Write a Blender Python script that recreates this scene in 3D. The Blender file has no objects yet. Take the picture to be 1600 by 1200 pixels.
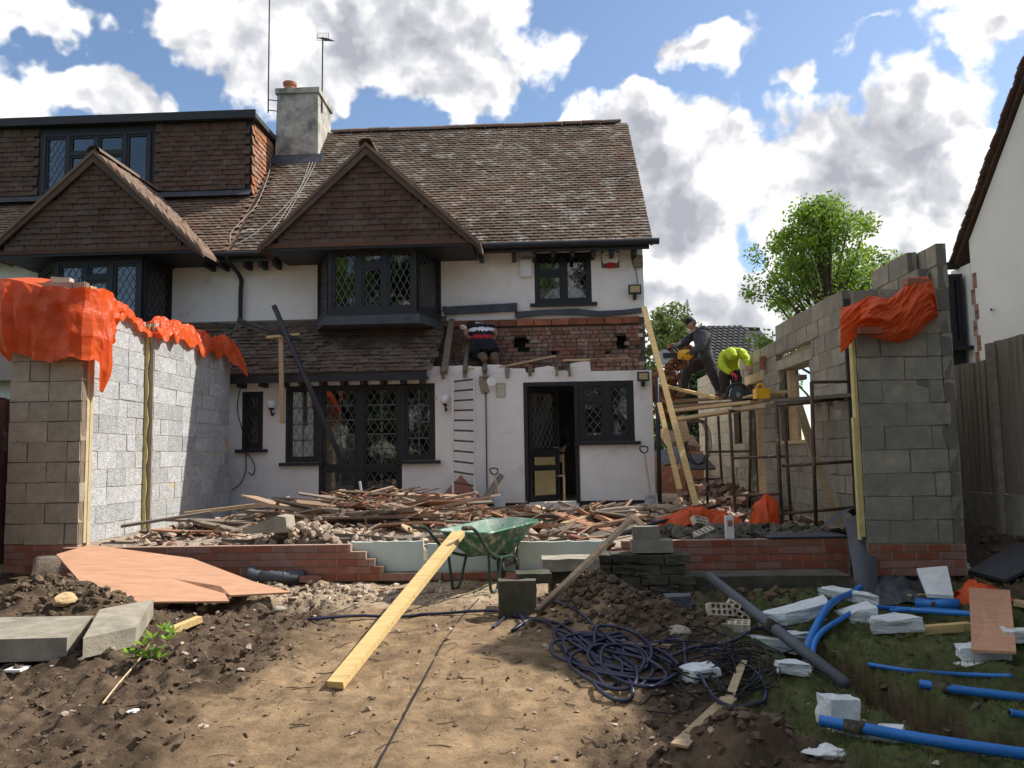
import bpy, bmesh, math, random
from mathutils import Vector, Matrix, Euler, noise
R = math.radians
rnd = random.Random(7)
scene = bpy.context.scene
C = scene.collection

# ------------------------------------------------------------------ camera
IW, IH, F = 1600.0, 1200.0, 1240.0
YAW, PITCH, ROLL = R(2.4), R(5.05), R(-1.0)
CAM = Vector((0, 0, 1.6))
cd = bpy.data.cameras.new('camera'); cam = bpy.data.objects.new('camera', cd); C.objects.link(cam)
cd.sensor_width = 36; cd.lens = F / IW * 36; cd.clip_start = .05; cd.clip_end = 4000
CM = Matrix.Rotation(YAW, 3, 'Z') @ Matrix.Rotation(math.pi / 2 + PITCH, 3, 'X') @ Matrix.Rotation(ROLL, 3, 'Z')
cam.matrix_world = Matrix.Translation(CAM) @ CM.to_4x4()
scene.camera = cam
def ray(px, py): return (CM @ Vector(((px - IW / 2) / F, (IH / 2 - py) / F, -1))).normalized()
def atY(px, py, Y):
    d = ray(px, py); return CAM + d * ((Y - CAM.y) / d.y)
def atX(px, py, X):
    d = ray(px, py); return CAM + d * ((X - CAM.x) / d.x)
def rectY(x0, y0, x1, y1, Y):
    xm, ym = (x0 + x1) / 2, (y0 + y1) / 2
    return atY(x0, ym, Y).x, atY(x1, ym, Y).x, atY(xm, y1, Y).z, atY(xm, y0, Y).z

# ------------------------------------------------------------------ light
SUN = Vector((.9, .38, 1.0)).normalized()
EL = math.asin(SUN.z); AZ = math.atan2(SUN.x, SUN.y)
world = bpy.data.worlds.new('World'); scene.world = world; world.use_nodes = True
sl = bpy.data.lights.new('sun', 'SUN'); sl.energy = 2.9; sl.angle = R(.5); sl.color = (1, .955, .88)
so = bpy.data.objects.new('sun', sl); C.objects.link(so); so.rotation_euler = SUN.to_track_quat('Z', 'Y').to_euler()
so.location = (20, 5, 30)
vs = scene.view_settings; vs.view_transform = 'Standard'; vs.look = 'None'; vs.exposure = 1.15; vs.gamma = 1
scene.render.engine = 'CYCLES'
def build_world():
    nt = world.node_tree; N = nt.nodes; L = nt.links; N.clear()
    out = N.new('ShaderNodeOutputWorld')
    sky = N.new('ShaderNodeTexSky'); sky.sky_type = 'NISHITA'; sky.sun_disc = False
    sky.sun_elevation = EL; sky.sun_rotation = AZ; sky.air_density = 1.0; sky.dust_density = .6; sky.ozone_density = 2.2
    b1 = N.new('ShaderNodeBackground'); b1.inputs[1].default_value = .075; L.new(sky.outputs[0], b1.inputs[0])
    tc = N.new('ShaderNodeTexCoord'); D = tc.outputs['Generated']
    def math_(op, a, b=None, c=None, clamp=False):
        n = N.new('ShaderNodeMath'); n.operation = op; n.use_clamp = clamp
        for i, v in enumerate((a, b, c)):
            if v is None: continue
            if isinstance(v, (int, float)): n.inputs[i].default_value = v
            else: L.new(v, n.inputs[i])
        return n.outputs[0]
    def vec(op, a, b):
        n = N.new('ShaderNodeVectorMath'); n.operation = op
        for i, v in enumerate((a, b)):
            if v is None: continue
            if isinstance(v, (tuple, Vector)): n.inputs[i].default_value = tuple(v)
            else: L.new(v, n.inputs[i])
        return n
    def nz(v, sc, det, rough, dist=0):
        n = N.new('ShaderNodeTexNoise'); n.inputs['Scale'].default_value = sc; n.inputs['Detail'].default_value = det
        n.inputs['Roughness'].default_value = rough; n.inputs['Distortion'].default_value = dist
        L.new(v, n.inputs['Vector']); return n.outputs[0]
    # warp so that blob outlines billow
    wn = N.new('ShaderNodeTexNoise'); wn.inputs['Scale'].default_value = 9; wn.inputs['Detail'].default_value = 4; wn.inputs['Roughness'].default_value = .55
    L.new(D, wn.inputs['Vector'])
    w = vec('SUBTRACT', wn.outputs['Color'], (.5, .5, .5)); w2 = vec('SCALE', w.outputs[0], None); w2.inputs['Scale'].default_value = .13
    DW = vec('ADD', D, w2.outputs[0]).outputs[0]
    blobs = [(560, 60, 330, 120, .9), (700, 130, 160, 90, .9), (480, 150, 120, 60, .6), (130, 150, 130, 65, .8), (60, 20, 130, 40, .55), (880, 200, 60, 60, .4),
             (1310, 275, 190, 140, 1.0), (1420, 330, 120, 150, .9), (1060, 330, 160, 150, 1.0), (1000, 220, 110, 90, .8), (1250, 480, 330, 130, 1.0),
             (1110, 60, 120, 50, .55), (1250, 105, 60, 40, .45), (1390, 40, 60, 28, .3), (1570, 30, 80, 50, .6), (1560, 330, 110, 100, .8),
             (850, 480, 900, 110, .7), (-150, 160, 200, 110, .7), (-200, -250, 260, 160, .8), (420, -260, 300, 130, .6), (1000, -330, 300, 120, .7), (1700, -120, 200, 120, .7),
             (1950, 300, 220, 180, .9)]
    fld = None
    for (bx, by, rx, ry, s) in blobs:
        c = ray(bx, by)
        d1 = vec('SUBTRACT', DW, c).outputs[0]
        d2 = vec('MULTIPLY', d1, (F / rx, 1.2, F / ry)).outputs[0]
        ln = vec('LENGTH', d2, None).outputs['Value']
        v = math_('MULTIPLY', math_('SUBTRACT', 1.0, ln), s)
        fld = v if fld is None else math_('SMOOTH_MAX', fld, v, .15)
    # unseen clouds added round the rest of the sky to lift the ambient fill
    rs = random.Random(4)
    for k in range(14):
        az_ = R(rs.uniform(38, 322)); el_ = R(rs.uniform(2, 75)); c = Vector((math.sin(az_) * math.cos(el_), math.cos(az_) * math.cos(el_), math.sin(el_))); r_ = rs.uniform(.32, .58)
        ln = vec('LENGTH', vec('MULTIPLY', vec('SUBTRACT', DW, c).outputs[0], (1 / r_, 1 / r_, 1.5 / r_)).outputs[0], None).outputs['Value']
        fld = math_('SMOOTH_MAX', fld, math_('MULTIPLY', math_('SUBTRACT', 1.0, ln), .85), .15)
    front = math_('MAXIMUM', fld, -.38)
    big = nz(D, 2.6, 4, .56)
    mid = nz(D, 7.5, 6, .6, 0)
    # noise breaks up the whole cover, the added fill clouds included
    f = math_('ADD', front, math_('MULTIPLY', math_('SUBTRACT', big, .48), .7))
    f = math_('ADD', f, math_('MULTIPLY', math_('SUBTRACT', mid, .5), .95))
    def puff(v):
        n = N.new('ShaderNodeTexVoronoi'); n.feature = 'F1'; n.inputs['Scale'].default_value = 15; n.inputs['Detail'].default_value = 1.5; n.inputs['Roughness'].default_value = .5
        L.new(v, n.inputs['Vector']); return math_('SUBTRACT', .42, n.outputs['Distance'])
    p1 = puff(DW)
    f = math_('ADD', f, math_('MULTIPLY', p1, .28))
    mr = N.new('ShaderNodeMapRange'); mr.interpolation_type = 'SMOOTHSTEP'; L.new(f, mr.inputs[0])
    mr.inputs[1].default_value = .05; mr.inputs[2].default_value = .20; mr.inputs[3].default_value = 0; mr.inputs[4].default_value = 1
    mask = mr.outputs[0]
    # cloud light: puffs brighter on the side of the sun, thick middles grey
    off = vec('ADD', D, tuple(Vector((.045, 0, .055)))).outputs[0]
    m2 = nz(off, 7.5, 5, .6, 0)
    lit = math_('MULTIPLY', math_('SUBTRACT', mid, m2), 2.0)
    off2 = vec('ADD', D, (.016, 0, .02)).outputs[0]
    fine1 = nz(D, 19, 4, .55, 0); fine2 = nz(off2, 19, 4, .55, 0)
    lit = math_('ADD', lit, math_('MULTIPLY', math_('SUBTRACT', fine1, fine2), .9))
    p2 = puff(vec('ADD', DW, (.02, 0, .03)).outputs[0])
    lit = math_('ADD', lit, math_('MULTIPLY', math_('SUBTRACT', p1, p2), 1.1))
    thick = N.new('ShaderNodeMapRange'); thick.interpolation_type = 'SMOOTHSTEP'; L.new(f, thick.inputs[0])
    thick.inputs[1].default_value = .14; thick.inputs[2].default_value = .78; thick.inputs[3].default_value = .95; thick.inputs[4].default_value = .32
    sh = math_('ADD', thick.outputs[0], lit, clamp=True)
    cr = N.new('ShaderNodeValToRGB'); L.new(sh, cr.inputs[0])
    e = cr.color_ramp.elements; e[0].position = .0; e[0].color = (.33, .345, .385, 1); e[1].position = 1; e[1].color = (.90, .89, .875, 1)
    m_ = e.new(.5); m_.color = (.52, .53, .56, 1)
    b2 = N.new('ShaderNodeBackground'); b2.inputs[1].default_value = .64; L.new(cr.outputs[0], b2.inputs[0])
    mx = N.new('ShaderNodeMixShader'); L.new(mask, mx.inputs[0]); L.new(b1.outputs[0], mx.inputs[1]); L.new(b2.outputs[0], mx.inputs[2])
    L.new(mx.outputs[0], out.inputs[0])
    world.cycles.sampling_method = 'MANUAL'; world.cycles.sample_map_resolution = 512
build_world()

# ------------------------------------------------------------------ materials
MATS = {}
def mat(name, base, var=.18, scale=5, rough=.85, bump=.25, bscale=60, orand=.0, second=None, s_at=.6, s_w=.12, s_scale=3, metal=0, spec=.3, hue=0, transl=0, bdist=.01, stretch=None, coat=0):
    m = bpy.data.materials.new(name); m.use_nodes = True; MATS[name] = m
    nt = m.node_tree; N = nt.nodes; L = nt.links; P = N['Principled BSDF']
    geo = N.new('ShaderNodeNewGeometry'); pos = geo.outputs['Position']
    if stretch:
        tcn = N.new('ShaderNodeTexCoord'); mp = N.new('ShaderNodeMapping'); mp.inputs['Scale'].default_value = stretch
        oi0 = N.new('ShaderNodeObjectInfo'); ad = N.new('ShaderNodeVectorMath'); ad.operation = 'ADD'
        L.new(tcn.outputs['Object'], ad.inputs[0]); L.new(oi0.outputs['Random'], ad.inputs[1]); L.new(ad.outputs[0], mp.inputs[0]); pos = mp.outputs[0]
    def nz(sc, det=6, ro=.6):
        n = N.new('ShaderNodeTexNoise'); n.inputs['Scale'].default_value = sc; n.inputs['Detail'].default_value = det; n.inputs['Roughness'].default_value = ro
        L.new(pos, n.inputs['Vector']); return n.outputs[0]
    n1 = nz(scale)
    rp = N.new('ShaderNodeValToRGB'); L.new(n1, rp.inputs[0]); e = rp.color_ramp.elements
    e[0].position = .28; e[1].position = .72
    e[0].color = tuple(max(0, c * (1 - var)) for c in base) + (1,); e[1].color = tuple(min(1, c * (1 + var)) for c in base) + (1,)
    col = rp.outputs[0]
    if second:
        n2 = nz(s_scale, 9, .68); mr = N.new('ShaderNodeMapRange'); L.new(n2, mr.inputs[0]); mr.inputs[1].default_value = s_at - s_w / 2; mr.inputs[2].default_value = s_at + s_w / 2
        mx = N.new('ShaderNodeMix'); mx.data_type = 'RGBA'; L.new(mr.outputs[0], mx.inputs['Factor']); L.new(col, mx.inputs['A']); mx.inputs['B'].default_value = tuple(second) + (1,)
        col = mx.outputs['Result']
    if orand or hue:
        oi = N.new('ShaderNodeObjectInfo'); ad = N.new('ShaderNodeMath'); ad.operation = 'ADD'; L.new(oi.outputs['Random'], ad.inputs[0]); L.new(geo.outputs['Random Per Island'], ad.inputs[1])
        fr = N.new('ShaderNodeMath'); fr.operation = 'FRACT'; L.new(ad.outputs[0], fr.inputs[0])
        hv = N.new('ShaderNodeHueSaturation'); L.new(col, hv.inputs['Color'])
        mr = N.new('ShaderNodeMapRange'); L.new(fr.outputs[0], mr.inputs[0]); mr.inputs[3].default_value = 1 - orand; mr.inputs[4].default_value = 1 + orand; L.new(mr.outputs[0], hv.inputs['Value'])
        if hue:
            f2 = N.new('ShaderNodeMath'); f2.operation = 'MULTIPLY'; L.new(fr.outputs[0], f2.inputs[0]); f2.inputs[1].default_value = 7.31
            f3 = N.new('ShaderNodeMath'); f3.operation = 'FRACT'; L.new(f2.outputs[0], f3.inputs[0])
            mr2 = N.new('ShaderNodeMapRange'); L.new(f3.outputs[0], mr2.inputs[0]); mr2.inputs[3].default_value = .5 - hue; mr2.inputs[4].default_value = .5 + hue; L.new(mr2.outputs[0], hv.inputs['Hue'])
            mr3 = N.new('ShaderNodeMapRange'); L.new(f3.outputs[0], mr3.inputs[0]); mr3.inputs[3].default_value = 1.15; mr3.inputs[4].default_value = .75; L.new(mr3.outputs[0], hv.inputs['Saturation'])
        col = hv.outputs[0]
    L.new(col, P.inputs['Base Color'])
    P.inputs['Roughness'].default_value = rough; P.inputs['Metallic'].default_value = metal; P.inputs['Specular IOR Level'].default_value = spec
    if coat: P.inputs['Coat Weight'].default_value = coat
    if bump:
        nb = nz(bscale, 5, .65); b = N.new('ShaderNodeBump'); b.inputs['Strength'].default_value = bump; b.inputs['Distance'].default_value = bdist
        L.new(nb, b.inputs['Height']); L.new(b.outputs[0], P.inputs['Normal'])
    if transl:
        o = N['Material Output']; t = N.new('ShaderNodeBsdfTranslucent'); L.new(col, t.inputs[0]); ms = N.new('ShaderNodeMixShader'); ms.inputs[0].default_value = transl
        L.new(P.outputs[0], ms.inputs[1]); L.new(t.outputs[0], ms.inputs[2]); L.new(ms.outputs[0], o.inputs[0])
    return m
M = MATS
mat('render_white', (.80, .765, .73), .06, 3, .9, .5, 90, second=(.56, .51, .45), s_at=.66, s_w=.16, s_scale=1.6)
mat('tile_brown', (.175, .115, .08), .25, 4, .9, .35, 80, orand=.16, hue=.008, second=(.42, .38, .32), s_at=.66, s_w=.06, s_scale=5)
mat('tile_lichen', (.145, .098, .066), .35, .8, .9, .35, 80, orand=.17, hue=.008, second=(.42, .38, .32), s_at=.61, s_w=.2, s_scale=4.0)
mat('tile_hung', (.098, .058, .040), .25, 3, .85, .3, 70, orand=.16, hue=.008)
mat('tile_hung_lit', (.30, .14, .075), .25, 3, .85, .3, 70, orand=.2, hue=.008)  # hung tiles of the dormer cheek, sunlight put into the brighter orange
mat('tile_grey', (.118, .084, .062), .3, 3, .85, .3, 70, orand=.25, hue=.012, second=(.2, .18, .15), s_at=.68, s_w=.08, s_scale=4)
mat('timber_black', (.018, .019, .022), .3, 8, .55, .2, 60, spec=.4)
mat('lead', (.055, .06, .07), .35, 5, .6, .25, 30, spec=.4)
mat('chimney_render', (.46, .43, .37), .25, 4, .95, .6, 30, second=(.17, .165, .15), s_at=.56, s_w=.2, s_scale=2.2)
mat('terracotta', (.40, .16, .09), .2, 6, .8, .2, 50, orand=.15)
mat('brick_old', (.23, .125, .088), .25, 9, .95, .5, 80, orand=.28, hue=.012, second=(.45, .36, .29), s_at=.62, s_w=.15, s_scale=6)
mat('brick_pale', (.52, .44, .34), .2, 9, .95, .5, 80, orand=.2)
mat('brick_red', (.30, .12, .078), .2, 9, .9, .35, 90, orand=.10, hue=.004)
mat('mortar_pier', (.20, .155, .11), .2, 9, .95, .4, 70)
mat('mortar_red', (.36, .24, .185), .2, 12, .95, .4, 90)
mat('mortar', (.36, .33, .29), .2, 12, .95, .4, 90)
mat('mortar_dark', (.10, .085, .075), .3, 12, .95, .4, 90)
mat('block_tan', (.44, .37, .275), .14, 5, .95, .9, 70, orand=.1, second=(.36, .30, .22), s_at=.56, s_w=.2, s_scale=7, bdist=.02)
mat('block_grey', (.31, .285, .23), .16, 7, .95, .9, 70, orand=.15, second=(.42, .37, .28), s_at=.60, s_w=.16, s_scale=5, bdist=.02)
mat('block_light', (.44, .44, .43), .25, 14, .9, .9, 34, orand=.16, second=(.36, .37, .40), s_at=.60, s_w=.2, s_scale=6, bdist=.025)
mat('mortar_tan', (.50, .40, .24), .15, 9, .95, .4, 70)
mat('mortar_grey', (.17, .155, .13), .15, 9, .95, .4, 70)
mat('insulation_yellow', (.55, .47, .20), .2, 8, .8, .3, 40)
mat('wood_new', (.62, .44, .19), .25, 3, .7, .2, 50, orand=.15, stretch=(1, 18, 18), second=(.42, .28, .12), s_at=.64, s_w=.14, s_scale=1.2)
mat('wood_old', (.32, .19, .115), .4, 3, .85, .3, 50, orand=.5, hue=.015, stretch=(1.2, 16, 16))
mat('wood_grey', (.20, .165, .13), .3, 3, .9, .3, 50, orand=.3, stretch=(1.2, 16, 16))
mat('wood_board', (.50, .37, .22), .25, 3, .8, .2, 50, orand=.2, stretch=(1.2, 16, 16))
mat('plywood', (.55, .30, .18), .16, 4, .75, .15, 40, orand=.05, stretch=(1, 5, 5), second=(.38, .2, .12), s_at=.72, s_w=.1, s_scale=3)
mat('steel_rust', (.10, .062, .045), .4, 10, .7, .3, 60, metal=.3, second=(.22, .2, .18), s_at=.62, s_w=.1, s_scale=6)
mat('steel_galv', (.38, .38, .37), .2, 8, .45, .1, 40, metal=.7)
mat('steel_dark', (.035, .036, .04), .3, 8, .55, .15, 40)
mat('aluminium', (.42, .40, .38), .1, 8, .4, .05, 30, metal=.8)
mat('plastic_orange', (.80, .115, .02), .15, 3, .4, .35, 26, spec=.4, transl=.35, bdist=.02)
mat('plastic_blue', (.02, .17, .52), .15, 5, .4, .1, 30, spec=.45, orand=.06, second=(.12, .15, .2), s_at=.66, s_w=.12, s_scale=11)
mat('cable_blue', (.014, .019, .05), .2, 5, .4, 0, spec=.5)
mat('cable_black', (.012, .012, .014), .2, 5, .5, 0)
mat('plastic_grey', (.10, .11, .125), .15, 6, .5, .1, 40)
mat('plastic_white', (.72, .72, .70), .06, 6, .4, .05, 40)
mat('foam', (.66, .70, .70), .12, 7, .85, .5, 40, second=(.35, .36, .33), s_at=.63, s_w=.12, s_scale=5)
mat('board_mint', (.60, .68, .60), .05, 3, .7, .1, 40)
mat('concrete', (.33, .295, .23), .25, 7, .95, .8, 50, orand=.12, second=(.22, .2, .16), s_at=.6, s_w=.15, s_scale=4)
mat('rock_dust', (.38, .30, .22), .3, 12, .95, .7, 40)
mat('rubble_dust', (.42, .33, .25), .25, 12, .95, .6, 40, orand=.25)
mat('stone_dark', (.10, .088, .068), .35, 6, .95, .6, 40, orand=.25, second=(.055, .06, .032), s_at=.55, s_w=.2, s_scale=4)
mat('rock_tan', (.42, .30, .16), .3, 8, .95, .6, 40, orand=.2)
mat('felt', (.065, .07, .082), .25, 3, .6, .3, 25, spec=.35)
mat('barrow_green', (.03, .16, .095), .2, 6, .4, .15, 30, spec=.5, second=(.42, .44, .38), s_at=.56, s_w=.07, s_scale=9)
mat('barrow_inside', (.17, .29, .22), .2, 5, .7, .2, 40, second=(.42, .42, .37), s_at=.55, s_w=.2, s_scale=6)
mat('barrow_tube', (.02, .055, .042), .2, 6, .4, .1, 30, spec=.5)
mat('rubber', (.03, .028, .026), .3, 10, .9, .3, 50, second=(.2, .16, .11), s_at=.55, s_w=.2, s_scale=9)
mat('bark', (.11, .085, .06), .3, 8, .95, .6, 30)
mat('fence_wood', (.29, .245, .195), .25, 3, .9, .35, 40, orand=.25, stretch=(14, 14, 1))
mat('white_house', (.66, .655, .62), .05, 2, .9, .4, 70)
mat('roof_dark', (.05, .048, .05), .25, 5, .8, .2, 40, orand=.25)
mat('yellow_plastic', (.78, .42, .02), .1, 5, .4, .05, 30)
mat('hivis', (.50, .64, .035), .08, 8, .75, .3, 25, bdist=.02)
mat('cloth_grey', (.065, .068, .076), .2, 10, .9, .3, 40)
mat('cloth_trouser', (.045, .038, .036), .25, 10, .9, .35, 30)
mat('cloth_navy', (.014, .016, .026), .2, 10, .9, .3, 40)
mat('cloth_white', (.75, .75, .75), .08, 10, .9, .2, 40)
mat('cloth_red', (.42, .025, .03), .1, 10, .9, .2, 40)
mat('skin', (.42, .23, .16), .12, 10, .55, .1, 60)
mat('hair', (.02, .015, .012), .2, 20, .7, .3, 80)
mat('boot', (.13, .095, .06), .2, 20, .8, .3, 50)
mat('glove_red', (.5, .03, .03), .1, 20, .8, .2, 50)
mat('cream_panel', (.42, .33, .16), .12, 4, .6, .1, 40)
mat('curtain', (.55, .55, .53), .15, 6, .9, .3, 20)
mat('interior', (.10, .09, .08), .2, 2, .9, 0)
mat('brass', (.7, .5, .15), .1, 5, .3, 0, metal=1)
def leafmat(name, a, b, transl=.35):
    m = mat(name, a, .25, 1.5, .6, 0, orand=.3, hue=.02, second=b, s_at=.5, s_w=.4, s_scale=.9, transl=transl); return m
leafmat('leaf_lime', (.27, .40, .05), (.16, .27, .035), .5); leafmat('leaf_dark', (.035, .065, .02), (.06, .10, .03)); leafmat('leaf_red', (.38, .12, .06), (.22, .12, .05)); leafmat('leaf_pale', (.24, .30, .10), (.16, .22, .06)); leafmat('grass_blade', (.12, .18, .04), (.17, .17, .06)); leafmat('leaf_shoot', (.22, .36, .03), (.14, .28, .03))
def glassmat():
    m = bpy.data.materials.new('glass'); m.use_nodes = True; MATS['glass'] = m; nt = m.node_tree; N = nt.nodes; L = nt.links
    N.remove(N['Principled BSDF']); o = N['Material Output']
    t = N.new('ShaderNodeBsdfTransparent'); t.inputs[0].default_value = (.72, .76, .75, 1); g = N.new('ShaderNodeBsdfGlossy'); g.inputs['Roughness'].default_value = .03
    geo = N.new('ShaderNodeNewGeometry'); nz = N.new('ShaderNodeTexNoise'); nz.inputs['Scale'].default_value = 5; L.new(geo.outputs['Position'], nz.inputs['Vector'])
    b = N.new('ShaderNodeBump'); b.inputs['Strength'].default_value = .05; b.inputs['Distance'].default_value = .02; L.new(nz.outputs[0], b.inputs['Height']); L.new(b.outputs[0], g.inputs['Normal'])
    fr = N.new('ShaderNodeFresnel'); fr.inputs['IOR'].default_value = 1.55; ad = N.new('ShaderNodeMath'); ad.operation = 'MULTIPLY_ADD'; L.new(fr.outputs[0], ad.inputs[0]); ad.inputs[1].default_value = 1.3; ad.inputs[2].default_value = .03; ad.use_clamp = True
    mx = N.new('ShaderNodeMixShader'); L.new(ad.outputs[0], mx.inputs[0]); L.new(t.outputs[0], mx.inputs[1]); L.new(g.outputs[0], mx.inputs[2]); L.new(mx.outputs[0], o.inputs[0])
glassmat()

# ------------------------------------------------------------------ mesh helpers
_t = (1 + 5 ** .5) / 2; _l = math.hypot(1, _t)
ICO_V = [(a / _l, b / _l, c / _l) for a, b, c in ((-1, _t, 0), (1, _t, 0), (-1, -_t, 0), (1, -_t, 0), (0, -1, _t), (0, 1, _t), (0, -1, -_t), (0, 1, -_t), (_t, 0, -1), (_t, 0, 1), (-_t, 0, -1), (-_t, 0, 1))]
ICO_F = [(0, 11, 5), (0, 5, 1), (0, 1, 7), (0, 7, 10), (0, 10, 11), (1, 5, 9), (5, 11, 4), (11, 10, 2), (10, 7, 6), (7, 1, 8), (3, 9, 4), (3, 4, 2), (3, 2, 6), (3, 6, 8), (3, 8, 9), (4, 9, 5), (2, 4, 11), (6, 2, 10), (8, 6, 7), (9, 8, 1)]
class MB:
    def __init__(s): s.v = []; s.f = []; s.m = []
    def add(s, vs, fs, mi=0):
        b = len(s.v); s.v += [tuple(v) for v in vs]; s.f += [tuple(i + b for i in f) for f in fs]; s.m += [mi] * len(fs); return s
    def box(s, x0, x1, y0, y1, z0, z1, mi=0, mtx=None):
        vs = [Vector(p) for p in ((x0, y0, z0), (x1, y0, z0), (x1, y1, z0), (x0, y1, z0), (x0, y0, z1), (x1, y0, z1), (x1, y1, z1), (x0, y1, z1))]
        if mtx: vs = [mtx @ v for v in vs]
        return s.add(vs, [(0, 3, 2, 1), (4, 5, 6, 7), (0, 1, 5, 4), (1, 2, 6, 5), (2, 3, 7, 6), (3, 0, 4, 7)], mi)
    def rock(s, c, sx, sy, sz, rg, jit=.25, mi=0):
        # an uneven chunk: a knocked-about icosahedron
        mt = Matrix.Translation(c) @ Euler((rg.uniform(-.6, .6), rg.uniform(-.6, .6), rg.uniform(0, 6.3))).to_matrix().to_4x4()
        vs = []
        for p in ICO_V:
            k = (1 + rg.uniform(-jit, jit) * 1.3) * 1.12; vs.append(mt @ Vector((p[0] * sx * k, p[1] * sy * k, p[2] * sz * k)))
        return s.add(vs, ICO_F, mi)
    def tube(s, pts, r, n=8, mi=0, cap=True):
        pts = [Vector(p) for p in pts]; k = len(pts); rs = r if isinstance(r, (list, tuple)) else [r] * k
        vs = []; up = Vector((0, 0, 1)); prev = None
        for i, p in enumerate(pts):
            t = (pts[min(i + 1, k - 1)] - pts[max(i - 1, 0)])
            t = t.normalized() if t.length > 1e-9 else Vector((0, 0, 1))
            if prev is None:
                a = t.orthogonal().normalized()
            else:
                a = prev - t * prev.dot(t); a = a.normalized() if a.length > 1e-6 else t.orthogonal().normalized()
            prev = a; b = t.cross(a)
            for j in range(n):
                an = 2 * math.pi * j / n; vs.append(p + (a * math.cos(an) + b * math.sin(an)) * rs[i])
        fs = []
        for i in range(k - 1):
            for j in range(n): fs.append((i * n + j, i * n + (j + 1) % n, (i + 1) * n + (j + 1) % n, (i + 1) * n + j))
        if cap: fs.append(tuple(reversed(range(n)))); fs.append(tuple(range((k - 1) * n, k * n)))
        return s.add(vs, fs, mi)
    def prism(s, poly, thick, mi=0):
        # polygon of 3-D points, extruded by the vector thick
        t = Vector(thick); n = len(poly); a = [Vector(p) for p in poly]; b = [p + t for p in a]
        fs = [tuple(range(n)), tuple(reversed(range(n, 2 * n)))] + [((i + 1) % n, i, n + i, n + (i + 1) % n) for i in range(n)]
        return s.add(a + b, fs, mi)
    def lathe(s, prof, n=16, c=(0, 0, 0), mtx=None, mi=0):
        vs = []
        for (r, z) in prof:
            for j in range(n):
                an = 2 * math.pi * j / n; v = Vector((r * math.cos(an), r * math.sin(an), z)); v = (mtx @ v if mtx else v) + Vector(c); vs.append(v)
        k = len(prof); fs = []
        for i in range(k - 1):
            for j in range(n): fs.append((i * n + j, i * n + (j + 1) % n, (i + 1) * n + (j + 1) % n, (i + 1) * n + j))
        fs.append(tuple(reversed(range(n)))); fs.append(tuple(range((k - 1) * n, k * n)))
        return s.add(vs, fs, mi)
    def plank(s, a, b, w, t, up=(0, 0, 1), mi=0, sag=0):
        a = Vector(a); b = Vector(b); d = (b - a).normalized(); u = Vector(up); sd = d.cross(u); sd = sd.normalized() if sd.length > 1e-5 else Vector((1, 0, 0)); n = sd.cross(d)
        vs = []
        for p in (a, b):
            for (i, j) in ((-1, -1), (1, -1), (1, 1), (-1, 1)): vs.append(p + sd * w / 2 * i + n * t / 2 * j)
        return s.add(vs, [(0, 1, 2, 3), (7, 6, 5, 4), (0, 4, 5, 1), (1, 5, 6, 2), (2, 6, 7, 3), (3, 7, 4, 0)], mi)
    def mesh(s, name, org=(0, 0, 0), smooth=False):
        me = bpy.data.meshes.new(name); o = Vector(org)
        me.from_pydata([tuple(Vector(v) - o) for v in s.v], [], s.f)
        me.polygons.foreach_set('material_index', s.m)
        bm = bmesh.new(); bm.from_mesh(me); bmesh.ops.recalc_face_normals(bm, faces=bm.faces); bm.to_mesh(me); bm.free()
        if smooth: me.polygons.foreach_set('use_smooth', [True] * len(me.polygons)); 
        return me
def worg(o):
    v = Vector(o.location)
    while o.parent: o = o.parent; v += Vector(o.location)
    return v
def link(name, me, mats, parent=None, loc=(0, 0, 0)):
    o = bpy.data.objects.new(name, me); C.objects.link(o); o.location = loc
    if parent: o.parent = parent
    if mats and not me.materials:
        for m in (mats if isinstance(mats, (list, tuple)) else [mats]): me.materials.append(M[m])
    return o
def part(root, name, mb, mats, smooth=False, kind=None, label=None):
    # world-space builder -> child of root; the parents are only ever translated
    me = mb.mesh(name, worg(root), smooth); o = link(name, me, mats, root)
    if kind: o['kind'] = kind
    if label: o['label'] = label
    return o
def tag(o, label, cat, group=None):
    o['label'] = label; o['category'] = cat
    if group: o['group'] = group
    return o
def thing(name, label, cat, loc=(0, 0, 0), group=None):
    o = bpy.data.objects.new(name, None); C.objects.link(o); o.location = loc; o.empty_display_size = .1
    return tag(o, label, cat, group)
def solid(name, mb, mats, label, cat, group=None, smooth=False):
    vs = mb.v; zmin = min(v[2] for v in vs); n = len(vs); org = (sum(v[0] for v in vs) / n, sum(v[1] for v in vs) / n, zmin)
    o = link(name, mb.mesh(name, org, smooth), mats, None, org); return tag(o, label, cat, group)
def piece(parent, name, me, mats, loc, rot=None, scale=None):
    # shared-mesh part at a world place
    o = link(name, me, mats, parent, Vector(loc) - worg(parent))
    if rot is not None: o.rotation_euler = rot
    if scale is not None: o.scale = scale
    return o
def bez(pts, seg=8):
    # Catmull-Rom through the points
    P = [Vector(p) for p in pts]; out = []
    for i in range(len(P) - 1):
        p0 = P[max(i - 1, 0)]; p1 = P[i]; p2 = P[i + 1]; p3 = P[min(i + 2, len(P) - 1)]
        for k in range(seg):
            t = k / seg; out.append(.5 * ((2 * p1) + (p2 - p0) * t + (2 * p0 - 5 * p1 + 4 * p2 - p3) * t * t + (3 * p1 - p0 - 3 * p2 + p3) * t ** 3))
    out.append(P[-1]); return out
def sstep(a, b, x):
    t = min(1, max(0, (x - a) / (b - a))); return t * t * (3 - 2 * t)

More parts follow.
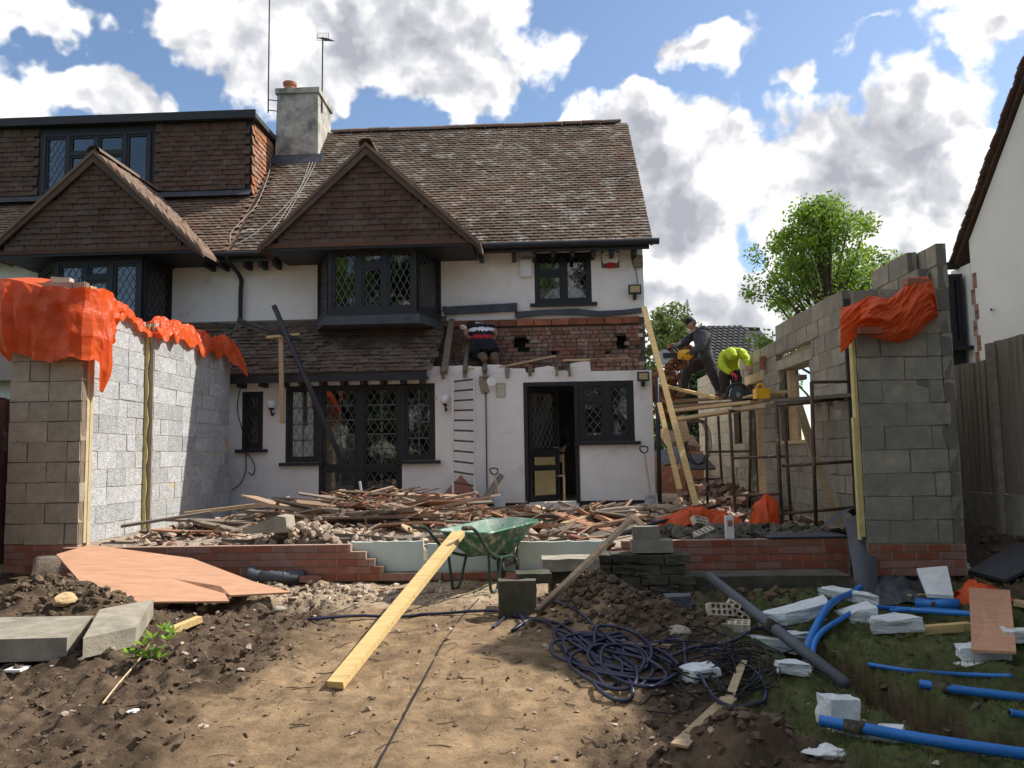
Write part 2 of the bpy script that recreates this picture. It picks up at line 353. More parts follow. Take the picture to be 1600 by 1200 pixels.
# ------------------------------------------------------------------ ground
SX0, SX1, SY0 = -5.55, 3.95, 8.435          # the raised building platform
def fbm(x, y, s, o=4): return noise.fractal(Vector((x * s, y * s, 3.7)), 1.0, 2.0, o)
def gs(x, y, cx, cy, rx, ry): return math.exp(-((x - cx) / rx) ** 2 - ((y - cy) / ry) ** 2)
TR = [(1.80, 6.1), (1.95, 5.6), (1.98, 5.2), (2.05, 4.7), (2.22, 4.3)]
def trench(x, y):
    d = 9
    for (a, b) in zip(TR, TR[1:]):
        ax, ay = a; dx, dy = b[0] - ax, b[1] - ay; t = max(0, min(1, ((x - ax) * dx + (y - ay) * dy) / (dx * dx + dy * dy)))
        d = min(d, math.hypot(x - ax - dx * t, y - ay - dy * t))
    return 1 - sstep(.13, .20, d + .07 * fbm(x, y, 4))
def pathness(x, y):
    cx = -.85 + .05 * (y - 5); w = 1.15 + .03 * (8 - y)
    return 1 - sstep(w * .75, w * 1.15, abs(x - cx) + .45 * fbm(x, y, 1.1))
def grassness(x, y):
    return sstep(1.05, 1.7, x + .5 * fbm(x, y, 1.3) - .5 * sstep(6.6, 8, y) ) * (1 - sstep(7.6, 8.0, y)) * (1 - sstep(.0, .15, trench(x, y))) * (1 - sstep(.35, .6, gs(x, y, 1.0, 4.1, .45, .4)))
def site(x, y): return SX0 < x < SX1 and y > SY0
def g(x, y):
    z = .30 * sstep(2.5, 8.6, y) * (1 if y < 8.6 else 1) + .06 * max(0, min(1, (y - 8) / 3))
    if site(x, y):
        z = .60 + .012 * (min(y, 14) - 8.3)
        z += .10 * gs(x, y, -2.2, 10.2, 2.0, 1.2) + .10 * gs(x, y, 1.3, 10.3, 1.0, 1.1) + .12 * gs(x, y, 2.9, 13.0, .9, 2.2)
        return z + .03 * fbm(x, y, 2.2)
    z += .26 * gs(x, y, -4.55, 7.15, .55, .5) + .16 * gs(x, y, -3.9, 6.9, .4, .3) + .10 * gs(x, y, -5.6, 6.6, .8, .8)
    z += .30 * gs(x, y, .34, 6.95, .36, .30) + .14 * gs(x, y, .75, 6.55, .6, .35) + .12 * gs(x, y, 1.9, 7.1, .35, .3)
    z += .22 * gs(x, y, .92, 4.12, .32, .22) + .08 * gs(x, y, 2.1, 4.0, .4, .3)
    p = pathness(x, y)
    z += (.022 + .05 * (1 - p)) * fbm(x, y, 1.6) + (.012 + .028 * (1 - p)) * fbm(x + 9, y, 6) + (.007 + .03 * (1 - p)) * fbm(x, y + 5, 15, 3) + (.002 + .010 * (1 - p)) * abs(fbm(x + 3, y, 30, 2)) - .018 * max(0, fbm(x * 1.6, y + 31, 4, 2) - .25)
    z -= .55 * trench(x, y)
    return z
def G(px, py):
    d = ray(px, py); t = 2.0
    for i in range(900):
        p = CAM + d * t
        if p.z <= g(p.x, p.y): break
        t += .02
    return CAM + d * t
def drop(x, y, h=0): return Vector((x, y, g(x, y) + h))
def axis(lo, hi, step, lim, grow=1.25):
    a = [lo]; 
    while a[-1] < hi: a.append(a[-1] + step)
    s = step
    while a[-1] < lim: s *= grow; a.append(a[-1] + s)
    s = step; b = [lo]
    while b[-1] > -lim: s *= grow; b.append(b[-1] - s)
    return sorted(set(b + a))
def build_ground():
    xs = axis(-5.2, 4.2, .025, 900); ys = axis(3.6, 8.28, .024, 900)
    ys = sorted([y for y in ys if not (8.20 < y < 8.50)] + [8.22, 8.29, 8.35, 8.41, 8.43, 8.445, 8.50])
    xs = sorted([x for x in xs if not (-5.60 < x < -5.50 or 3.9 < x < 4.0)] + [-5.58, -5.53, 3.93, 3.97])
    nx, ny = len(xs), len(ys)
    vs = [(x, y, g(x, y) if abs(x) < 40 and -20 < y < 60 else .3) for y in ys for x in xs]
    fs = [(j * nx + i, j * nx + i + 1, (j + 1) * nx + i + 1, (j + 1) * nx + i) for j in range(ny - 1) for i in range(nx - 1)]
    me = bpy.data.meshes.new('ground'); me.from_pydata(vs, [], fs)
    ca = me.color_attributes.new('soil', 'FLOAT_COLOR', 'POINT'); buf = []
    for (x, y, z) in vs:
        p = pathness(x, y); gr = grassness(x, y); n = .5 + .5 * fbm(x, y, 3)
        mud = Vector((.105, .072, .047)) * (.55 + .9 * n); path = Vector((.285, .195, .112)) * (.7 + .5 * n); grs = Vector((.09, .10, .04)) * (.7 + .6 * n)
        p *= 1 - .32 * sstep(.0, .6, fbm(x + 40, y, 2.2)); c = mud.lerp(path, p)
        sand = (1 - sstep(.3, .8, abs(y - 7.75) + .3 * fbm(x, y, 2))) * (1 - sstep(-.4, .6, x)) * sstep(-3.4, -2.4, x)
        c = c.lerp(Vector((.40, .31, .21)), sand * .8)
        c = c.lerp(grs, gr)
        if site(x, y): c = Vector((.36, .29, .225)) * (.75 + .5 * n)
        if y > 20 or abs(x) > 8: c = Vector((.06, .08, .03))
        buf += [c.x, c.y, c.z, 1]
    ca.data.foreach_set('color', buf)
    me.polygons.foreach_set('use_smooth', [True] * len(me.polygons))
    m = bpy.data.materials.new('soil'); m.use_nodes = True; M['soil'] = m; nt = m.node_tree; N = nt.nodes; L = nt.links; P = N['Principled BSDF']
    at = N.new('ShaderNodeAttribute'); at.attribute_name = 'soil'; geo = N.new('ShaderNodeNewGeometry')
    n1 = N.new('ShaderNodeTexNoise'); n1.inputs['Scale'].default_value = 9; n1.inputs['Detail'].default_value = 10; n1.inputs['Roughness'].default_value = .7; L.new(geo.outputs['Position'], n1.inputs['Vector'])
    mr = N.new('ShaderNodeMapRange'); L.new(n1.outputs[0], mr.inputs[0]); mr.inputs[1].default_value = .3; mr.inputs[2].default_value = .7; mr.inputs[3].default_value = .55; mr.inputs[4].default_value = 1.4
    vm = N.new('ShaderNodeVectorMath'); vm.operation = 'SCALE'; L.new(at.outputs['Color'], vm.inputs[0]); L.new(mr.outputs[0], vm.inputs['Scale']); L.new(vm.outputs[0], P.inputs['Base Color'])
    n2 = N.new('ShaderNodeTexNoise'); n2.inputs['Scale'].default_value = 45; n2.inputs['Detail'].default_value = 6; n2.inputs['Roughness'].default_value = .7; L.new(geo.outputs['Position'], n2.inputs['Vector'])
    b = N.new('ShaderNodeBump'); b.inputs['Strength'].default_value = .8; b.inputs['Distance'].default_value = .02; L.new(n2.outputs[0], b.inputs['Height']); L.new(b.outputs[0], P.inputs['Normal'])
    P.inputs['Roughness'].default_value = .95; P.inputs['Specular IOR Level'].default_value = .15
    me.materials.append(m); o = bpy.data.objects.new('ground', me); C.objects.link(o); o['kind'] = 'structure'; o['label'] = 'bare trodden earth and rough grass of the back garden'
build_ground()

# ------------------------------------------------------------------ houses
YG, YF, YE = 13.9, 14.6, 14.2
XP = atY(374, 450, YF).x                      # party line
XR = (atY(1022, 690, YG).x + atY(1005, 430, YF).x) / 2
XL = -13.0
ZE = atY(850, 379, YE).z
dE = ray(800, 197)                             # ridge seen through this pixel
KP = 1.07
tR = (ZE + KP * (CAM.y - YE) - CAM.z) / (dE.z - KP * dE.y)
YR = CAM.y + dE.y * tR; ZR = CAM.z + dE.z * tR
Z0 = atY(900, 786, YG).z                       # house floor level
LEAN_Z0 = atY(520, 582, YG - .35).z; LEAN_Z1 = atY(520, 497, YF).z; LEAN_Y0 = YG - .35
def roof_at_z(z): return YE + (z - ZE) / KP

hr = thing('semi_detached_house', 'white rendered house with steep tiled gable, half its lean-to roof stripped to bare brick', 'house', (-2, YG, Z0 - .1), 'pair of semi-detached houses')
hl = thing('semi_detached_house', 'adjoining house with wide flat-roofed dormer clad in hung tiles', 'house', (-9, YG, Z0 - .1), 'pair of semi-detached houses')

def wall_panel(x0, x1, z0, z1, y0, y1, holes, mb=None):
    mb = mb or MB(); xs = sorted({x0, x1, *[h[0] for h in holes], *[h[1] for h in holes]}); zs = sorted({z0, z1, *[h[2] for h in holes], *[h[3] for h in holes]})
    xs = [x for x in xs if x0 <= x <= x1]; zs = [z for z in zs if z0 <= z <= z1]
    def solid_(i, k):
        if i < 0 or k < 0 or i >= len(xs) - 1 or k >= len(zs) - 1: return False
        cx = (xs[i] + xs[i + 1]) / 2; cz = (zs[k] + zs[k + 1]) / 2
        return not any(h[0] < cx < h[1] and h[2] < cz < h[3] for h in holes)
    for i in range(len(xs) - 1):
        for k in range(len(zs) - 1):
            if not solid_(i, k): continue
            a, b, c, d = xs[i], xs[i + 1], zs[k], zs[k + 1]
            mb.add([(a, y0, c), (b, y0, c), (b, y0, d), (a, y0, d)], [(0, 1, 2, 3)]); mb.add([(a, y1, c), (b, y1, c), (b, y1, d), (a, y1, d)], [(3, 2, 1, 0)])
            if not solid_(i - 1, k): mb.add([(a, y0, c), (a, y1, c), (a, y1, d), (a, y0, d)], [(0, 3, 2, 1)])
            if not solid_(i + 1, k): mb.add([(b, y0, c), (b, y1, c), (b, y1, d), (b, y0, d)], [(0, 1, 2, 3)])
            if not solid_(i, k - 1): mb.add([(a, y0, c), (b, y0, c), (b, y1, c), (a, y1, c)], [(0, 3, 2, 1)])
            if not solid_(i, k + 1): mb.add([(a, y0, d), (b, y0, d), (b, y1, d), (a, y1, d)], [(0, 1, 2, 3)])
    return mb

def clipseg(p, d, w, h):
    t0, t1 = -1e9, 1e9
    for (o, dd, lo, hi) in ((p[0], d[0], 0, w), (p[1], d[1], 0, h)):
        if abs(dd) < 1e-9:
            if o < lo or o > hi: return None
            continue
        a, b = (lo - o) / dd, (hi - o) / dd
        if a > b: a, b = b, a
        t0, t1 = max(t0, a), min(t1, b)
    if t1 - t0 < .01: return None
    return (p[0] + d[0] * t0, p[1] + d[1] * t0), (p[0] + d[0] * t1, p[1] + d[1] * t1)

def win(root, P0, P1, z0, z1, cols, lead='diamond', curtain=0, sill=True, fw=.06, name='window', depth=.10, cell=(.135, .21), panel=None):
    """a framed window from P0 to P1 (x, y), outside on the right-hand side looking P0->P1; cols = [(width share, [transom shares], opening sash?)]"""
    a = Vector((P0[0], P0[1], 0)); b = Vector((P1[0], P1[1], 0)); u = (b - a); W = u.length; u.normalize(); n = Vector((u.y, -u.x, 0))
    H = z1 - z0
    mt = Matrix(((u.x, -n.x, 0, a.x), (u.y, -n.y, 0, a.y), (0, 0, 1, z0), (0, 0, 0, 1)))   # local x along, y inward, z up
    fr = MB()
    def bx(x0, x1, y0, y1, c0, c1): fr.box(x0, x1, y0, y1, c0, c1, 0, mt)
    bx(0, fw, -.02, depth, 0, H); bx(W - fw, W, -.02, depth, 0, H); bx(fw, W - fw, -.018, depth, H - fw, H); bx(fw, W - fw, -.018, depth, 0, fw)
    tot = sum(c[0] for c in cols); x = fw; panes = []
    inner = W - 2 * fw
    for ci, c in enumerate(cols):
        w = inner * c[0] / tot; xa, xb = x, x + w
        if ci > 0: bx(xa - fw * .55, xa + fw * .55, -.016, depth, fw, H - fw)
        la = xa + (fw * .55 if ci else 0); lb = xb - (fw * .55 if ci < len(cols) - 1 else 0)
        cuts = [0] + list(c[1]) + [1]; hh = H - 2 * fw
        for k in range(len(cuts) - 1):
            za = fw + hh * cuts[k] + (fw * .5 if k else 0); zb = fw + hh * cuts[k + 1] - (fw * .5 if k < len(cuts) - 2 else 0)
            if k: bx(la, lb, -.014, depth, za - fw, za)
            s = .045
            bx(la, la + s, .0, .06, za, zb); bx(lb - s, lb, .0, .06, za, zb); bx(la + s, lb - s, .002, .06, za, za + s); bx(la + s, lb - s, .002, .06, zb - s, zb)
            panes.append((la + s, lb - s, za + s, zb - s, c[2] if len(c) > 2 else lead))
        x = xb
    w_o = part(root, name, fr, 'timber_black')
    for (xa, xb, za, zb, ld) in panes:
        if ld == 'panel':
            part(w_o, 'panel', MB().box(xa - .004, xb + .004, .022, .045, za - .004, zb + .004, 0, mt), panel or 'timber_black'); continue
        part(w_o, 'pane', MB().box(xa - .004, xb + .004, .030, .034, za - .004, zb + .004, 0, mt), 'glass')
        lm = MB(); w, h = xb - xa, zb - za
        def strip(p, q, t=.0045):
            d = Vector((q[0] - p[0], q[1] - p[1])); d.normalize(); sx, sz = -d.y * t, d.x * t
            vs = []
            for yy in (.022, .0295):
                for (c, sg) in ((p, 1), (p, -1), (q, -1), (q, 1)): vs.append(mt @ Vector((xa + c[0] + sx * sg, yy, za + c[1] + sz * sg)))
            lm.add(vs, [(0, 1, 2, 3), (7, 6, 5, 4), (0, 4, 5, 1), (1, 5, 6, 2), (2, 6, 7, 3), (3, 7, 4, 0)])
        if ld in ('diamond', 'both'):
            cw, ch = cell; nx = max(2, round(w / cw)); ny = max(1, round(h / ch)); cw = w / nx; ch = h / ny
            for k in range(-ny - 1, nx + ny + 2):
                for sg in (1, -1):
                    s_ = clipseg(((k + .5) * cw, 0 if sg > 0 else 0), (cw * sg, ch), w, h)
                    if s_: strip(*s_)
            for k in range(-ny - 1, nx + ny + 2):
                pass
        if ld in ('square', 'both'):
            nx = 2; ny = max(2, round(h / .28))
            for k in range(1, nx): strip((w * k / nx, 0), (w * k / nx, h), .011)
            for k in range(1, ny): strip((0, h * k / ny), (w, h * k / ny), .011)
        if lm.v: part(w_o, 'leading', lm, 'lead_came')
    if sill: part(w_o, 'sill', MB().box(-.09, W + .09, -.11, .02, -.06, -.002, 0, mt), 'timber_black')
    if curtain:
        cm = MB(); vs = []; fs = []; nn = int(W / .03)
        for i in range(nn + 1):
            xx = W * i / nn; yy = depth + .08 + .02 * math.sin(i * 1.3) + .012 * math.sin(i * .47)
            vs += [mt @ Vector((xx, yy, .02)), mt @ Vector((xx, yy, H * curtain))]
        for i in range(nn): fs.append((2 * i, 2 * i + 2, 2 * i + 3, 2 * i + 1))
        cm.add(vs, fs); part(w_o, 'net_curtain', cm, 'curtain')
    return w_o
mat('lead_came', (.11, .115, .12), .1, 5, .5, 0, spec=.5)

def tile_field(par, O, u, v, W, Hh, inside, mt, gauge=.1, tw=.165, nparts=300, thick=.014, jit=1.0, name='tile', wob=.0, gaps=0, umax=None):
    O = Vector(O); u = Vector(u).normalized(); v = Vector(v).normalized(); n = u.cross(v)
    rot0 = Matrix((u, v, n)).transposed()
    tl = MB(); L_ = gauge * 1.75; w2 = tw / 2 - .003
    # a cambered clay tile, tail edge proud
    vs = []
    for yy, zz in ((-.0, .028), (L_, -.004)):
        for k in range(3): vs.append((-w2 + w2 * k, yy, zz + (.004 if k == 1 else 0)))
        for k in range(3): vs.append((-w2 + w2 * k, yy, zz - thick + (.004 if k == 1 else 0)))
    fs = [(0, 1, 7, 6), (1, 2, 8, 7), (3, 9, 10, 4), (4, 10, 11, 5), (0, 3, 4, 1), (1, 4, 5, 2), (6, 7, 10, 9), (7, 8, 11, 10), (0, 6, 9, 3), (2, 5, 11, 8)]
    tl.add(vs, fs); me = tl.mesh(name); me.materials.append(M[mt])
    items = []; rows = int(Hh / gauge)
    for r in range(rows):
        vv = r * gauge; sh = tw / 2 * (r % 2) + rnd.uniform(-.01, .01)
        k = 0
        while k * tw + sh < W + tw * .5:
            uu = k * tw + sh; k += 1
            if umax is not None and uu + tw / 2 > umax:
                if uu - tw / 2 > umax - .03: continue
                uu = umax - tw / 2
            if not inside(uu, vv): continue
            if gaps and rnd.random() < gaps: continue
            wv = wob * fbm(O.x + uu * 1.0, r * .9, .8) if wob else 0
            p = O + u * (uu + rnd.gauss(0, .003) * jit) + v * (vv + wv + rnd.gauss(0, .004) * jit) + n * (abs(rnd.gauss(0, .003)) * jit)
            items.append((p, rnd.gauss(0, .018) * jit, rnd.gauss(0, .03) * jit))
    items.sort(key=lambda t: (t[0] - CAM).length)
    mb = MB()
    for i, (p, rz, rx) in enumerate(items):
        rm = rot0 @ Euler((rx, 0, rz)).to_matrix()
        if i < nparts: piece(par, name, me, None, p, rm.to_euler())
        else: mb.add([p + rm @ Vector(q) for q in vs], fs)
    if mb.v: part(par, name + '_courses', mb, mt, kind='stuff')
    return len(items)

# ---- upper walls (first floor)
ZT = ZE + .15
bayR = rectY(513, 386, 651, 488, YG - .15); bayL = rectY(86, 400, 222, 470, YG - .15)
YB = YG - .15
wr = rectY(835, 395, 924, 474, YF)
bx0, bx1 = atY(497, 440, YF).x, atY(688, 440, YF).x
lx0, lx1 = atY(60, 440, YF).x, atY(268, 440, YF).x
zb0 = bayR[2] - .05; zbt = ZE - .02
W1 = wall_panel(XP, XR, LEAN_Z1 - .12, ZT, YF, YF + .22, [(bx0 + .05, bx1 - .05, zb0, zbt), wr])
wall_up = part(hr, 'wall', W1, 'render_white')
W1l = wall_panel(XL, XP - .003, LEAN_Z1 - .12, ZT, YF, YF + .22, [(lx0 + .05, lx1 - .05, zb0 - .1, zbt)])
part(hl, 'wall', W1l, 'render_white')
# first-floor window and the bays
win(hr, (wr[0], YF + .02), (wr[1], YF + .02), wr[2], wr[3], [(1, [.62]), (.95, [])], curtain=.35)
def bay(root, x0, x1, xa, xb, z0, z1, full=True):
    win(root, (x0, YB), (x1, YB), z0, z1, [(1, []), (.95, [.74], 'diamond'), (1, [])], curtain=0, sill=False, name='bay_window', fw=.075)
    win(root, (x1 + .02, YB + .03), (xb, YF + .02), z0, z1, [(1, [])], curtain=0, sill=False, name='bay_window', fw=.075, curtain_=0) if False else win(root, (x1 + .02, YB + .03), (xb, YF + .02), z0, z1, [(1, [])], sill=False, name='bay_window', fw=.075)
    win(root, (xa, YF + .02), (x0 - .02, YB + .03), z0, z1, [(1, [])], sill=False, name='bay_window', fw=.06)
    pl = [(x0 - .05, YB - .06), (x1 + .05, YB - .06), (xb + .05, YF), (xa - .05, YF)]
    part(root, 'bay_sill', MB().prism([(p[0], p[1], z0 - .055) for p in pl], (0, 0, .05)), 'timber_black')
    part(root, 'bay_head', MB().prism([(p[0], p[1], z1 + .003) for p in pl], (0, 0, max(.06, ZE + .02 - z1))), 'timber_black')
    # room behind the glass
    r = MB(); r.add([(xa, YF + .25, z0 - .2), (xb, YF + .25, z0 - .2), (xb, YF + 2.2, z0 - .2), (xa, YF + 2.2, z0 - .2), (xa, YF + .25, z1 + .1), (xb, YF + .25, z1 + .1), (xb, YF + 2.2, z1 + .1), (xa, YF + 2.2, z1 + .1)], [(0, 1, 2, 3), (4, 7, 6, 5), (1, 5, 6, 2), (2, 6, 7, 3), (3, 7, 4, 0)])
    part(root, 'room', r, 'interior')
    # hip of lead under the bay
    pl2 = [(x0 - .08, YB - .08), (x1 + .08, YB - .08), (xb + .06, YF - .002), (xa - .06, YF - .002)]
    mb = MB(); top = [(p[0], p[1], z0 - .058) for p in pl]; bot = [(p[0], p[1], z0 - .22) for p in pl2]
    mb.add(top + bot, [(0, 1, 2, 3), (7, 6, 5, 4), (0, 4, 5, 1), (1, 5, 6, 2), (2, 6, 7, 3), (3, 7, 4, 0)])
    part(root, 'lead_apron', mb, 'lead')
bay(hr, bayR[0], bayR[1], bx0, bx1, bayR[2], bayR[3])
bay(hl, bayL[0], bayL[1], lx0, lx1, bayR[2] - .05, bayR[3] - .1)
rb = MB(); rb.box(wr[0] - .4, wr[1] + .3, YF + .26, YF + 2.5, wr[2] - .3, wr[3] + .2); rb.f = rb.f[:2] + rb.f[3:]; rb.m = rb.m[1:]
part(hr, 'room', rb, 'interior')

# ---- main roof: a boarded slope with clay tiles on it
XV = (atY(1013, 374, YE).x + atY(986, 190, YR).x) / 2
vdir = Vector((0, 1, KP)).normalized(); SL = math.hypot(YR - YE, ZR - ZE)
def slope_slab(x0, x1, s0=0, s1=None, d=.05, y_back=None):
    s1 = SL if s1 is None else s1; n = Vector((0, -KP, 1)).normalized()
    p = [Vector((x0, YE, ZE)) + vdir * s0, Vector((x1, YE, ZE)) + vdir * s0, Vector((x1, YE, ZE)) + vdir * s1, Vector((x0, YE, ZE)) + vdir * s1]
    return MB().prism([q - n * .012 for q in p], -n * d)
mbr = slope_slab(XP, XV - .03)
# rear slope and the right-hand gable end
mbr.prism([(XP, YR, ZR - .02), (XV - .03, YR, ZR - .02), (XV - .03, YR + 3.3, ZE), (XP, YR + 3.3, ZE)], (0, -.03, -.05))
roof_r = part(hr, 'roof', mbr, 'tile_brown')
part(hr, 'gable_end', MB().prism([(XR - .05, YF + .23, ZE - .1), (XR - .05, YR + 3.0, ZE - .1), (XR - .05, YR, ZR - .14), (XR - .05, YF + .23, ZE + .32)], (-.2, 0, 0)), 'render_white')
part(hr, 'side_wall', MB().box(XR - .22, XR - .002, YF + .225, YR + 3, Z0 - .3, ZE - .1), 'render_white')
part(hr, 'rear_wall', MB().box(XP, XR - .23, YR + 2.8, YR + 3, Z0 - .3, ZE - .1), 'render_white')
mbl = slope_slab(XL, XP - .004)
mbl.prism([(XL, YR, ZR - .02), (XP - .004, YR, ZR - .02), (XP - .004, YR + 3.3, ZE), (XL, YR + 3.3, ZE)], (0, -.03, -.05))
roof_l = part(hl, 'roof', mbl, 'tile_brown')
def gable_pts(ax, ay, lx, ly, rx, ry, Y):
    return atY(ax, ay, Y), atY(lx, ly, Y), atY(rx, ry, Y)
YGB = 13.5
gR = gable_pts(573, 229, 410, 384, 746, 379, YGB); gL = gable_pts(150, 241, -18, 394, 314, 391, YGB)
def cut_by_gable(gp):
    a, l, r = gp; zf = (l.z + r.z) / 2
    def f(x, z):     # is the main slope hidden under this gable's own roof at this height?
        if z > a.z: return False
        t = (a.z - z) / (a.z - zf); return a.x - (a.x - l.x) * t < x < a.x + (r.x - a.x) * t
    return f
cR, cL = cut_by_gable(gR), cut_by_gable(gL)
d0, d1 = atY(395, 182, 15.6), atY(395, 300, 15.6)
DX1, DZ1, DZ0, DY = d0.x, d0.z - .06, d1.z, 15.6
cyh = [atY(430, 190, 16.75).x, atY(498, 190, 16.75).x]
def ins_r(uu, vv):
    x = XP + uu; z = ZE + vdir.z * vv; y = YE + vdir.y * vv
    if x > XV or cR(x, z): return False
    return True
def ins_l(uu, vv):
    x = XL + uu; z = ZE + vdir.z * vv
    if x > XP - .08 or cL(x, z) or x < -11.5: return False
    if x < DX1 - .02 and z > DZ0: return False
    return True
tile_field(roof_r, (XP + .08, YE, ZE), (1, 0, 0), vdir, XV - XP, SL - .06, ins_r, 'tile_lichen', wob=.02, jit=.6, umax=XV - XP - .08)
tile_field(roof_l, (XL, YE, ZE), (1, 0, 0), vdir, XP - XL, SL - .06, ins_l, 'tile_brown', wob=.02)
# ridge tiles
rt = MB(); nseg = 6
vs = []
for xx in (0, .44):
    for k in range(nseg + 1):
        an = math.pi * k / nseg; vs.append((xx, .13 * math.cos(an), .11 * math.sin(an)))
rt.add(vs, [(k, k + 1, nseg + 2 + k, nseg + 1 + k) for k in range(nseg)]); rme = rt.mesh('ridge_tile'); rme.materials.append(M['tile_brown'])
x = cyh[1] + .05
while x < XV - .40:
    piece(roof_r, 'ridge_tile', rme, None, (x, YR, ZR - .05 + rnd.uniform(-.006, .01)), (0, rnd.gauss(0, .008), 0)); x += .445
# verge undercloak + gutter with rafter feet
part(roof_r, 'verge', MB().prism([Vector((XV - .06, YE - .05, ZE - .12)), Vector((XV - .06, YE - .05, ZE - .02)), Vector((XV - .06, YR, ZR - .02)), Vector((XV - .06, YR, ZR - .14))], (.05, 0, 0)), 'timber_black')
xg0 = atY(748, 379, YE).x
part(hr, 'gutter', MB().tube([(xg0, YE - .07, ZE - .05), (XV + .10, YE - .07, ZE - .05)], .06, 10), 'timber_black')
part(hr, 'fascia', MB().box(xg0, XV - .07, YE - .005, YE + .025, ZE - .17, ZE - .025), 'timber_black')
part(hr, 'soffit', MB().box(xg0, XR - .01, YE + .03, YF + .01, ZE - .06, ZE - .03), 'timber_black')
for px in (752, 803, 835, 864, 894, 926, 955, 990):
    xx = atY(px, 395, YF - .15).x; part(hr, 'rafter_foot', MB().box(xx - .035, xx + .035, YE + .04, YF - .002, ZE - .26, ZE - .065), 'timber_black')
xq0, xq1 = atY(990, 405, YF - .03).x, XR - .01
part(hr, 'corner_corbel', MB().box(xq0, xq1, YF - .10, YF - .004, ZE - .42, ZE - .20), 'wood_old')
# ---- the eaves of the gap between gables, valley gutter and downpipe
ve0, ve1 = gL[2].x - .02, gR[1].x + .02
part(hl, 'gutter', MB().tube([(ve0, YE - .07, ZE - .07), (ve1, YE - .07, ZE - .07)], .06, 10), 'timber_black')
part(hl, 'fascia', MB().box(ve0, ve1, YE - .005, YE + .02, ZE - .2, ZE - .03), 'timber_black')
for px in (330, 352, 388, 412, 434):
    xx = atY(px, 405, YF - .15).x; part(hl, 'rafter_foot', MB().box(xx - .035, xx + .035, YE + .03, YF - .002, ZE - .28, ZE - .07), 'timber_black')
dpx = atY(376, 450, YF - .08).x
part(hl, 'downpipe', MB().tube(bez([(dpx - .12, YE - .07, ZE - .1), (dpx - .1, YE - .02, ZE - .2), (dpx, YF - .09, ZE - .42), (dpx, YF - .08, ZE - .7), (dpx, YF - .08, LEAN_Z1 - .05)], 5), .04, 10), 'timber_black')

# ---- gables with hung tiles
def gable(root, gp, vis):
    a, l, r = gp; zb = (l.z + r.z) / 2; Y = YGB
    back = MB().prism([(l.x + .12, Y + .03, zb + .02), (r.x - .12, Y + .03, zb + .02), (a.x, Y + .03, a.z - .10)], (0, .06, 0))
    gb = part(root, 'gable', back, 'timber_black')
    sl = (a.z - zb) / ((r.x - l.x) / 2)
    def ins(uu, vv):
        x = l.x + uu; z = zb + .02 + vv
        hw = (a.z - .16 - z) / sl
        return abs(x - a.x) < hw - .05
    tile_field(gb, (l.x, Y + .012, zb + .03), (1, 0, 0), (0, 0, 1), r.x - l.x, a.z - zb, ins, 'tile_hung', gauge=.105, tw=.19)
    # the gable's own two roof slopes run back into the main slope
    yb = roof_at_z(a.z)
    for sx, foot in ((-1, l), (1, r)):
        fz = foot.z; ft = Vector((foot.x + sx * .06, Y - .10, fz - .02)); ap = Vector((a.x, Y - .10, a.z + .05)); yf = roof_at_z(fz) + .1
        mb = MB().prism([ft, ap, Vector((a.x, yb + .1, a.z + .05)), Vector((ft.x, max(yf, Y + .6), fz - .02))], (0, 0, -.07))
        sr = part(root, 'gable_slope', mb, 'tile_brown')
        # barge board under the tile edge, with a kicked foot
        d = (ap - ft); k1 = ft + d * .12
        mbb = MB().prism([ft + Vector((0, .02, -.02)), k1 + Vector((0, .02, -.05)), ap + Vector((0, .02, -.09)), ap + Vector((0, .02, -.22)), k1 + Vector((sx * .02, .02, -.19)), ft + Vector((sx * .02, .02, -.13))], (0, .035, 0))
        part(root, 'barge_board', mbb, 'tile_hung')
        if sx > 0:
            u = Vector((0, 1, 0)); v = (ap - ft).normalized()
            ln = d.length
            # tile courses on the visible side slope
            nrm = u.cross(v)
            def ins2(uu, vv, ft=ft, v=v):
                p = ft + v * vv; return (p.y + uu) < roof_at_z(p.z) + .05
            O = ft + Vector((0, .04, .02))
            vv_ = Vector((0, -1, 0)).cross(v)
            tile_field(sr, O + Vector((0, 2.2, 0)), (0, -1, 0), v, 2.2, ln - .05, lambda uu, vv, ft=ft, v=v: (ft.y + .04 + 2.2 - uu) < roof_at_z((ft + v * vv).z) + .05 and uu < 2.16, 'tile_brown', nparts=160)
    rr = MB(); 
    yy = Y - .1
    while yy < yb:
        piece(gb, 'ridge_tile', rme, None, (a.x, yy, a.z + .015), (0, 0, math.pi / 2)); yy += .43
    part(root, 'gable_soffit', MB().box(l.x + .1, r.x - .1, Y + .0, YF + .0, zb - .07, zb + .005), 'timber_black')
    part(root, 'tilting_board', MB().box(l.x + .1, r.x - .1, Y - .02, Y + .02, zb - .03, zb + .05), 'tile_hung')
gable(hr, gR, True); gable(hl, gL, True)

# ---- flat-roofed dormer on the left house
dr = MB(); dl = -12.5
dw = rectY(68, 208, 236, 300, DY); 
dback = roof_at_z(DZ1)
dm = part(hl, 'dormer', wall_panel(dl, DX1, DZ0 - .1, DZ1, DY, DY + .12, [(dw[0], dw[1], dw[2], dw[3])]), 'timber_black')
part(hl, 'dormer_cheek', MB().prism([(DX1 - .05, DY + .13, DZ0 - .1), (DX1 - .05, DY + .13, DZ1), (DX1 - .05, dback + .2, DZ1)], (.04, 0, 0)), 'timber_black')
tile_field(dm, (dl + .09, DY - .014, DZ0 + .06), (1, 0, 0), (0, 0, 1), DX1 - dl, DZ1 - DZ0 - .12, lambda u, v: -11.6 < dl + .09 + u < DX1 - .07 and not (dw[0] - .12 < dl + .09 + u < dw[1] + .12 and dw[2] - .15 < DZ0 + .06 + v < dw[3] + .05), 'tile_hung', gauge=.105, tw=.19)
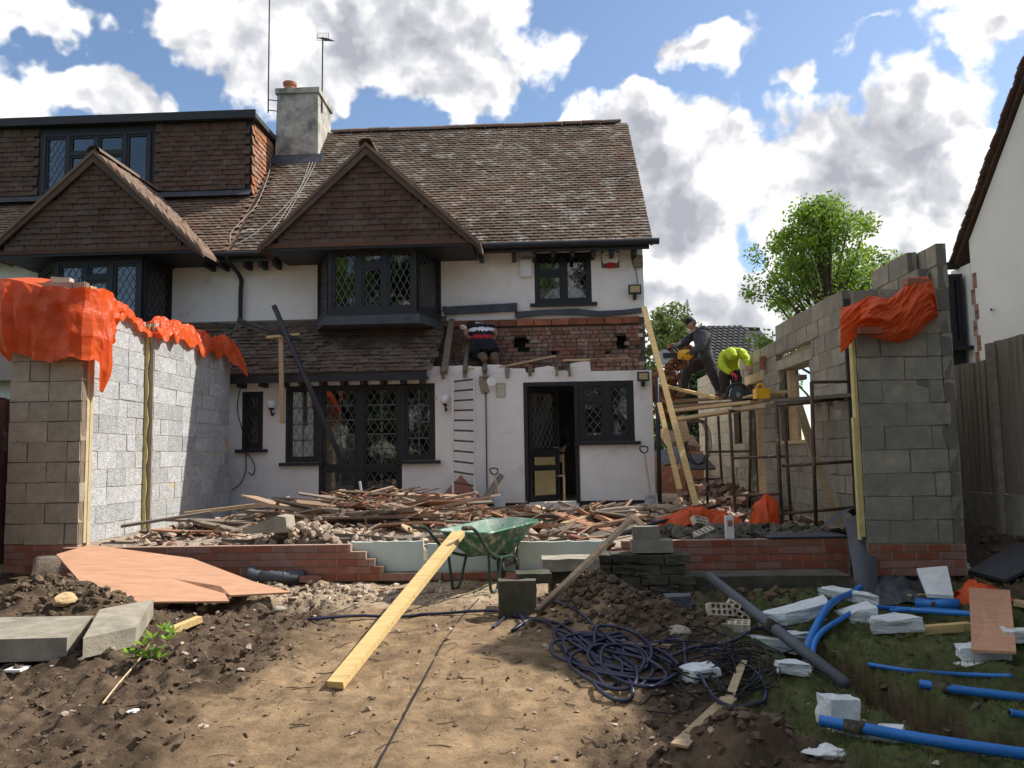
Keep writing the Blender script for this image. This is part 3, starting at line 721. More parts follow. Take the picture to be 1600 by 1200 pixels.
ck = hl.children[-2] if False else None
chk = [o for o in hl.children if o.name.startswith('dormer_cheek')][0]
tile_field(chk, (DX1 + .004, DY + .05, DZ0 - .04), (0, 1, 0), (0, 0, 1), dback - DY, DZ1 - DZ0, lambda u, v: DY + .05 + u < dback and DZ0 - .04 + v > ZE + KP * (DY + u - YE) - .12, 'tile_hung_lit', gauge=.105, tw=.19)
part(hl, 'dormer_roof', MB().prism([(dl, DY - .14, DZ1), (DX1 + .10, DY - .14, DZ1), (DX1 + .10, YR + .6, DZ1), (dl, YR + .6, DZ1)], (0, 0, .10)), 'lead')
part(hl, 'dormer_fascia', MB().box(dl, DX1 + .12, DY - .19, DY - .145, DZ1 - .04, DZ1 + .13), 'timber_black')
part(hl, 'dormer_flashing', MB().prism([(dl, DY - .16, DZ0 - .11), (DX1, DY - .16, DZ0 - .11), (DX1, DY - .005, DZ0 + .05), (dl, DY - .005, DZ0 + .05)], (0, -.01, .01)), 'lead')
win(hl, (dw[0], DY - .02), (dw[1], DY - .02), dw[2], dw[3], [(.8, []), (1, [.66], 'none'), (1, [.66], 'none'), (.8, [], 'none')], sill=False)
rb = MB(); rb.box(dw[0] - .3, dw[1] + .3, DY + .16, DY + 1.6, dw[2] - .2, dw[3] + .05); rb.f = rb.f[:2] + rb.f[3:]; rb.m = rb.m[1:]
part(hl, 'room', rb, 'interior')

# ---- chimney
cz = atY(465, 138, 16.75).z; cx0, cx1 = cyh
ch = MB(); cyf, cyb = 16.72, 17.85
ch.add([(cx0, cyf, 7.6), (cx1, cyf, 7.6), (cx1, cyb, 7.6), (cx0, cyb, 7.6), (cx0 + .04, cyf + .03, cz - .12), (cx1 - .02, cyf + .03, cz - .12), (cx1 - .02, cyb - .03, cz - .12), (cx0 + .04, cyb - .03, cz - .12)], [(0, 3, 2, 1), (4, 5, 6, 7), (0, 1, 5, 4), (1, 2, 6, 5), (2, 3, 7, 6), (3, 0, 4, 7)])
ch.box(cx0 + .0, cx1 + .02, cyf - .01, cyb + .01, cz - .12, cz)
chim = part(roof_r, 'chimney', ch, 'chimney_render')
for (px, dy, h) in ((453, .25, .24), (461, .6, .2)):
    p = atY(px, 137, cyf + dy)
    part(roof_r, 'chimney_pot', MB().lathe([(.15, 0), (.15, .03), (.125, .06), (.12, h - .08), (.15, h - .06), (.155, h), (.12, h), (.11, h - .1)], 16, (p.x, cyf + dy, cz - .01)), 'terracotta')
zc = ZE + KP * (cyf - YE)
part(roof_r, 'chimney_flashing', MB().prism([(cx0 - .1, cyf - .16, zc - .15), (cx1 + .12, cyf - .16, zc - .15), (cx1 + .12, cyf - .005, zc + .10), (cx0 - .1, cyf - .005, zc + .10)], (0, -.012, .012)), 'lead')
# cables slung down the roof from the chimney
def on_roof(px, py, lift=.03):
    d = ray(px, py); t = (ZE + KP * (CAM.y - YE) - CAM.z) / (d.z - KP * d.y); p = CAM + d * t; return p + Vector((0, -.7, .7)) * lift
for pl in ([(508, 212), (492, 260), (465, 310), (438, 355), (412, 384)], [(500, 228), (478, 280), (450, 320), (405, 362), (368, 386)], [(424, 248), (420, 275), (402, 320), (380, 345), (362, 365), (360, 380)], [(494, 222), (472, 290), (448, 330), (420, 372)]):
    part(roof_r, 'aerial_cable', MB().tube(bez([on_roof(*p) for p in pl], 6), .0075, 5), 'mortar')

# ---- ground floor
nw = rectY(378, 612, 411, 702, YG); fd = rectY(446, 601, 680, 786, YG); fs_ = rectY(446, 601, 680, 721, YG)
kd = rectY(819, 598, 905, 786, YG); kw = rectY(903, 595, 991, 690, YG)
kx1 = kd[1]
ztop = atY(850, 572, YG).z
dl0 = atY(498, 690, YG).x; dl1 = atY(628, 690, YG).x
holes = [nw, (fs_[0], dl0, fs_[2], fs_[3]), (dl0, dl1, Z0 - .02, fs_[3]), (dl1, fs_[1], fs_[2], fs_[3]), (kd[0], kx1, Z0 + .02, kw[3]), (kx1, kw[1], kw[2], kw[3])]
gw = part(hr, 'ground_floor_wall', wall_panel(XP, XR, Z0 - .35, ztop - .11, YG, YG + .25, holes), 'render_white')
part(hl, 'ground_floor_wall', wall_panel(XL, XP - .003, Z0 - .35, LEAN_Z0 + .1, YG, YG + .25, []), 'render_white')
part(hr, 'plinth', MB().box(atY(905, 780, YG).x, XR - .02, YG - .02, YG - .002, Z0 - .3, Z0 + .035), 'timber_black')
part(hr, 'plinth', MB().box(atY(745, 780, YG).x, kd[0] - .02, YG - .02, YG - .002, Z0 - .3, Z0 + .02), 'timber_black')
# broken top of the wall between the old rafters, lump by lump
lumps = [(664, 688, 571), (697, 723, 571), (730, 754, 570), (761, 789, 570), (796, 822, 573), (835, 868, 572), (871, 888, 576), (891, 923, 566)]
for (a, b, t) in lumps:
    x0, x1, zl, zh = rectY(a, t, b, 585, YG); zh -= rnd.uniform(0, .03)
    pl = [(x0, YG + .003, ztop - .108), (x1, YG + .003, ztop - .108), (x1 - rnd.uniform(0, .02), YG + .003, zh + rnd.uniform(-.02, .02)), ((x0 + x1) / 2 + rnd.uniform(-.08, .08), YG + .003, zh + rnd.uniform(-.01, .015)), (x0 + rnd.uniform(0, .02), YG + .003, zh + rnd.uniform(-.02, .02))]
    part(gw, 'wall_lump', MB().prism(pl, (0, .2, 0)), 'render_white')
for px in (692.5, 726.5, 757.5, 792.5, 828, 869.5, 889.5):
    xx = atY(px, 578, YG).x; w = .03 if px < 850 else .018; part(gw, 'rafter_end', MB().box(xx - w, xx + w, YG - .05 - rnd.uniform(0, .06), YG + .22, ztop - .16 - rnd.uniform(0, .04), ztop - .02), 'wood_grey')
# brick inner leaf showing where the render fell off, above the kitchen window
bme = MB().box(-.1, .1, -.05, .05, -.0325, .0325).mesh('brick'); bme.materials.append(M['brick_old'])
hme = MB().box(-.048, .048, -.05, .05, -.0325, .0325).mesh('brick'); hme.materials.append(M['brick_old'])
hpe = MB().box(-.048, .048, -.05, .05, -.0325, .0325).mesh('brick'); hpe.materials.append(M['brick_pale'])
def brick_area(par, x0, x1, z0, z1, Y, keep=lambda x, z: True, mixh=.55, pale=lambda x: False, rough=.008):
    r = 0; z = z0 + .0375
    while z < z1:
        x = x0 + rnd.uniform(0, .1)
        while x < x1:
            hd = rnd.random() < mixh; w = .108 if hd else .215
            if x + w > x1 + .02: break
            cx = x + w / 2
            if keep(cx, z): piece(par, 'brick', hpe if pale(cx) and hd else (hme if hd else bme), None, (cx, Y + .05 + rnd.uniform(-rough, rough), z), (rnd.gauss(0, .015), rnd.gauss(0, .012), rnd.gauss(0, .02)))
            x += w
        z += .075; r += 1
il = rectY(921, 560, 995, 592, YG)
ilp = part(hr, 'inner_leaf', MB().box(il[0], il[1] + .05, YG + .06, YG + .26, kw[3] + .09, il[3] - .0), 'mortar_dark')
brick_area(ilp, il[0], il[1] + .05, kw[3] + .10, il[3] + .02, YG + .015, rough=.012)
part(hr, 'lintel', MB().box(kd[0] - .12, kw[1] + .12, YG - .004, YG + .2, kw[3] + .004, kw[3] + .085), 'wood_grey') if False else None
# roof void deck above the ground floor rooms
xk0 = atY(690, 560, YG).x
part(hr, 'ceiling_deck', MB().box(XP, XR - .26, YG + .26, YF + .1, ztop - .26, ztop - .18), 'wood_grey')
part(hr, 'ground_floor_slab', MB().box(XP, XR - .23, YG + .02, YR + 2.7, Z0 - .12, Z0 - .01), 'concrete')
part(hr, 'upper_floor', MB().box(XP, XR - .24, YF + .24, YR + 2.7, ztop - .26, ztop - .15), 'interior')
part(hr, 'party_wall', MB().box(XP - .002, XP + .1, YG + .26, YR + 2.7, Z0, ztop - .27), 'interior')
part(hr, 'room_back', MB().box(XP, XR - .24, YG + 3.6, YG + 3.7, Z0, ztop - .27), 'interior')
# exposed brickwork of the upper wall
eb = rectY(690, 487, 1004, 570, YF - .02)
ebz1 = LEAN_Z1 + .07; ebz0 = ztop - .25
h1 = rectY(803, 527, 826, 551, YF); h2 = rectY(963, 524, 979, 545, YF); h3 = rectY(938, 550, 952, 556, YF); h4 = rectY(862, 548, 870, 556, YF)
xe = atY(993, 520, YF).x
ebp = part(hr, 'exposed_brickwork', wall_panel(eb[0] - .3, XR - .005, ebz0, LEAN_Z1 - .125, YF - .002, YF + .2, [h1, h2, h3, h4]), 'mortar_dark')
part(hr, 'hole_dark_sheet', MB().box(eb[0], XR - .3, YF + .3, YF + .32, ebz0, LEAN_Z1), 'cable_black')  # black sheet standing in for the darkness inside the brickwork holes
inh = lambda x, z: not any(h[0] < x < h[1] and h[2] < z < h[3] for h in (h1, h2, h3, h4)) and (x < xe or rnd.random() < .8)
brick_area(ebp, eb[0] - .25, XR - .02, ebz0 + .15, LEAN_Z1 - .24, YF - .035, inh, .5, lambda x: x > xe, .006)
cme = MB().box(-.155, .155, -.05, .05, -.06, .06).mesh('creasing_tile'); cme.materials.append(M['terracotta'])
x = eb[0] + .1; 
bandm = mat('band_brick', (.27, .10, .055), .3, 6, .9, .4, 60, orand=.25)
cme.materials.clear(); cme.materials.append(bandm)
while x < XR - .25:
    piece(ebp, 'band_course', cme, None, (x + .16, YF - .02, LEAN_Z1 - .18), (0, rnd.gauss(0, .01), 0)); x += .325
# ragged lead flashing left on the wall
fp = [(692, 478), (720, 481), (760, 480), (805, 475), (806, 487), (850, 484), (900, 482), (935, 486), (975, 484), (1004, 480)]
mb = MB(); tp = [atY(px, py, YF - .045) for px, py in fp]; vs = []
for p in tp: vs += [p, p + Vector((rnd.uniform(-.02, .02), -.035, -.10 + rnd.uniform(-.02, .02)))]
mb.add(vs, [(2 * i, 2 * i + 2, 2 * i + 3, 2 * i + 1) for i in range(len(tp) - 1)])
o = part(hr, 'lead_flashing', mb, 'lead'); sm = o.modifiers.new('s', 'SOLIDIFY'); sm.thickness = .02
x0_, x1_, zl_, zh_ = rectY(694, 478, 808, 490, YF - .06)
part(hr, 'lead_roll', MB().prism([(x0_, YF - .09, zl_), (x1_, YF - .09, zl_ + .03), (x1_, YF - .07, zh_ + .04), (x0_, YF - .07, zh_)], (0, .07, 0)), 'lead')
# ---- lean-to roof that is still on
lv = Vector((0, YF - LEAN_Y0, LEAN_Z1 - LEAN_Z0)); ll = lv.length; lv.normalize()
xl1 = atY(672, 560, LEAN_Y0 + .3).x
n_ = Vector((0, -lv.z, lv.y))
mb = MB().prism([Vector(p) - n_ * .012 for p in ((XP, LEAN_Y0, LEAN_Z0), (xl1 - .03, LEAN_Y0, LEAN_Z0), (xl1 + .22, YF - .005, LEAN_Z1), (XP, YF - .005, LEAN_Z1))], -n_ * .05)
lt = part(hr, 'lean_to_roof', mb, 'wood_grey')
def ins_lt(u, v): return XP + .1 + u < xl1 + .25 * v / ll + .06 * math.sin(v * 23)
tile_field(lt, (XP + .1, LEAN_Y0, LEAN_Z0), (1, 0, 0), lv, 4.6, ll - .08, ins_lt, 'tile_grey', jit=2.0, wob=.03, gaps=.01)
mb = MB().prism([Vector(p) - n_ * .012 for p in ((XL, LEAN_Y0, LEAN_Z0), (XP - .004, LEAN_Y0, LEAN_Z0), (XP - .004, YF - .005, LEAN_Z1), (XL, YF - .005, LEAN_Z1))], -n_ * .05)
ltl = part(hl, 'lean_to_roof', mb, 'wood_grey')
tile_field(ltl, (XP - 3.0, LEAN_Y0, LEAN_Z0), (1, 0, 0), lv, 3.0, ll - .08, lambda u, v: u < 2.95, 'tile_grey', jit=1.5, wob=.02, nparts=200)
part(hr, 'fascia', MB().box(XP, xl1 - .02, LEAN_Y0 - .02, LEAN_Y0 + .02, LEAN_Z0 - .16, LEAN_Z0 - .03), 'timber_black')
part(hl, 'fascia', MB().box(XP - 3, XP - .004, LEAN_Y0 - .02, LEAN_Y0 + .02, LEAN_Z0 - .16, LEAN_Z0 - .03), 'timber_black')
part(hr, 'soffit', MB().box(XP, xl1 - .03, LEAN_Y0 + .022, YG - .002, LEAN_Z0 - .12, LEAN_Z0 - .085), 'timber_black')
for px in (375, 409, 442, 471, 503, 536, 567, 598, 629, 659):
    xx = atY(px, 588, LEAN_Y0 + .1).x; part(hr, 'rafter_foot', MB().box(xx - .035, xx + .035, LEAN_Y0 + .03, YG - .003, LEAN_Z0 - .22, LEAN_Z0 - .125), 'timber_black')
# bare rafters where the covering is off
for (px0, py0, px1, py1, w) in ((694, 582, 706, 500, .11), (726, 580, 731, 540, .07), (757, 580, 760, 548, .06), (668, 570, 690, 512, .18), (655, 566, 672, 515, .16)):
    a = atY(px0, py0, YG - .13 if w < .15 else YG + .05); b = atY(px1, py1, YF - .1)
    part(hr, 'bare_rafter', MB().plank(a, b, w, .07 if w < .15 else .03), 'wood_grey')
part(hr, 'wall_plate', MB().box(xl1 - .1, atY(905, 570, YG).x, YG + .03, YG + .12, ztop - .157, ztop - .09), 'wood_grey')
mb = MB()
for i in range(60):
    x = rnd.uniform(xl1 + .1, XR - .35); mb.rock((x, rnd.uniform(YG + .05, YF - .12), ztop - .13 + rnd.uniform(0, .06)), rnd.uniform(.02, .07), rnd.uniform(.02, .05), rnd.uniform(.015, .04), rnd)
part(hr, 'broken_masonry', mb, 'brick_old', kind='stuff')
for (a, b) in (((780, 574), (868, 556)), ((730, 577), (800, 571)), ((880, 563), (985, 560))):
    part(hr, 'split_batten', MB().plank(atY(*a, YG + .02), atY(*b, YG + .1), .06, .03), 'wood_board')

# ---- ground-floor joinery
win(hr, (nw[0], YG + .03), (nw[1], YG + .03), nw[2], nw[3], [(1, [.66])])
win(hr, (fs_[0], YG + .03), (dl0, YG + .03), fs_[2], fs_[3], [(1, [], 'both')], curtain=.9)
win(hr, (dl1, YG + .03), (fs_[1], YG + .03), fs_[2], fs_[3], [(1, [], 'both')])
xm = (dl0 + dl1) / 2
win(hr, (dl0, YG + .03), (xm, YG + .03), Z0, fs_[3], [(1, [.30], 'both')], sill=False, name='french_door', curtain=.6)
win(hr, (xm, YG + .03), (dl1, YG + .03), Z0, fs_[3], [(1, [.30], 'both')], sill=False, name='french_door')
win(hr, (kx1 + .0, YG + .03), (kw[1], YG + .03), kw[2], kw[3], [(1.05, [.72]), (1, [])], curtain=.15, fw=.075)
# kitchen door frame, the door standing ajar inwards
fx0, fx1, fz1 = kd[0], kx1, kw[3]
fm = MB().box(fx0, fx0 + .07, YG - .01, YG + .1, Z0, fz1).box(fx1 - .07, fx1 - .002, YG - .012, YG + .1, Z0, fz1).box(fx0 + .07, fx1 - .07, YG - .01, YG + .1, fz1 - .07, fz1)
part(hr, 'door_frame', fm, 'timber_black')
ang = R(62); dwid = .80
hx, hy = fx0 + .075, YG + .05
kdo = win(hr, (hx, hy), (hx + dwid * math.cos(R(48)), hy + dwid * math.sin(R(48))), Z0 + .02, fz1 - .08, [(1, [.30, .42], 'diamond')], sill=False, curtain=.97, name='kitchen_door', depth=.045, fw=.05)
n = Vector((math.sin(R(48)), -math.cos(R(48)), 0)); u = Vector((math.cos(R(48)), math.sin(R(48)), 0))
for (za, zb) in ((.13, .56), (.66, .80)):
    a = Vector((hx, hy, Z0)) + u * .13 + n * .006; H_ = fz1 - .08 - Z0
    part(kdo, 'cream_panel', MB().prism([a + Vector((0, 0, za)), a + u * .54 + Vector((0, 0, za)), a + u * .54 + Vector((0, 0, zb)), a + Vector((0, 0, zb))], -n * .02 + n * .035), 'cream_panel')
pH = Vector((hx, hy, Z0 + .97)) + u * .72 + n * .05
part(kdo, 'door_handle', MB().tube([pH - n * .05, pH], .012, 8).tube([pH, pH - u * .12], .01, 8), 'brass')

# ------------------------------------------------------------------ block walls of the extension
def block_mesh(l, h, t, mt, seed):
    rg = random.Random(seed); mb = MB(); k = .006
    vs = []
    for (x, y, z) in ((-1, -1, -1), (1, -1, -1), (1, 1, -1), (-1, 1, -1), (-1, -1, 1), (1, -1, 1), (1, 1, 1), (-1, 1, 1)):
        vs.append((x * l / 2 + rg.uniform(-k, k), y * t / 2 + rg.uniform(-k, k) * .5, z * h / 2 + rg.uniform(-k, k)))
    mb.add(vs, [(0, 3, 2, 1), (4, 5, 6, 7), (0, 1, 5, 4), (1, 2, 6, 5), (2, 3, 7, 6), (3, 0, 4, 7)])
    me = mb.mesh('concrete_block'); me.materials.append(M[mt]); return me
BM = {}
def blk(l, mt, i):
    key = (round(l, 2), mt, i % 5)
    if key not in BM: BM[key] = block_mesh(key[0], .214, .1, mt, hash(key[:1]) % 999 + i % 5)
    return BM[key]
def block_wall(par, A, B, z0, ncourse, mt, mortar, top=lambda d, c: True, holes=(), face=1, flush=.006, nm='mortar', far=None):
    """leaf of 440 x 215 blocks from A to B (x, y); holes = (d0, d1, z0, z1) along the wall"""
    a = Vector((A[0], A[1], 0)); b = Vector((B[0], B[1], 0)); L_ = (b - a).length; u = (b - a) / L_; ang = math.atan2(u.y, u.x); n = Vector((-u.y, u.x, 0)) * face
    mtx = Matrix.Translation(a) @ Matrix.Rotation(ang, 4, 'Z')
    zz = [z0 + .225 * c for c in range(ncourse + 1)]
    mo = MB(); fb = MB()
    for c in range(ncourse):
        zc = z0 + .225 * c + .1125; segs = [(0, L_)]
        for (h0, h1, k0, k1) in holes:
            if k0 < zc < k1: segs = [s for (p, q) in segs for s in ((p, min(q, h0)), (max(p, h1), q)) if s[1] - s[0] > .03]
        for (p, q) in segs:
            d = p; first = True; mstart = None; mend = None
            while d < q - .02:
                l = .45
                if first: l = (.45 if c % 2 else .225) if p == 0 else rnd.choice((.45, .225, .3)); first = False
                elif rnd.random() < .10: l = .225
                l = min(l, q - d)
                if q - d - l < .06: l = q - d
                if top(d + l / 2, c):
                    mstart = d if mstart is None else mstart; mend = d + l
                    if far and far(d + l / 2, c): fb.box(d + .005, d + l - .005, -.05, .05, zc - .107, zc + .107, 0, mtx)
                    else: piece(par, 'block', blk(max(.03, l - rnd.uniform(.009, .014)), mt, rnd.randrange(5)), None, a + u * (d + l / 2) + Vector((0, 0, zc)) + n * rnd.uniform(-.004, .004), (rnd.gauss(0, .006), rnd.gauss(0, .004), ang + rnd.gauss(0, .006)))
                d += l
            if mstart is not None:
                mo.box(mstart + .004, mend - .004, -.05 + flush, .05 - flush, zc - .118, zc + .105, 0, mtx)
    part(par, nm, mo, mortar)
    if fb.v: part(par, 'far_blocks', fb, mt, kind='stuff')
    return u, n
YP, YPR = 8.6, 7.85
zb = .70
bcme = MB().box(-.1045, .1045, -.05, .05, -.0315, .0315).mesh('brick'); bcme.materials.append(M['brick_red'])
hcme = MB().box(-.0495, .0495, -.05, .05, -.0315, .0315).mesh('brick'); hcme.materials.append(M['brick_red'])
def brick_run(par, x0, x1, Y, z0, courses, xend=None, xstart=None):
    mo = MB()
    for c in range(courses):
        a = x0 if xstart is None else xstart(c); b = x1 if xend is None else xend(c); z = z0 + .075 * c + .0375
        x = a; k = 0
        mo.box(a + .005, b - .005, Y + .005, Y + .097, z - .0375, z + .034)
        while x < b - .03:
            l = .225 if not (k == 0 and c % 2) else .1125; k += 1
            if x + l > b + .005:
                l = .1125
                if x + l > b + .02: break
            piece(par, 'brick', bcme if l > .2 else hcme, None, (x + l / 2, Y + .05, z), (rnd.gauss(0, .004), rnd.gauss(0, .004), rnd.gauss(0, .004)), (1, 1, 1)); x += l
    part(par, 'mortar', mo, 'mortar_red')
# left wall
pl0, pl1 = atY(12, 700, YP).x, atY(126, 700, YP).x
X2 = atY(358, 700, 13.45).x; X1 = X2 - .11
Yst = (X2) * 1240 / -(853 - 226)
lw = thing('block_wall', 'sunlit grey block wall left of the site with tan end pier', 'wall', (X1, 10, zb))
block_wall(lw, (pl0, YP + .05), (pl1, YP + .05), zb, 13, 'block_tan', 'mortar_pier', flush=.012)
lp = MB().box(pl0 + .01, pl1 - .002, YP + .105, YP + .16, zb, zb + 2.9); part(lw, 'pier_lining', lp, 'mortar_tan')
part(lw, 'pier_reveal', MB().box(pl1 - .06, pl1 + .004, YP + .162, YP + .22, zb - .05, zb + 2.9), 'mortar_tan')
part(lw, 'outer_leaf', MB().box(pl0 + .02, X1 - .18, YP + .165, 13.4, .35, zb + 2.75), 'block_grey')
block_wall(lw, (X1 - .05, YP + .36), (X1 - .05, Yst - .03), zb - .1, 13, 'block_light', 'mortar_tan', face=-1)
block_wall(lw, (X2 - .05, Yst + .02), (X2 - .05, 13.45), zb - .1, 13, 'block_light', 'mortar_tan', face=-1)
part(lw, 'end_face', MB().box(X1 - .045, X2 - .004, Yst + .003, Yst + .03, zb - .1, zb + 2.8), 'block_tan')
vs = []; mb = MB()
for k in range(24):
    z = zb - .05 + 2.85 * k / 23; w = .05 + .012 * math.sin(k * 1.7) + rnd.uniform(-.006, .006); vs += [(X1 + .002, Yst - .028, z), (X1 + .002 + w, Yst - .028, z), (X1 + .002 + w, Yst - .006, z), (X1 + .002, Yst - .006, z)]
fs = []
for k in range(23):
    for j in range(4): fs.append((k * 4 + j, k * 4 + (j + 1) % 4, k * 4 + 4 + (j + 1) % 4, k * 4 + 4 + j))
mb.add(vs, fs); part(lw, 'insulation_edge', mb, 'insulation_yellow')
brick_run(lw, pl0, pl1, YP - .005, zb - .302, 4)
# front brick upstand, racked back in steps at the opening
fw_ = thing('brick_wall', 'low red brick front wall, broken back in steps at the opening', 'wall', (-2.5, 8.3, .33))
YW = 8.24
xs_ = [atY(px, 880, YW).x for px in (690, 600, 586, 572, 548)]
brick_run(fw_, pl1 + .04, 0, YW, .325, 5, xend=lambda c: xs_[c] )
xr0 = atY(955, 850, YW).x
rp0, rp1 = atY(1347, 700, YPR).x, atY(1500, 700, YPR).x
brick_run(fw_, xr0, rp0 - .02, YW, .325, 5, xstart=lambda c: xr0 if c < 4 else xr0 + .1)
brick_run(fw_, xs_[0] + .01, xr0 - .01, YW + .002, .325, 1)
# right wall
rw = thing('block_wall', 'shaded grey block wall with window openings along the side passage', 'wall', (3.7, 10, zb))
XA, XB = 3.75, 3.62
Ys = XB * 1240 / (1322 - 857)
block_wall(rw, (rp0, YPR + .05), (rp1 - .11, YPR + .05), zb - .02, 11, 'block_grey', 'mortar_grey')
block_wall(rw, (XA + .05, YPR + .12), (XA + .05, Ys - .02), zb - .02, 13, 'block_grey', 'mortar_grey', top=lambda d, c: c < 11 or (c == 11 and d < 1.3) or (c == 12 and .3 < d < .95), face=1)
block_wall(rw, (rp1 - .055, YPR + .0), (rp1 - .055, Ys + .5), zb - .02, 13, 'block_grey', 'mortar_grey', top=lambda d, c: c < 11 or (c == 11 and d < 1.6) or (c == 12 and .06 < d < .75), far=lambda d, c: c < 10 and d > .4)
def w_open(px0, px1, py0, py1):
    ya = XB * 1240 / (px1 - 857); yb = XB * 1240 / (px0 - 857); pm = (px0 + px1) / 2
    return ya - Ys, yb - Ys, atX(pm, py1, XB).z, atX(pm, py0, XB).z
o1 = w_open(1219, 1266, 570, 690); o2 = w_open(1170, 1192, 597, 775); o2 = (o2[0], o2[1], .6, o2[3]); o3 = w_open(1147, 1158, 640, 696)
hl_ = [(o1[0], o1[1], o1[2], o1[3]), o2, (o3[0], o3[1], o3[2], o3[3])]
dl_ = [(h[0] - .12, h[1] + .12, h[3], h[3] + .2) for h in hl_]
ystep = XB * 1240 / (1214 - 857) - Ys
def topB(d, c): return c < (13 if d < ystep else 12)
block_wall(rw, (XB + .05, Ys + .01), (XB + .05, 12.5), zb - .1, 13, 'block_grey', 'mortar_grey', top=topB, holes=hl_ + dl_)
h2_ = [(h[0] - (12.5 - Ys), h[1] - (12.5 - Ys), h[2], h[3]) for h in hl_ + dl_]
block_wall(rw, (XB + .05, 12.502), (XB + .05, 19.0), zb - .1, 12, 'block_grey', 'mortar_grey', holes=h2_, far=lambda d, c: d > 3.2)
part(rw, 'end_face', MB().box(XB + .004, XA + .06, Ys - .022, Ys + .005, zb - .1, zb + 2.7), 'steel_dark')  # block jamb, its shade put into the near-black colour
for h in (o1, o2):
    part(rw, 'lintel', MB().box(XB - .006, XB + .11, Ys + h[0] - .14, Ys + h[1] + .14, h[3] + .004, h[3] + .15), 'concrete' if h is o1 else 'wood_board')
part(rw, 'window_sill', MB().box(XB - .02, XB + .10, Ys + o1[0] - .0, Ys + o1[1], o1[2] - .03, o1[2] + .02), 'wood_board')
for (h, n0) in ((o1, .10), (o2, .14)):
    part(rw, 'cavity_closer', MB().box(XB + .11, XB + .2, Ys + h[1] - .16, Ys + h[1] - .02, h[2] + .02, h[3] - .01), 'wood_board')
# outer leaf of the side wall, seen through the openings' reveals
mb = MB()
for (ya, yb) in ((Ys + .6, Ys + o1[0]), (Ys + o1[1], Ys + o2[0]), (Ys + o2[1], 19.0)):
    mb.box(XB + .21, XB + .3, ya, yb, .4, 3.1)
mb.box(XB + .21, XB + .3, Ys + o1[0] + .003, Ys + o1[1] - .003, .4, o1[2]); mb.box(XB + .21, XB + .3, Ys + o1[0] + .003, Ys + o1[1] - .003, o1[3], 3.1); mb.box(XB + .21, XB + .3, Ys + o2[0] + .003, Ys + o2[1] - .003, o2[3], 3.1)
part(rw, 'outer_leaf', mb, 'block_grey')
brick_run(rw, rp0, rp1, YPR - .004, zb - .322, 4)
part(rw, 'insulation_edge', MB().box(rp0 - .035, rp0 - .004, YPR + .02, YPR + .1, .75, 2.75).box(rp0 - .055, rp0 - .036, YPR + .03, YPR + .09, .72, 1.9), 'insulation_yellow')
# white insulation boards stood behind the opening
for (a, t, b, bt, lab) in ((549, 845, 662, 885, 'pale insulation board beside the stepped brickwork'), (668, 848, 805, 888, 'pale insulation board standing behind the green wheelbarrow'), (811, 845, 948, 888, 'pale insulation board between wheelbarrow and mossy stone slabs')):
    x0, x1, z0_, z1_ = rectY(a, t, b, bt, YW + .13)
    pl = [(x0, YW + .115, z0_ - .05)]
    nk = 14
    pl = [(x0, YW + .115, z0_ - .05), (x1, YW + .115, z0_ - .05)] + [(x1 - (x1 - x0) * k / nk, YW + .115, z1_ - (0 if k in (0, nk) else rnd.uniform(0, .012))) for k in range(nk + 1)]
    solid('insulation_board', MB().prism(pl, (0, .05, 0)), 'board_mint', lab, 'insulation board', 'insulation boards along the opening')

# ------------------------------------------------------------------ sheets and tarpaulins
def grid_mesh(fn, nu, nv):
    mb = MB(); vs = [fn(i / nu, j / nv) for j in range(nv + 1) for i in range(nu + 1)]
    fs = [(j * (nu + 1) + i, j * (nu + 1) + i + 1, (j + 1) * (nu + 1) + i + 1, (j + 1) * (nu + 1) + i) for j in range(nv) for i in range(nu)]
    return mb.add(vs, fs)
def lerpl(pts, t):
    for (a, b) in zip(pts, pts[1:]):
        if t <= b[0]: return a[1] + (b[1] - a[1]) * (t - a[0]) / max(1e-6, b[0] - a[0])
    return pts[-1][1]
def ridg(x, y, z=0): return abs(noise.noise(Vector((x, y, z)))) * 2 - .5
def path_at(pts, t):
    P = [Vector(p) for p in pts]; ls = [(P[i + 1] - P[i]).length for i in range(len(P) - 1)]; T = sum(ls) * t
    for i, l in enumerate(ls):
        if T <= l or i == len(ls) - 1: return P[i].lerp(P[i + 1], min(1, T / l)), (P[i + 1] - P[i]).normalized()
        T -= l
zt = zb + 2.93
def tri(x): x = x % 1.0; return 1 - abs(2 * x - 1) * 2
def crease(x, y, z=0.):
    # crumpled sheet: flat facets meeting in sharp lines
    v1 = noise.voronoi(Vector((x, y, z)))[0]; v2 = noise.voronoi(Vector((x * 2.1 + 7, y * 2.1, z)))[0]
    return .75 * (v1[0] - .45) + .35 * (v2[0] - .45) + .15 * (v1[1] - v1[0] - .3)
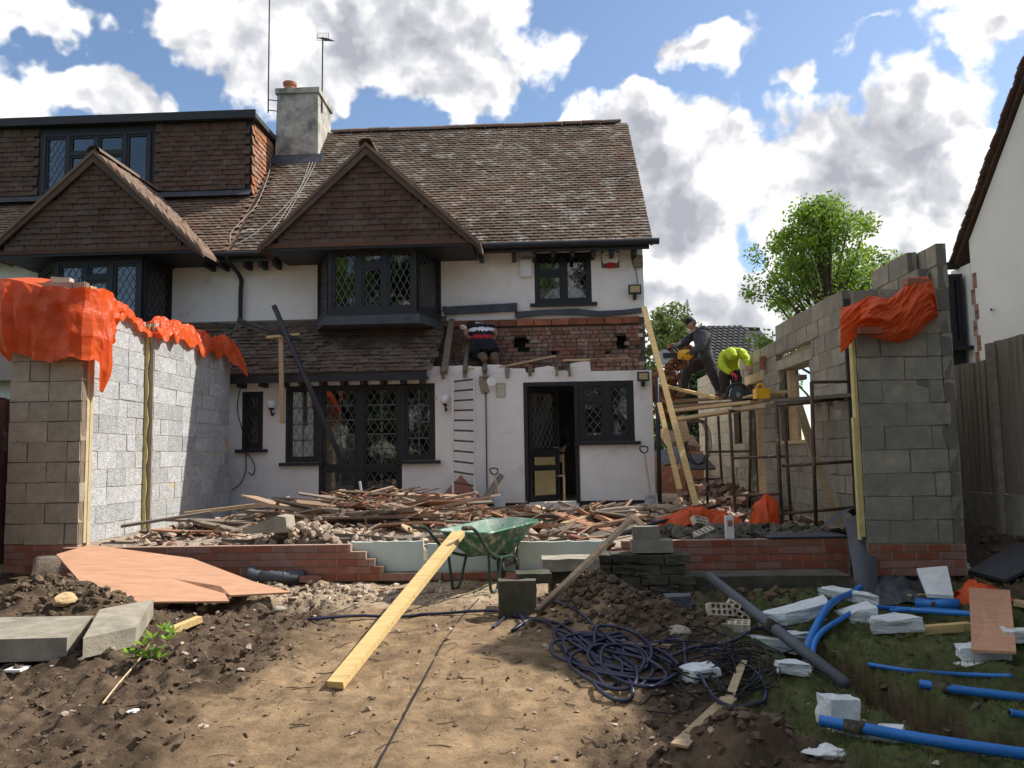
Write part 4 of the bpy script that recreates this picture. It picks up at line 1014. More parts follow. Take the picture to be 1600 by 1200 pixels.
def tarp_pier(u, v):
    # u round the pier from its outside to the inner face, v from the crown down to the hem
    loop = [(pl0 - .10, YP + .55, 0), (pl0 - .10, YP - .07, 0), (pl1 + .06, YP - .07, 0), (pl1 + .08, YP + .25, 0), (X1 + .10, YP + 1.15, 0)]
    p, t = path_at(loop, u); n = Vector((t.y, -t.x, 0))
    hem = lerpl([(0, .95), (.25, .80), (.42, .84), (.56, .80), (.60, .84), (.635, 1.12), (.655, 1.15), (.70, .72), (.85, .50), (1, .06)], u)
    crown = zt + .02 + .05 * math.sin(u * 9) + .07 * ridg(u * 6, 1.3) - .10 * (u > .8) * (u - .8) / .2
    cen = Vector((pl0 + .45, YP + .4, 0)) if u < .6 else Vector((X1 - .15, YP + .5 + (u - .6) * 1.6, 0))
    if v < .25:
        q = cen.lerp(p, (v / .25) ** .8); z = crown - .05 * (v / .25) ** 2; q = q + n * .02 * crease(u * 14, v * 8)
    else:
        k = (v - .25) / .75; ph = u * 11 + .5 * noise.noise(Vector((u * 7, k * 1.2, 0))) + .25 * k * math.sin(u * 20)
        fold = .03 * tri(ph) * (.25 + .75 * math.sin(min(1, k * 1.3) * math.pi * .55)) + .15 * crease(u * 6.5, k * 1.5, 1.0) + .03 * crease(u * 22, k * 5, 4.0)
        q = p + n * (max(-.05, fold) + .06 * math.sin(k * 2.4)); z = crown - .05 - hem * k * (1 + .10 * noise.noise(Vector((u * 13, 0, 2))) + .05 * noise.noise(Vector((u * 37, 0, 5))))
    return (q.x, q.y, z + .03 * crease(q.x * 4, z * 4, q.y * 4 + 5))
solid('orange_tarpaulin', grid_mesh(tarp_pier, 170, 60), 'plastic_orange', 'large orange plastic tarpaulin hanging over the tan block pier', 'tarpaulin', 'orange plastic tarpaulins')
def tarp_strip(u, v):
    y = YP + .85 + u * (13.35 - YP - .85); x0 = (X1 if y < Yst else X2) - .08
    wd = .15 + .03 * math.sin(u * 19); hang = lerpl([(0, .25), (.12, .10), (.25, .10), (.4, .16), (.6, .24), (.8, .26), (.93, .22), (1, .6)], u) + .08 * ridg(u * 12, 2)
    top = zt + .02 + .05 * math.sin(u * 14) + .15 * ridg(u * 7.3, 4.2) + .05 * ridg(u * 19, 2.2)
    a = (v - .5) * 2
    x = x0 + a * wd * (1.0 if abs(a) < .6 else 1.1); z = top - (abs(a) ** 2.5) * (hang + .12) + .07 * crease(u * 20, a * 2, 7)
    if u > .93 and a > 0: x += (u - .93) / .07 * .26 * a
    return (x + .07 * crease(u * 18, a * 2.4, 3), y + .05 * ridg(u * 22, a * 3, 9), z)
solid('orange_tarpaulin', grid_mesh(tarp_strip, 220, 28), 'plastic_orange', 'long crumpled orange sheet laid along the sunlit block wall top', 'tarpaulin', 'orange plastic tarpaulins')
def tarp_right(u, v):
    px = 1313 + (1466 - 1313) * u
    tp = lerpl([(0, 482), (.15, 474), (.3, 462), (.5, 466), (.68, 445), (.72, 434), (.9, 432), (.96, 446), (1, 492)], u)
    bt = lerpl([(0, 552), (.06, 545), (.2, 520), (.36, 528), (.6, 536), (.75, 526), (.9, 505), (1, 494)], u)
    py = tp + (bt - tp) * v
    bul = .10 * math.sin(v * math.pi) ** .6 * (1 if u > .2 else .5) + .13 * crease(u * 6 + v * 2.5, v * 3.5, 2)
    p = atY(px, py, YPR - .05 - bul); return tuple(p)
tr_ = solid('orange_tarpaulin', grid_mesh(tarp_right, 120, 60), 'plastic_orange', 'torn orange tarpaulin wrapped round the top of grey block pier', 'tarpaulin', 'orange plastic tarpaulins')
def crumple(name, px, py, Y, rx, ry, h, seed, lab, base=None):
    c = atY(px, py, Y)
    zg = g(c.x, Y) if base is None else base
    def f(u, v):
        a = u * 2 * math.pi; r = v ** .7; rr = 1 + .35 * noise.noise(Vector((math.cos(a) * 1.3, math.sin(a) * 1.3, seed)))
        x = math.cos(a) * r * rx * rr; y = math.sin(a) * r * ry * rr
        z = h * (1 - r ** 2.2) * (1 + .5 * noise.noise(Vector((x * 4, y * 4, seed)))) + .26 * crease(x * 5, y * 5, seed) * (1 - .4 * r) + .02
        return (c.x + x + .04 * ridg(x * 9, y * 9, seed + 3), Y + y, zg + max(.01, z))
    return solid(name, grid_mesh(f, 90, 34), 'plastic_orange', lab, 'tarpaulin', 'orange plastic tarpaulins')
crumple('orange_tarpaulin', 1092, 805, 9.5, .50, .28, .17, 2.2, 'crumpled orange sheet on the rubble behind the brick upstand', .72)
crumple('orange_tarpaulin', 1196, 800, 9.9, .22, .2, .30, 5.1, 'orange sheet bunched up against the scaffold leg', .66)
crumple('orange_tarpaulin', 1530, 902, 7.1, .27, .16, .10, 8.4, 'scrap of orange sheet among the foam offcuts by plywood')
bk = MB().box(-.1, .1, -.05, .05, -.0325, .0325)
def loose_brick(p, rot, lab, mt='brick_red', grp='loose bricks', hollow=False):
    mb = MB()
    if hollow:
        # perforated engineering brick: a plate with two rows of square holes
        xs = [-.1075]; 
        for k in range(4): xs += [-.0875 + k * .048, -.0875 + k * .048 + .032]
        xs.append(.1075); ys = [-.051, -.037, -.008, .008, .037, .051]
        for i in range(len(xs) - 1):
            for j in range(5):
                if i % 2 == 1 and j % 2 == 1: continue
                mb.box(xs[i], xs[i + 1], ys[j], ys[j + 1], -.0325, .0325)
    else: mb.box(-.1075, .1075, -.051, .051, -.0325, .0325)
    o = link('brick', mb.mesh('brick'), mt, None, p); o.rotation_euler = rot; return tag(o, lab, 'brick', grp)
loose_brick(atY(1431, 441, YPR - .06), (.1, .05, .1), 'red brick weighing down the orange tarpaulin on grey block pier')
loose_brick(atY(1358, 517, YPR - .14), (0, .02, .0), 'red brick caught in the lower fold of the pier tarpaulin')
loose_brick(Vector((pl0 + .42, YP + .22, zt + .06)), (0, .05, .1), 'brick lying on top of the large hanging tarpaulin', 'brick_pale')

# ------------------------------------------------------------------ wheelbarrow
def barrow():
    wc = G(793, 908); hd = atY(657, 823, 7.0); ang = math.atan2(wc.y - hd.y, wc.x - hd.x)
    org = Vector((wc.x, wc.y, g(wc.x, wc.y)))
    gz = [g(wc.x + math.cos(ang) * d, wc.y + math.sin(ang) * d) for d in (0, -.72)]
    tilt = math.atan2(gz[0] - gz[1], .72)
    root = thing('wheelbarrow', 'dented green wheelbarrow with mortar-stained tray facing the house', 'wheelbarrow', org); root.rotation_euler = (0, -tilt, ang); root.scale = (.93, .93, .93)
    def P(name, mb, mt, smooth=False, par=root):
        return link(name, mb.mesh(name, (0, 0, 0), smooth), mt, par)
    def ring(x0, x1, w, z, zf, r, n=5):
        out = []
        for (cx, cy, a0) in ((x1 - r, w / 2 - r, 0), (x0 + r, w / 2 - r, 90), (x0 + r, -w / 2 + r, 180), (x1 - r, -w / 2 + r, 270)):
            for k in range(n + 1):
                a = R(a0 + 90 * k / n); x = cx + r * math.cos(a); out.append(Vector((x, cy + r * math.sin(a), z + (zf - z) * (x - x0) / (x1 - x0))))
        return out
    rings = [ring(-.62, -.12, .34, .36, .34, .09), ring(-.80, .06, .50, .50, .50, .11), ring(-.93, .22, .64, .64, .66, .13), ring(-.95, .25, .67, .645, .665, .14), ring(-.95, .25, .67, .625, .645, .14)]
    n = len(rings[0]); vs = [v for r_ in rings for v in r_]; fs = [tuple(range(n))]
    for k in range(len(rings) - 1):
        for j in range(n): fs.append((k * n + j, k * n + (j + 1) % n, (k + 1) * n + (j + 1) % n, (k + 1) * n + j))
    P('tray', MB().add(vs, fs), 'barrow_green', True)
    inn = [ring(-.61, -.13, .33, .372, .352, .09), ring(-.79, .05, .485, .506, .506, .11), ring(-.925, .215, .63, .643, .663, .13)]
    vs = [v for r_ in inn for v in r_]; fs = [tuple(range(n))] + [(k * n + j, k * n + (j + 1) % n, (k + 1) * n + (j + 1) % n, (k + 1) * n + j) for k in range(2) for j in range(n)]
    P('tray_lining', MB().add(vs, fs), 'barrow_inside', True)
    for s in (-1, 1):
        hb = MB().tube(bez([(.02, s * .10, .19), (-.15, s * .16, .30), (-.55, s * .22, .345), (-.85, s * .27, .46), (-1.08, s * .29, .66), (-1.20, s * .295, .72), (-1.28, s * .295, .725)], 6), .0165, 9)
        P('handle', hb, 'barrow_tube', True)
        P('grip', MB().tube([(-1.19, s * .295, .716), (-1.33, s * .295, .728)], .023, 10), 'rubber', True)
        P('leg', MB().tube(bez([(-.50, s * .215, .34), (-.58, s * .23, .12), (-.63, s * .235, .03), (-.68, s * .235, .015), (-.74, s * .235, .03), (-.76, s * .235, .12), (-.80, s * .25, .43)], 6), .0155, 9), 'barrow_tube', True)
        P('stay', MB().plank((.16, s * .12, .60), (.0, s * .09, .20), .03, .005, (0, 1, 0)), 'barrow_tube')
    tyre = []
    for k in range(28):
        a = 2 * math.pi * k / 28; tyre.append((math.cos(a), math.sin(a)))
    def torus(R0, r0, ns=10):
        mb = MB(); vs = []
        for (c, s_) in tyre:
            for j in range(ns):
                b = 2 * math.pi * j / ns; rr = R0 + r0 * math.cos(b); vs.append((rr * c, r0 * .95 * math.sin(b), rr * s_ + .19))
        m = len(tyre); fs = [(i * ns + j, ((i + 1) % m) * ns + j, ((i + 1) % m) * ns + (j + 1) % ns, i * ns + (j + 1) % ns) for i in range(m) for j in range(ns)]
        return mb.add(vs, fs)
    wh = P('wheel', torus(.105, .018), 'steel_galv', True)
    P('tyre', torus(.148, .043), 'rubber', True, wh)
    P('hub', MB().tube([(0, -.05, .19), (0, .05, .19)], .028, 12), 'steel_galv', False, wh)
    for k in range(6):
        a = math.pi / 3 * k; P('spoke', MB().plank((.02 * math.cos(a), 0, .19 + .02 * math.sin(a)), (.11 * math.cos(a), 0, .19 + .11 * math.sin(a)), .02, .012, (0, 1, 0)), 'steel_galv', False, wh)
    P('axle', MB().tube([(0, -.13, .19), (0, .13, .19)], .012, 8), 'steel_galv')
    P('nose_bar', MB().tube(bez([(.03, -.11, .2), (.22, -.10, .26), (.25, 0, .27), (.22, .10, .26), (.03, .11, .2)], 5), .013, 8), 'steel_galv', True)
    return root
barrow()
a = G(524, 1078); a.z += .03; b = atY(713, 838, 7.30)
solid('timber_joist', MB().plank(a, a + (b - a) * 1.03, .115, .048), 'wood_new', 'long clean yellow timber propped from the path onto the wheelbarrow', 'timber')

# ------------------------------------------------------------------ ladder, poles and tools by the house
def ladder():
    bl, br = atY(708, 778, 13.0), atY(742, 786, 13.0); tl, tr = atY(708, 592, 13.82), atY(741, 588, 13.82)
    r = thing('ladder', 'aluminium ladder leaning on the white house wall', 'ladder', bl)
    for (p, q) in ((bl, tl), (br, tr)): part(r, 'stile', MB().plank(p, q, .03, .065, (0, -1, .1)), 'aluminium')
    for k in range(12):
        t = .04 + k * .085; part(r, 'rung', MB().tube([bl.lerp(tl, t), br.lerp(tr, t)], .016, 8), 'steel_rust')
ladder()
solid('black_downpipe', MB().tube([atY(428, 478, 13.3), atY(546, 748, 12.9)], .045, 12), 'steel_dark', 'long black pipe leaning diagonally across the french doors', 'pipe', smooth=True)
solid('black_downpipe', MB().tube([atY(372, 500, 13.4), atY(468, 531, 13.2)], .035, 10), 'steel_dark', 'short black pipe lying over the old lean-to tiles', 'pipe', smooth=True)
pr = thing('timber_prop', 'pale timber post with short crossbar hung from the lean-to eave', 'prop', atY(441, 660, 13.3))
part(pr, 'post', MB().plank(atY(441, 662, 13.32), atY(439, 524, 13.32), .075, .05, (0, 1, 0)), 'wood_board'); part(pr, 'crossbar', MB().plank(atY(417, 527, 13.27), atY(468, 522, 13.25), .05, .04), 'wood_board')
def shovel(name, top, bot, lab, blade=True, up=False):
    t, b_ = Vector(top), Vector(bot); r = thing(name, lab, 'shovel', b_)
    d = (b_ - t).normalized(); sd = Vector((1, 0, 0)); L_ = (b_ - t).length
    part(r, 'shaft', MB().tube([t, b_ - d * .02], .017, 8), 'wood_board')
    part(r, 'handle', MB().tube(bez([t, t - d * .03 + sd * .05, t - d * .10 + sd * .065, t - d * .12, t - d * .10 - sd * .065, t - d * .03 - sd * .05, t], 4), .013, 6), 'steel_dark')
    bl = [b_ + sd * x + d * y + Vector((0, z, 0)) for (x, y, z) in ((-.1, -.05, 0), (.1, -.05, 0), (.11, .15, -.01), (.05, .26, 0), (-.05, .26, 0), (-.11, .15, -.01))]
    part(r, 'blade', MB().prism(bl, (0, .006, 0)), 'steel_galv')
shovel('shovel', atY(1007, 708, 13.55), atY(1017, 778, 13.35), 'long-handled shovel leaning on the wall under the kitchen window')
shovel('garden_fork', atY(773, 742, 13.5), atY(778, 772, 13.4), 'short spade standing between ladder and kitchen door')
solid('broken_plank', MB().plank(atY(755, 784, 13.2), atY(784, 742, 13.6), .10, .03, (0, -1, .2)), 'wood_grey', 'dark plank leaning on the wall beside the kitchen door', 'plank')
p = [atY(px, py, Y) for (px, py, Y) in ((690, 775, 13.5), (720, 742, 13.75), (752, 778, 13.5), (722, 800, 13.2))]
solid('board_offcut', MB().prism(p, (0, .02, 0)), 'brick_old', 'square brown board leaning point-up behind the ladder', 'board')

# ------------------------------------------------------------------ fittings on the house
def lamp(px, py, lab):
    c = atY(px, py, YG - .14); r = thing('wall_lamp', lab, 'lamp', c, 'globe lamps on the house wall')
    part(r, 'globe', MB().lathe([(.09 * math.sin(math.pi * k / 12) + .001, -.09 * math.cos(math.pi * k / 12)) for k in range(13)], 18, c), 'plastic_white', True)
    part(r, 'bracket', MB().tube(bez([c + Vector((0, 0, -.085)), c + Vector((0, .0, -.15)), c + Vector((0, .06, -.2)), c + Vector((0, .138, -.16))], 5), .018, 8).lathe([(.03, 0), (.055, .03), (.05, .05)], 12, c + Vector((0, 0, -.115))), 'steel_dark', True)
lamp(424, 631, 'white globe lamp between the narrow window and french doors'); lamp(696, 624, 'white globe lamp beside the ladder with pink flowers')
c = atY(701, 632, YG - .22)
solid('flower', MB().rock(c, .03, .02, .03, rnd).rock(atY(681, 622, YG - .1), .03, .02, .03, rnd), 'brick_pale', 'small pink ornament by the globe lamp near the ladder', 'ornament')
x0, x1, z0_, z1_ = rectY(813, 405, 831, 432, YF - .08)
ab = thing('utility_box', 'plain white box on the upper wall left of small window', 'box', ((x0 + x1) / 2, YF - .06, z0_)); part(ab, 'cover', MB().box(x0, x1, YF - .09, YF - .004, z0_, z1_), 'plastic_white'); part(ab, 'lid', MB().box(x0 + .02, x1 - .02, YF - .1, YF - .09, z0_ + .03, z1_ - .03), 'plastic_white')
x0, x1, z0_, z1_ = rectY(941, 392, 967, 418, YF - .08); xm_ = (x0 + x1) / 2; h_ = z1_ - z0_; w_ = x1 - x0
al = thing('alarm_box', 'white burglar alarm box with red lower lip under the eaves', 'alarm', (xm_, YF - .05, z0_))
part(al, 'case', MB().prism([(x0 + .01, YF - .004, z0_ + h_ * .38), (x0, YF - .004, z1_ - .05), (x0 + .06, YF - .004, z1_), (x1 - .06, YF - .004, z1_), (x1, YF - .004, z1_ - .05), (x1 - .01, YF - .004, z0_ + h_ * .38), (x1 - .06, YF - .004, z0_ + h_ * .2), (x0 + .06, YF - .004, z0_ + h_ * .2)], (0, -.08, 0)), 'plastic_white')
part(al, 'back_plate', MB().box(x0 - .012, x1 + .012, YF - .012, YF - .003, z0_ + .01, z1_ + .012), 'plastic_grey')
part(al, 'red_lens', MB().prism([(x0 + .04, YF - .006, z0_ + h_ * .24), (xm_, YF - .006, z0_ + h_ * .3), (x1 - .04, YF - .006, z0_ + h_ * .24), (x1 - .09, YF - .006, z0_ + .015), (xm_, YF - .006, z0_), (x0 + .09, YF - .006, z0_ + .015)], (0, -.092, 0)), 'cloth_red')
part(al, 'lettering', MB().box(xm_ - .07, xm_ + .07, YF - .0865, YF - .0845, z0_ + h_ * .72, z0_ + h_ * .76), 'plastic_grey')
def flood(px, py, Y, w, h, lab, wire=None):
    c = atY(px, py, Y - .12); r = thing('flood_light', lab, 'lamp', c, 'flood lights on the house wall')
    part(r, 'case', MB().box(c.x - w / 2, c.x + w / 2, c.y - .03, c.y + .06, c.z - h / 2, c.z + h / 2), 'steel_dark')
    part(r, 'lens', MB().box(c.x - w / 2 + .025, c.x + w / 2 - .025, c.y - .034, c.y - .03, c.z - h / 2 + .025, c.z + h / 2 - .025), 'cream_panel')
    part(r, 'bracket', MB().box(c.x - .03, c.x + .03, c.y + .02, Y - .003, c.z - h / 2 - .09, c.z - h / 2 - .004), 'steel_dark')
    if wire: part(r, 'cable', MB().tube(bez([atY(a_, b_, Y - .02) for (a_, b_) in wire], 5), .007, 5), 'cable_black')
flood(992, 452, YF, .23, .17, 'flood light on the upper corner of the white wall', [(988, 394), (988, 410), (994, 425), (996, 445)])
flood(1005, 588, YG, .20, .16, 'flood light at the corner above the kitchen window')
x0, x1, z0_, z1_ = rectY(775, 599, 790, 621, YG)
vg = thing('air_vent', 'cream louvred air vent on the wall left of kitchen door', 'vent', (x0, YG - .01, z0_)); part(vg, 'frame', MB().box(x0, x1, YG - .012, YG - .003, z0_, z1_), 'cream_panel')
for k in range(9): part(vg, 'slat', MB().box(x0 + .012, x1 - .012, YG - .022, YG - .013, z0_ + .015 + k * (z1_ - z0_ - .03) / 9, z0_ + .015 + (k + .5) * (z1_ - z0_ - .03) / 9), 'plastic_white')
c = atY(769, 597, YG)
solid('boiler_flue', MB().lathe([(.03, .12), (.05, .12), (.05, .02), (.085, .015), (.085, .0), (.03, .0)], 20, c + Vector((0, -.13, 0)), Matrix.Rotation(-math.pi / 2, 4, 'X').to_3x3().to_4x4()), 'plastic_white', 'round white flue outlet on the wall next to cement patch', 'flue')
pts = [(749, 588), (764, 586), (765, 596), (762, 604), (766, 612), (760, 617), (752, 615), (748, 600)]
part(gw, 'cement_patch', MB().prism([atY(a_, b_, YG - .003) for a_, b_ in pts], (0, -.006, 0)), 'concrete')
solid('wall_cable', MB().tube([atY(759, 612, YG - .02), atY(760, 700, YG - .02), atY(761, 780, YG - .02)], .010, 6), 'cable_black', 'black cable running straight down beside the air vent', 'cable')
for (pl, lab) in (([(376, 605), (371, 640), (383, 690), (384, 715), (384, 735), (376, 755), (362, 766)], 'dark cable hanging below the narrow window'), ([(402, 650), (388, 680), (384, 705), (392, 715), (398, 730), (395, 742), (388, 738)], 'looped wire dangling from the narrow window')):
    solid('hanging_cable', MB().tube(bez([atY(a_, b_, YG - .06) for a_, b_ in pl], 6), .009, 6), 'cable_black', lab, 'cable', 'cables hanging at the narrow window')
# aerials at the chimney
def aerial(px, py0, py1, lab, up, Y):
    b_ = atY(px, py0, Y); t_ = atY(px + (py0 - py1) * .012, py1, Y); r = thing('tv_aerial', lab, 'aerial', b_, 'aerials on the chimney')
    part(r, 'mast', MB().tube([b_, t_], .016, 8), 'steel_dark')
    if up:
        for dz in (.06, .30): part(r, 'bracket', MB().tube([b_ + Vector((0, 0, dz)), b_ + Vector((.30, .12, dz))], .012, 6), 'steel_dark')
        bo = MB().tube([t_ + Vector((0, 0, .35 - .75)), t_ + Vector((.55, -.2, .15 - .75))], .01, 6); part(r, 'boom', bo, 'steel_dark')
        for k in range(6):
            q = t_ + Vector((.0, 0, -.4)) + Vector((.55, -.2, -.2)) * (k / 5); part(r, 'element', MB().tube([q - Vector((.06, .16, -.03)), q + Vector((.06, .16, -.03))], .006, 5), 'steel_dark')
    else:
        bm_ = MB().tube([t_ + Vector((-.02, 0, -.02)), t_ + Vector((.28, -.4, -.32))], .01, 6); part(r, 'boom', bm_, 'steel_dark')
        for k in range(8):
            q = t_ + Vector((.0, -.02, -.03)) + Vector((.28, -.4, -.30)) * (k / 7); part(r, 'element', MB().tube([q - Vector((.10, .05, .02)), q + Vector((.10, .05, .02))], .005, 5), 'steel_dark')
        gb = MB()
        for k in range(5):
            gb.tube([t_ + Vector((-.13, 0, -.08 + .045 * k)), t_ + Vector((.13, .02, -.08 + .045 * k))], .005, 5)
        gb.tube([t_ + Vector((-.13, 0, -.08)), t_ + Vector((-.13, 0, .1))], .006, 5).tube([t_ + Vector((.13, .02, -.08)), t_ + Vector((.13, .02, .1))], .006, 5)
        part(r, 'reflector', gb, 'steel_dark')
aerial(419, 176, -40, 'tall thin aerial mast on the left side of the chimney', True, 16.9); aerial(503, 176, 58, 'short aerial with grid reflector at the right of the chimney', False, 17.0)

# ------------------------------------------------------------------ rubble on the platform
def mound(x, y): return .36 * gs(x, y, -2.3, 11.6, 1.3, .9) + .16 * gs(x, y, -3.3, 10.6, 1.6, .8) + .15 * gs(x, y, -1.6, 9.9, 1.2, .6) + .17 * gs(x, y, .7, 10.5, 1.1, .9) + .22 * gs(x, y, 1.5, 12.2, .7, .7)
SH = {}
def plank_mesh(i):
    if i not in SH:
        rg = random.Random(i + 40); w, t = rg.choice((.05, .07, .1, .12, .16, .2)), rg.choice((.02, .025, .04, .05))
        L_ = 1.0; vs = []; n = 4
        for k in range(n + 1):
            x = -.5 + k / n; jag = 1
            e0 = rg.uniform(-.05, .05) if k in (0, n) else 0; e1 = rg.uniform(-.05, .05) if k in (0, n) else 0; b_ = .01 * math.sin(k + i)
            ww = w * (1 if 0 < k < n else rg.uniform(.5, 1))
            vs += [(x + e0, -ww / 2, -t / 2 + b_), (x + e1, ww / 2, -t / 2 + b_), (x + e1, ww / 2, t / 2 + b_), (x + e0, -ww / 2, t / 2 + b_)]
        fs = [(0, 1, 2, 3), (n * 4 + 3, n * 4 + 2, n * 4 + 1, n * 4)]
        for k in range(n):
            for j in range(4): fs.append((k * 4 + j, k * 4 + (j + 1) % 4, k * 4 + 4 + (j + 1) % 4, k * 4 + 4 + j))
        me = MB().add(vs, fs).mesh('plank'); me.materials.append(M[rg.choice(('wood_old', 'wood_old', 'wood_old', 'wood_old', 'wood_board', 'wood_grey', 'wood_grey'))]); SH[i] = me
    return SH[i]
rg = random.Random(21)
def debris(cx, cy, sx, sy, n, lab, grp, spread=.45, lmin=.3, lmax=1.6):
    k = 0
    while k < n:
        x, y = rg.gauss(cx, sx), rg.gauss(cy, sy)
        if not (SX0 + .5 < x < 2.6 and 8.75 < y < 13.2): continue
        L_ = rg.uniform(lmin, lmax) ** 1.0; yaw = rg.gauss(0, spread) if rg.random() < .75 else rg.uniform(-1.57, 1.57)
        if abs(yaw) > .4 and y < 9.3: yaw *= .3
        if not SX0 + .4 + L_ / 2 < x: x = SX0 + .45 + L_ / 2
        z = g(x, y) + mound(x, y) * rg.uniform(.35, 1.05) + .03
        o = link('splintered_plank', plank_mesh(rg.randrange(26)), None, None, (x, y, z)); o.scale = (L_, rg.uniform(.8, 1.1), rg.uniform(.8, 1.2))
        o.rotation_euler = (rg.gauss(0, .25), rg.gauss(0, .10 + .06 / L_), yaw); tone = {'wood_old': 'brown', 'wood_board': 'pale', 'wood_grey': 'grey'}[o.data.materials[0].name]; sz = 'short' if L_ < .55 else ('long' if L_ > 1.15 else 'medium-length'); tl_ = 'steeply tilted ' if abs(o.rotation_euler.y) > .22 else ''; tag(o, f'{sz} {tl_}{tone} {lab}', 'plank', grp); k += 1
debris(-2.2, 11.5, .85, .65, 85, 'splintered roof timber in the heap before the french doors', 'timbers heaped before the french doors')
debris(-3.0, 10.2, 1.0, .6, 45, 'old batten in the spill of timber by the sunlit block wall', 'timbers spilled beside the sunlit block wall', .15, .8, 2.4)
debris(.45, 10.3, .8, .8, 60, 'broken lath lying on the rubble before the kitchen door', 'laths scattered before the kitchen door', .4, .25, 1.2)
debris(-1.4, 9.7, .9, .5, 35, 'broken timber on the rubble behind the wheelbarrow', 'timbers behind the wheelbarrow', .5, .25, 1.0)
def board(a, b, Ya, Yb, w, t, mt, lab, grp=None, name='plank', up=(0, 0, 1)):
    return solid(name, MB().plank(atY(*a, Ya), atY(*b, Yb), w, t, up), mt, lab, 'plank', grp)
board((288, 803), (470, 781), 10.6, 11.2, .10, .05, 'wood_board', 'long pale joist lying in front of the left block wall')
board((372, 797), (500, 788), 10.9, 11.0, .12, .03, 'wood_grey', 'long grey board beside the pale joist')
board((466, 783), (645, 783), 11.0, 11.3, .10, .05, 'wood_old', 'long brown joist running towards the timber heap')
board((190, 822), (330, 800), 9.4, 9.8, .22, .03, 'wood_grey', 'wide weathered board slanting up by the yellow insulation edge')
board((505, 790), (536, 768), 11.4, 11.9, .10, .07, 'wood_board', 'sawn square timber end sticking out of the heap')
board((553, 778), (615, 762), 11.6, 11.8, .24, .05, 'wood_old', 'broad brown board tilted up against the french doors')
board((610, 792), (700, 812), 10.4, 9.9, .14, .07, 'wood_old', 'thick brown beam sliding out of the timber heap')
board((880, 820), (955, 798), 9.6, 10.2, .10, .05, 'wood_board', 'pale batten pointing at the kitchen door')
board((905, 828), (1010, 806), 9.3, 9.8, .10, .04, 'wood_old', 'brown joist lying along the rubble by mossy blocks')
board((966, 834), (1120, 790), 9.0, 9.9, .05, .03, 'steel_dark', 'thin dark pole lying across the orange sheet')
board((840, 956), (985, 812), 6.35, 7.6, .05, .04, 'bark', 'long weathered pole leaning over the mossy slabs')
board((562, 752), (566, 778), 11.5, 11.5, .03, .02, 'plastic_white', 'white marker stake stuck in the timber heap', up=(0, 1, 0))
mb = MB()
for i in range(750):
    cx, cy, sx_, sy_ = rg.choice(((-2.2, 11.4, 1.0, .7), (-2.2, 11.4, 1.0, .7), (.4, 10.2, .9, .8), (-1.4, 9.8, 1.0, .5), (-3.4, 10.2, .9, .6))); x, y = rg.gauss(cx, sx_), rg.gauss(cy, sy_)
    if not (SX0 + .5 < x < 2.4 and 8.6 < y < 13.4): continue
    l = rg.uniform(.05, .3); a_ = rg.gauss(0, .8); p = Vector((x, y, g(x, y) + mound(x, y) * rg.uniform(.7, 1.12) + .03)); mb.plank(p, p + Vector((math.cos(a_) * l, math.sin(a_) * l, rg.gauss(0, .07) * l * 4)), rg.uniform(.01, .05), rg.uniform(.005, .02), mi=rg.choice((0, 0, 1)))
o = link('wood_splinters', mb.mesh('wood_splinters'), ['wood_old', 'wood_grey']); o['kind'] = 'stuff'; o['label'] = 'splinters and broken laths covering the timber heaps'
mb = MB()
for i in range(1500):
    x, y = rg.uniform(SX0 + .3, 3.4), rg.uniform(8.45, 13.6)
    s = rg.choice((.012, .02, .03, .045)) * rg.uniform(.6, 1.4); mb.rock((x, y, g(x, y) + mound(x, y) * rg.uniform(0, .8) + s * .4), s * 1.3, s, s * .8, rg, .3, rg.choice((0, 0, 1, 2, 2)))
o = link('rubble', mb.mesh('rubble'), ['tile_hung', 'brick_old', 'rubble_dust' if 'rubble_dust' in M else 'brick_pale']); o['kind'] = 'stuff'; o['label'] = 'small rubble and plaster dust across the platform'
# earth-and-mortar hump under the timber
def hump(u, v):
    x = -4.9 + 7.6 * u; y = 8.5 + 5.0 * v; return (x, y, g(x, y) + mound(x, y) * .72 * (1 + .25 * fbm(x, y, 5)) - .02 + .02 * fbm(x, y, 14))
o = link('rubble_heap', grid_mesh(hump, 160, 110).mesh('rubble_heap', (0, 0, 0), True), 'rock_dust' if 'rock_dust' in M else 'concrete'); o['kind'] = 'structure'
# tipped spoil of mortar left of the barrow
mb = MB()
for i in range(420):
    a_ = rg.gauss(0, .5); x, y = -2.55 + a_ * .85, 9.1 + rg.gauss(0, .18); z = g(x, y) + .20 * math.exp(-((x + 2.75) / .45) ** 2) * rg.uniform(.2, 1); s = rg.uniform(.015, .05); mb.rock((x, y, z), s * 1.3, s, s, rg, .35)
o = link('mortar_spoil', mb.mesh('mortar_spoil'), 'rubble_dust'); o['kind'] = 'stuff'; o['label'] = 'tipped lumps of old mortar behind the stepped brickwork'
solid('concrete_lump', MB().prism([atY(a_, b_, 8.75) for a_, b_ in ((378, 828), (432, 806), (446, 808), (449, 832), (380, 834))], (0, .3, 0)), 'concrete', 'wedge of pale concrete behind the low brick wall', 'concrete')
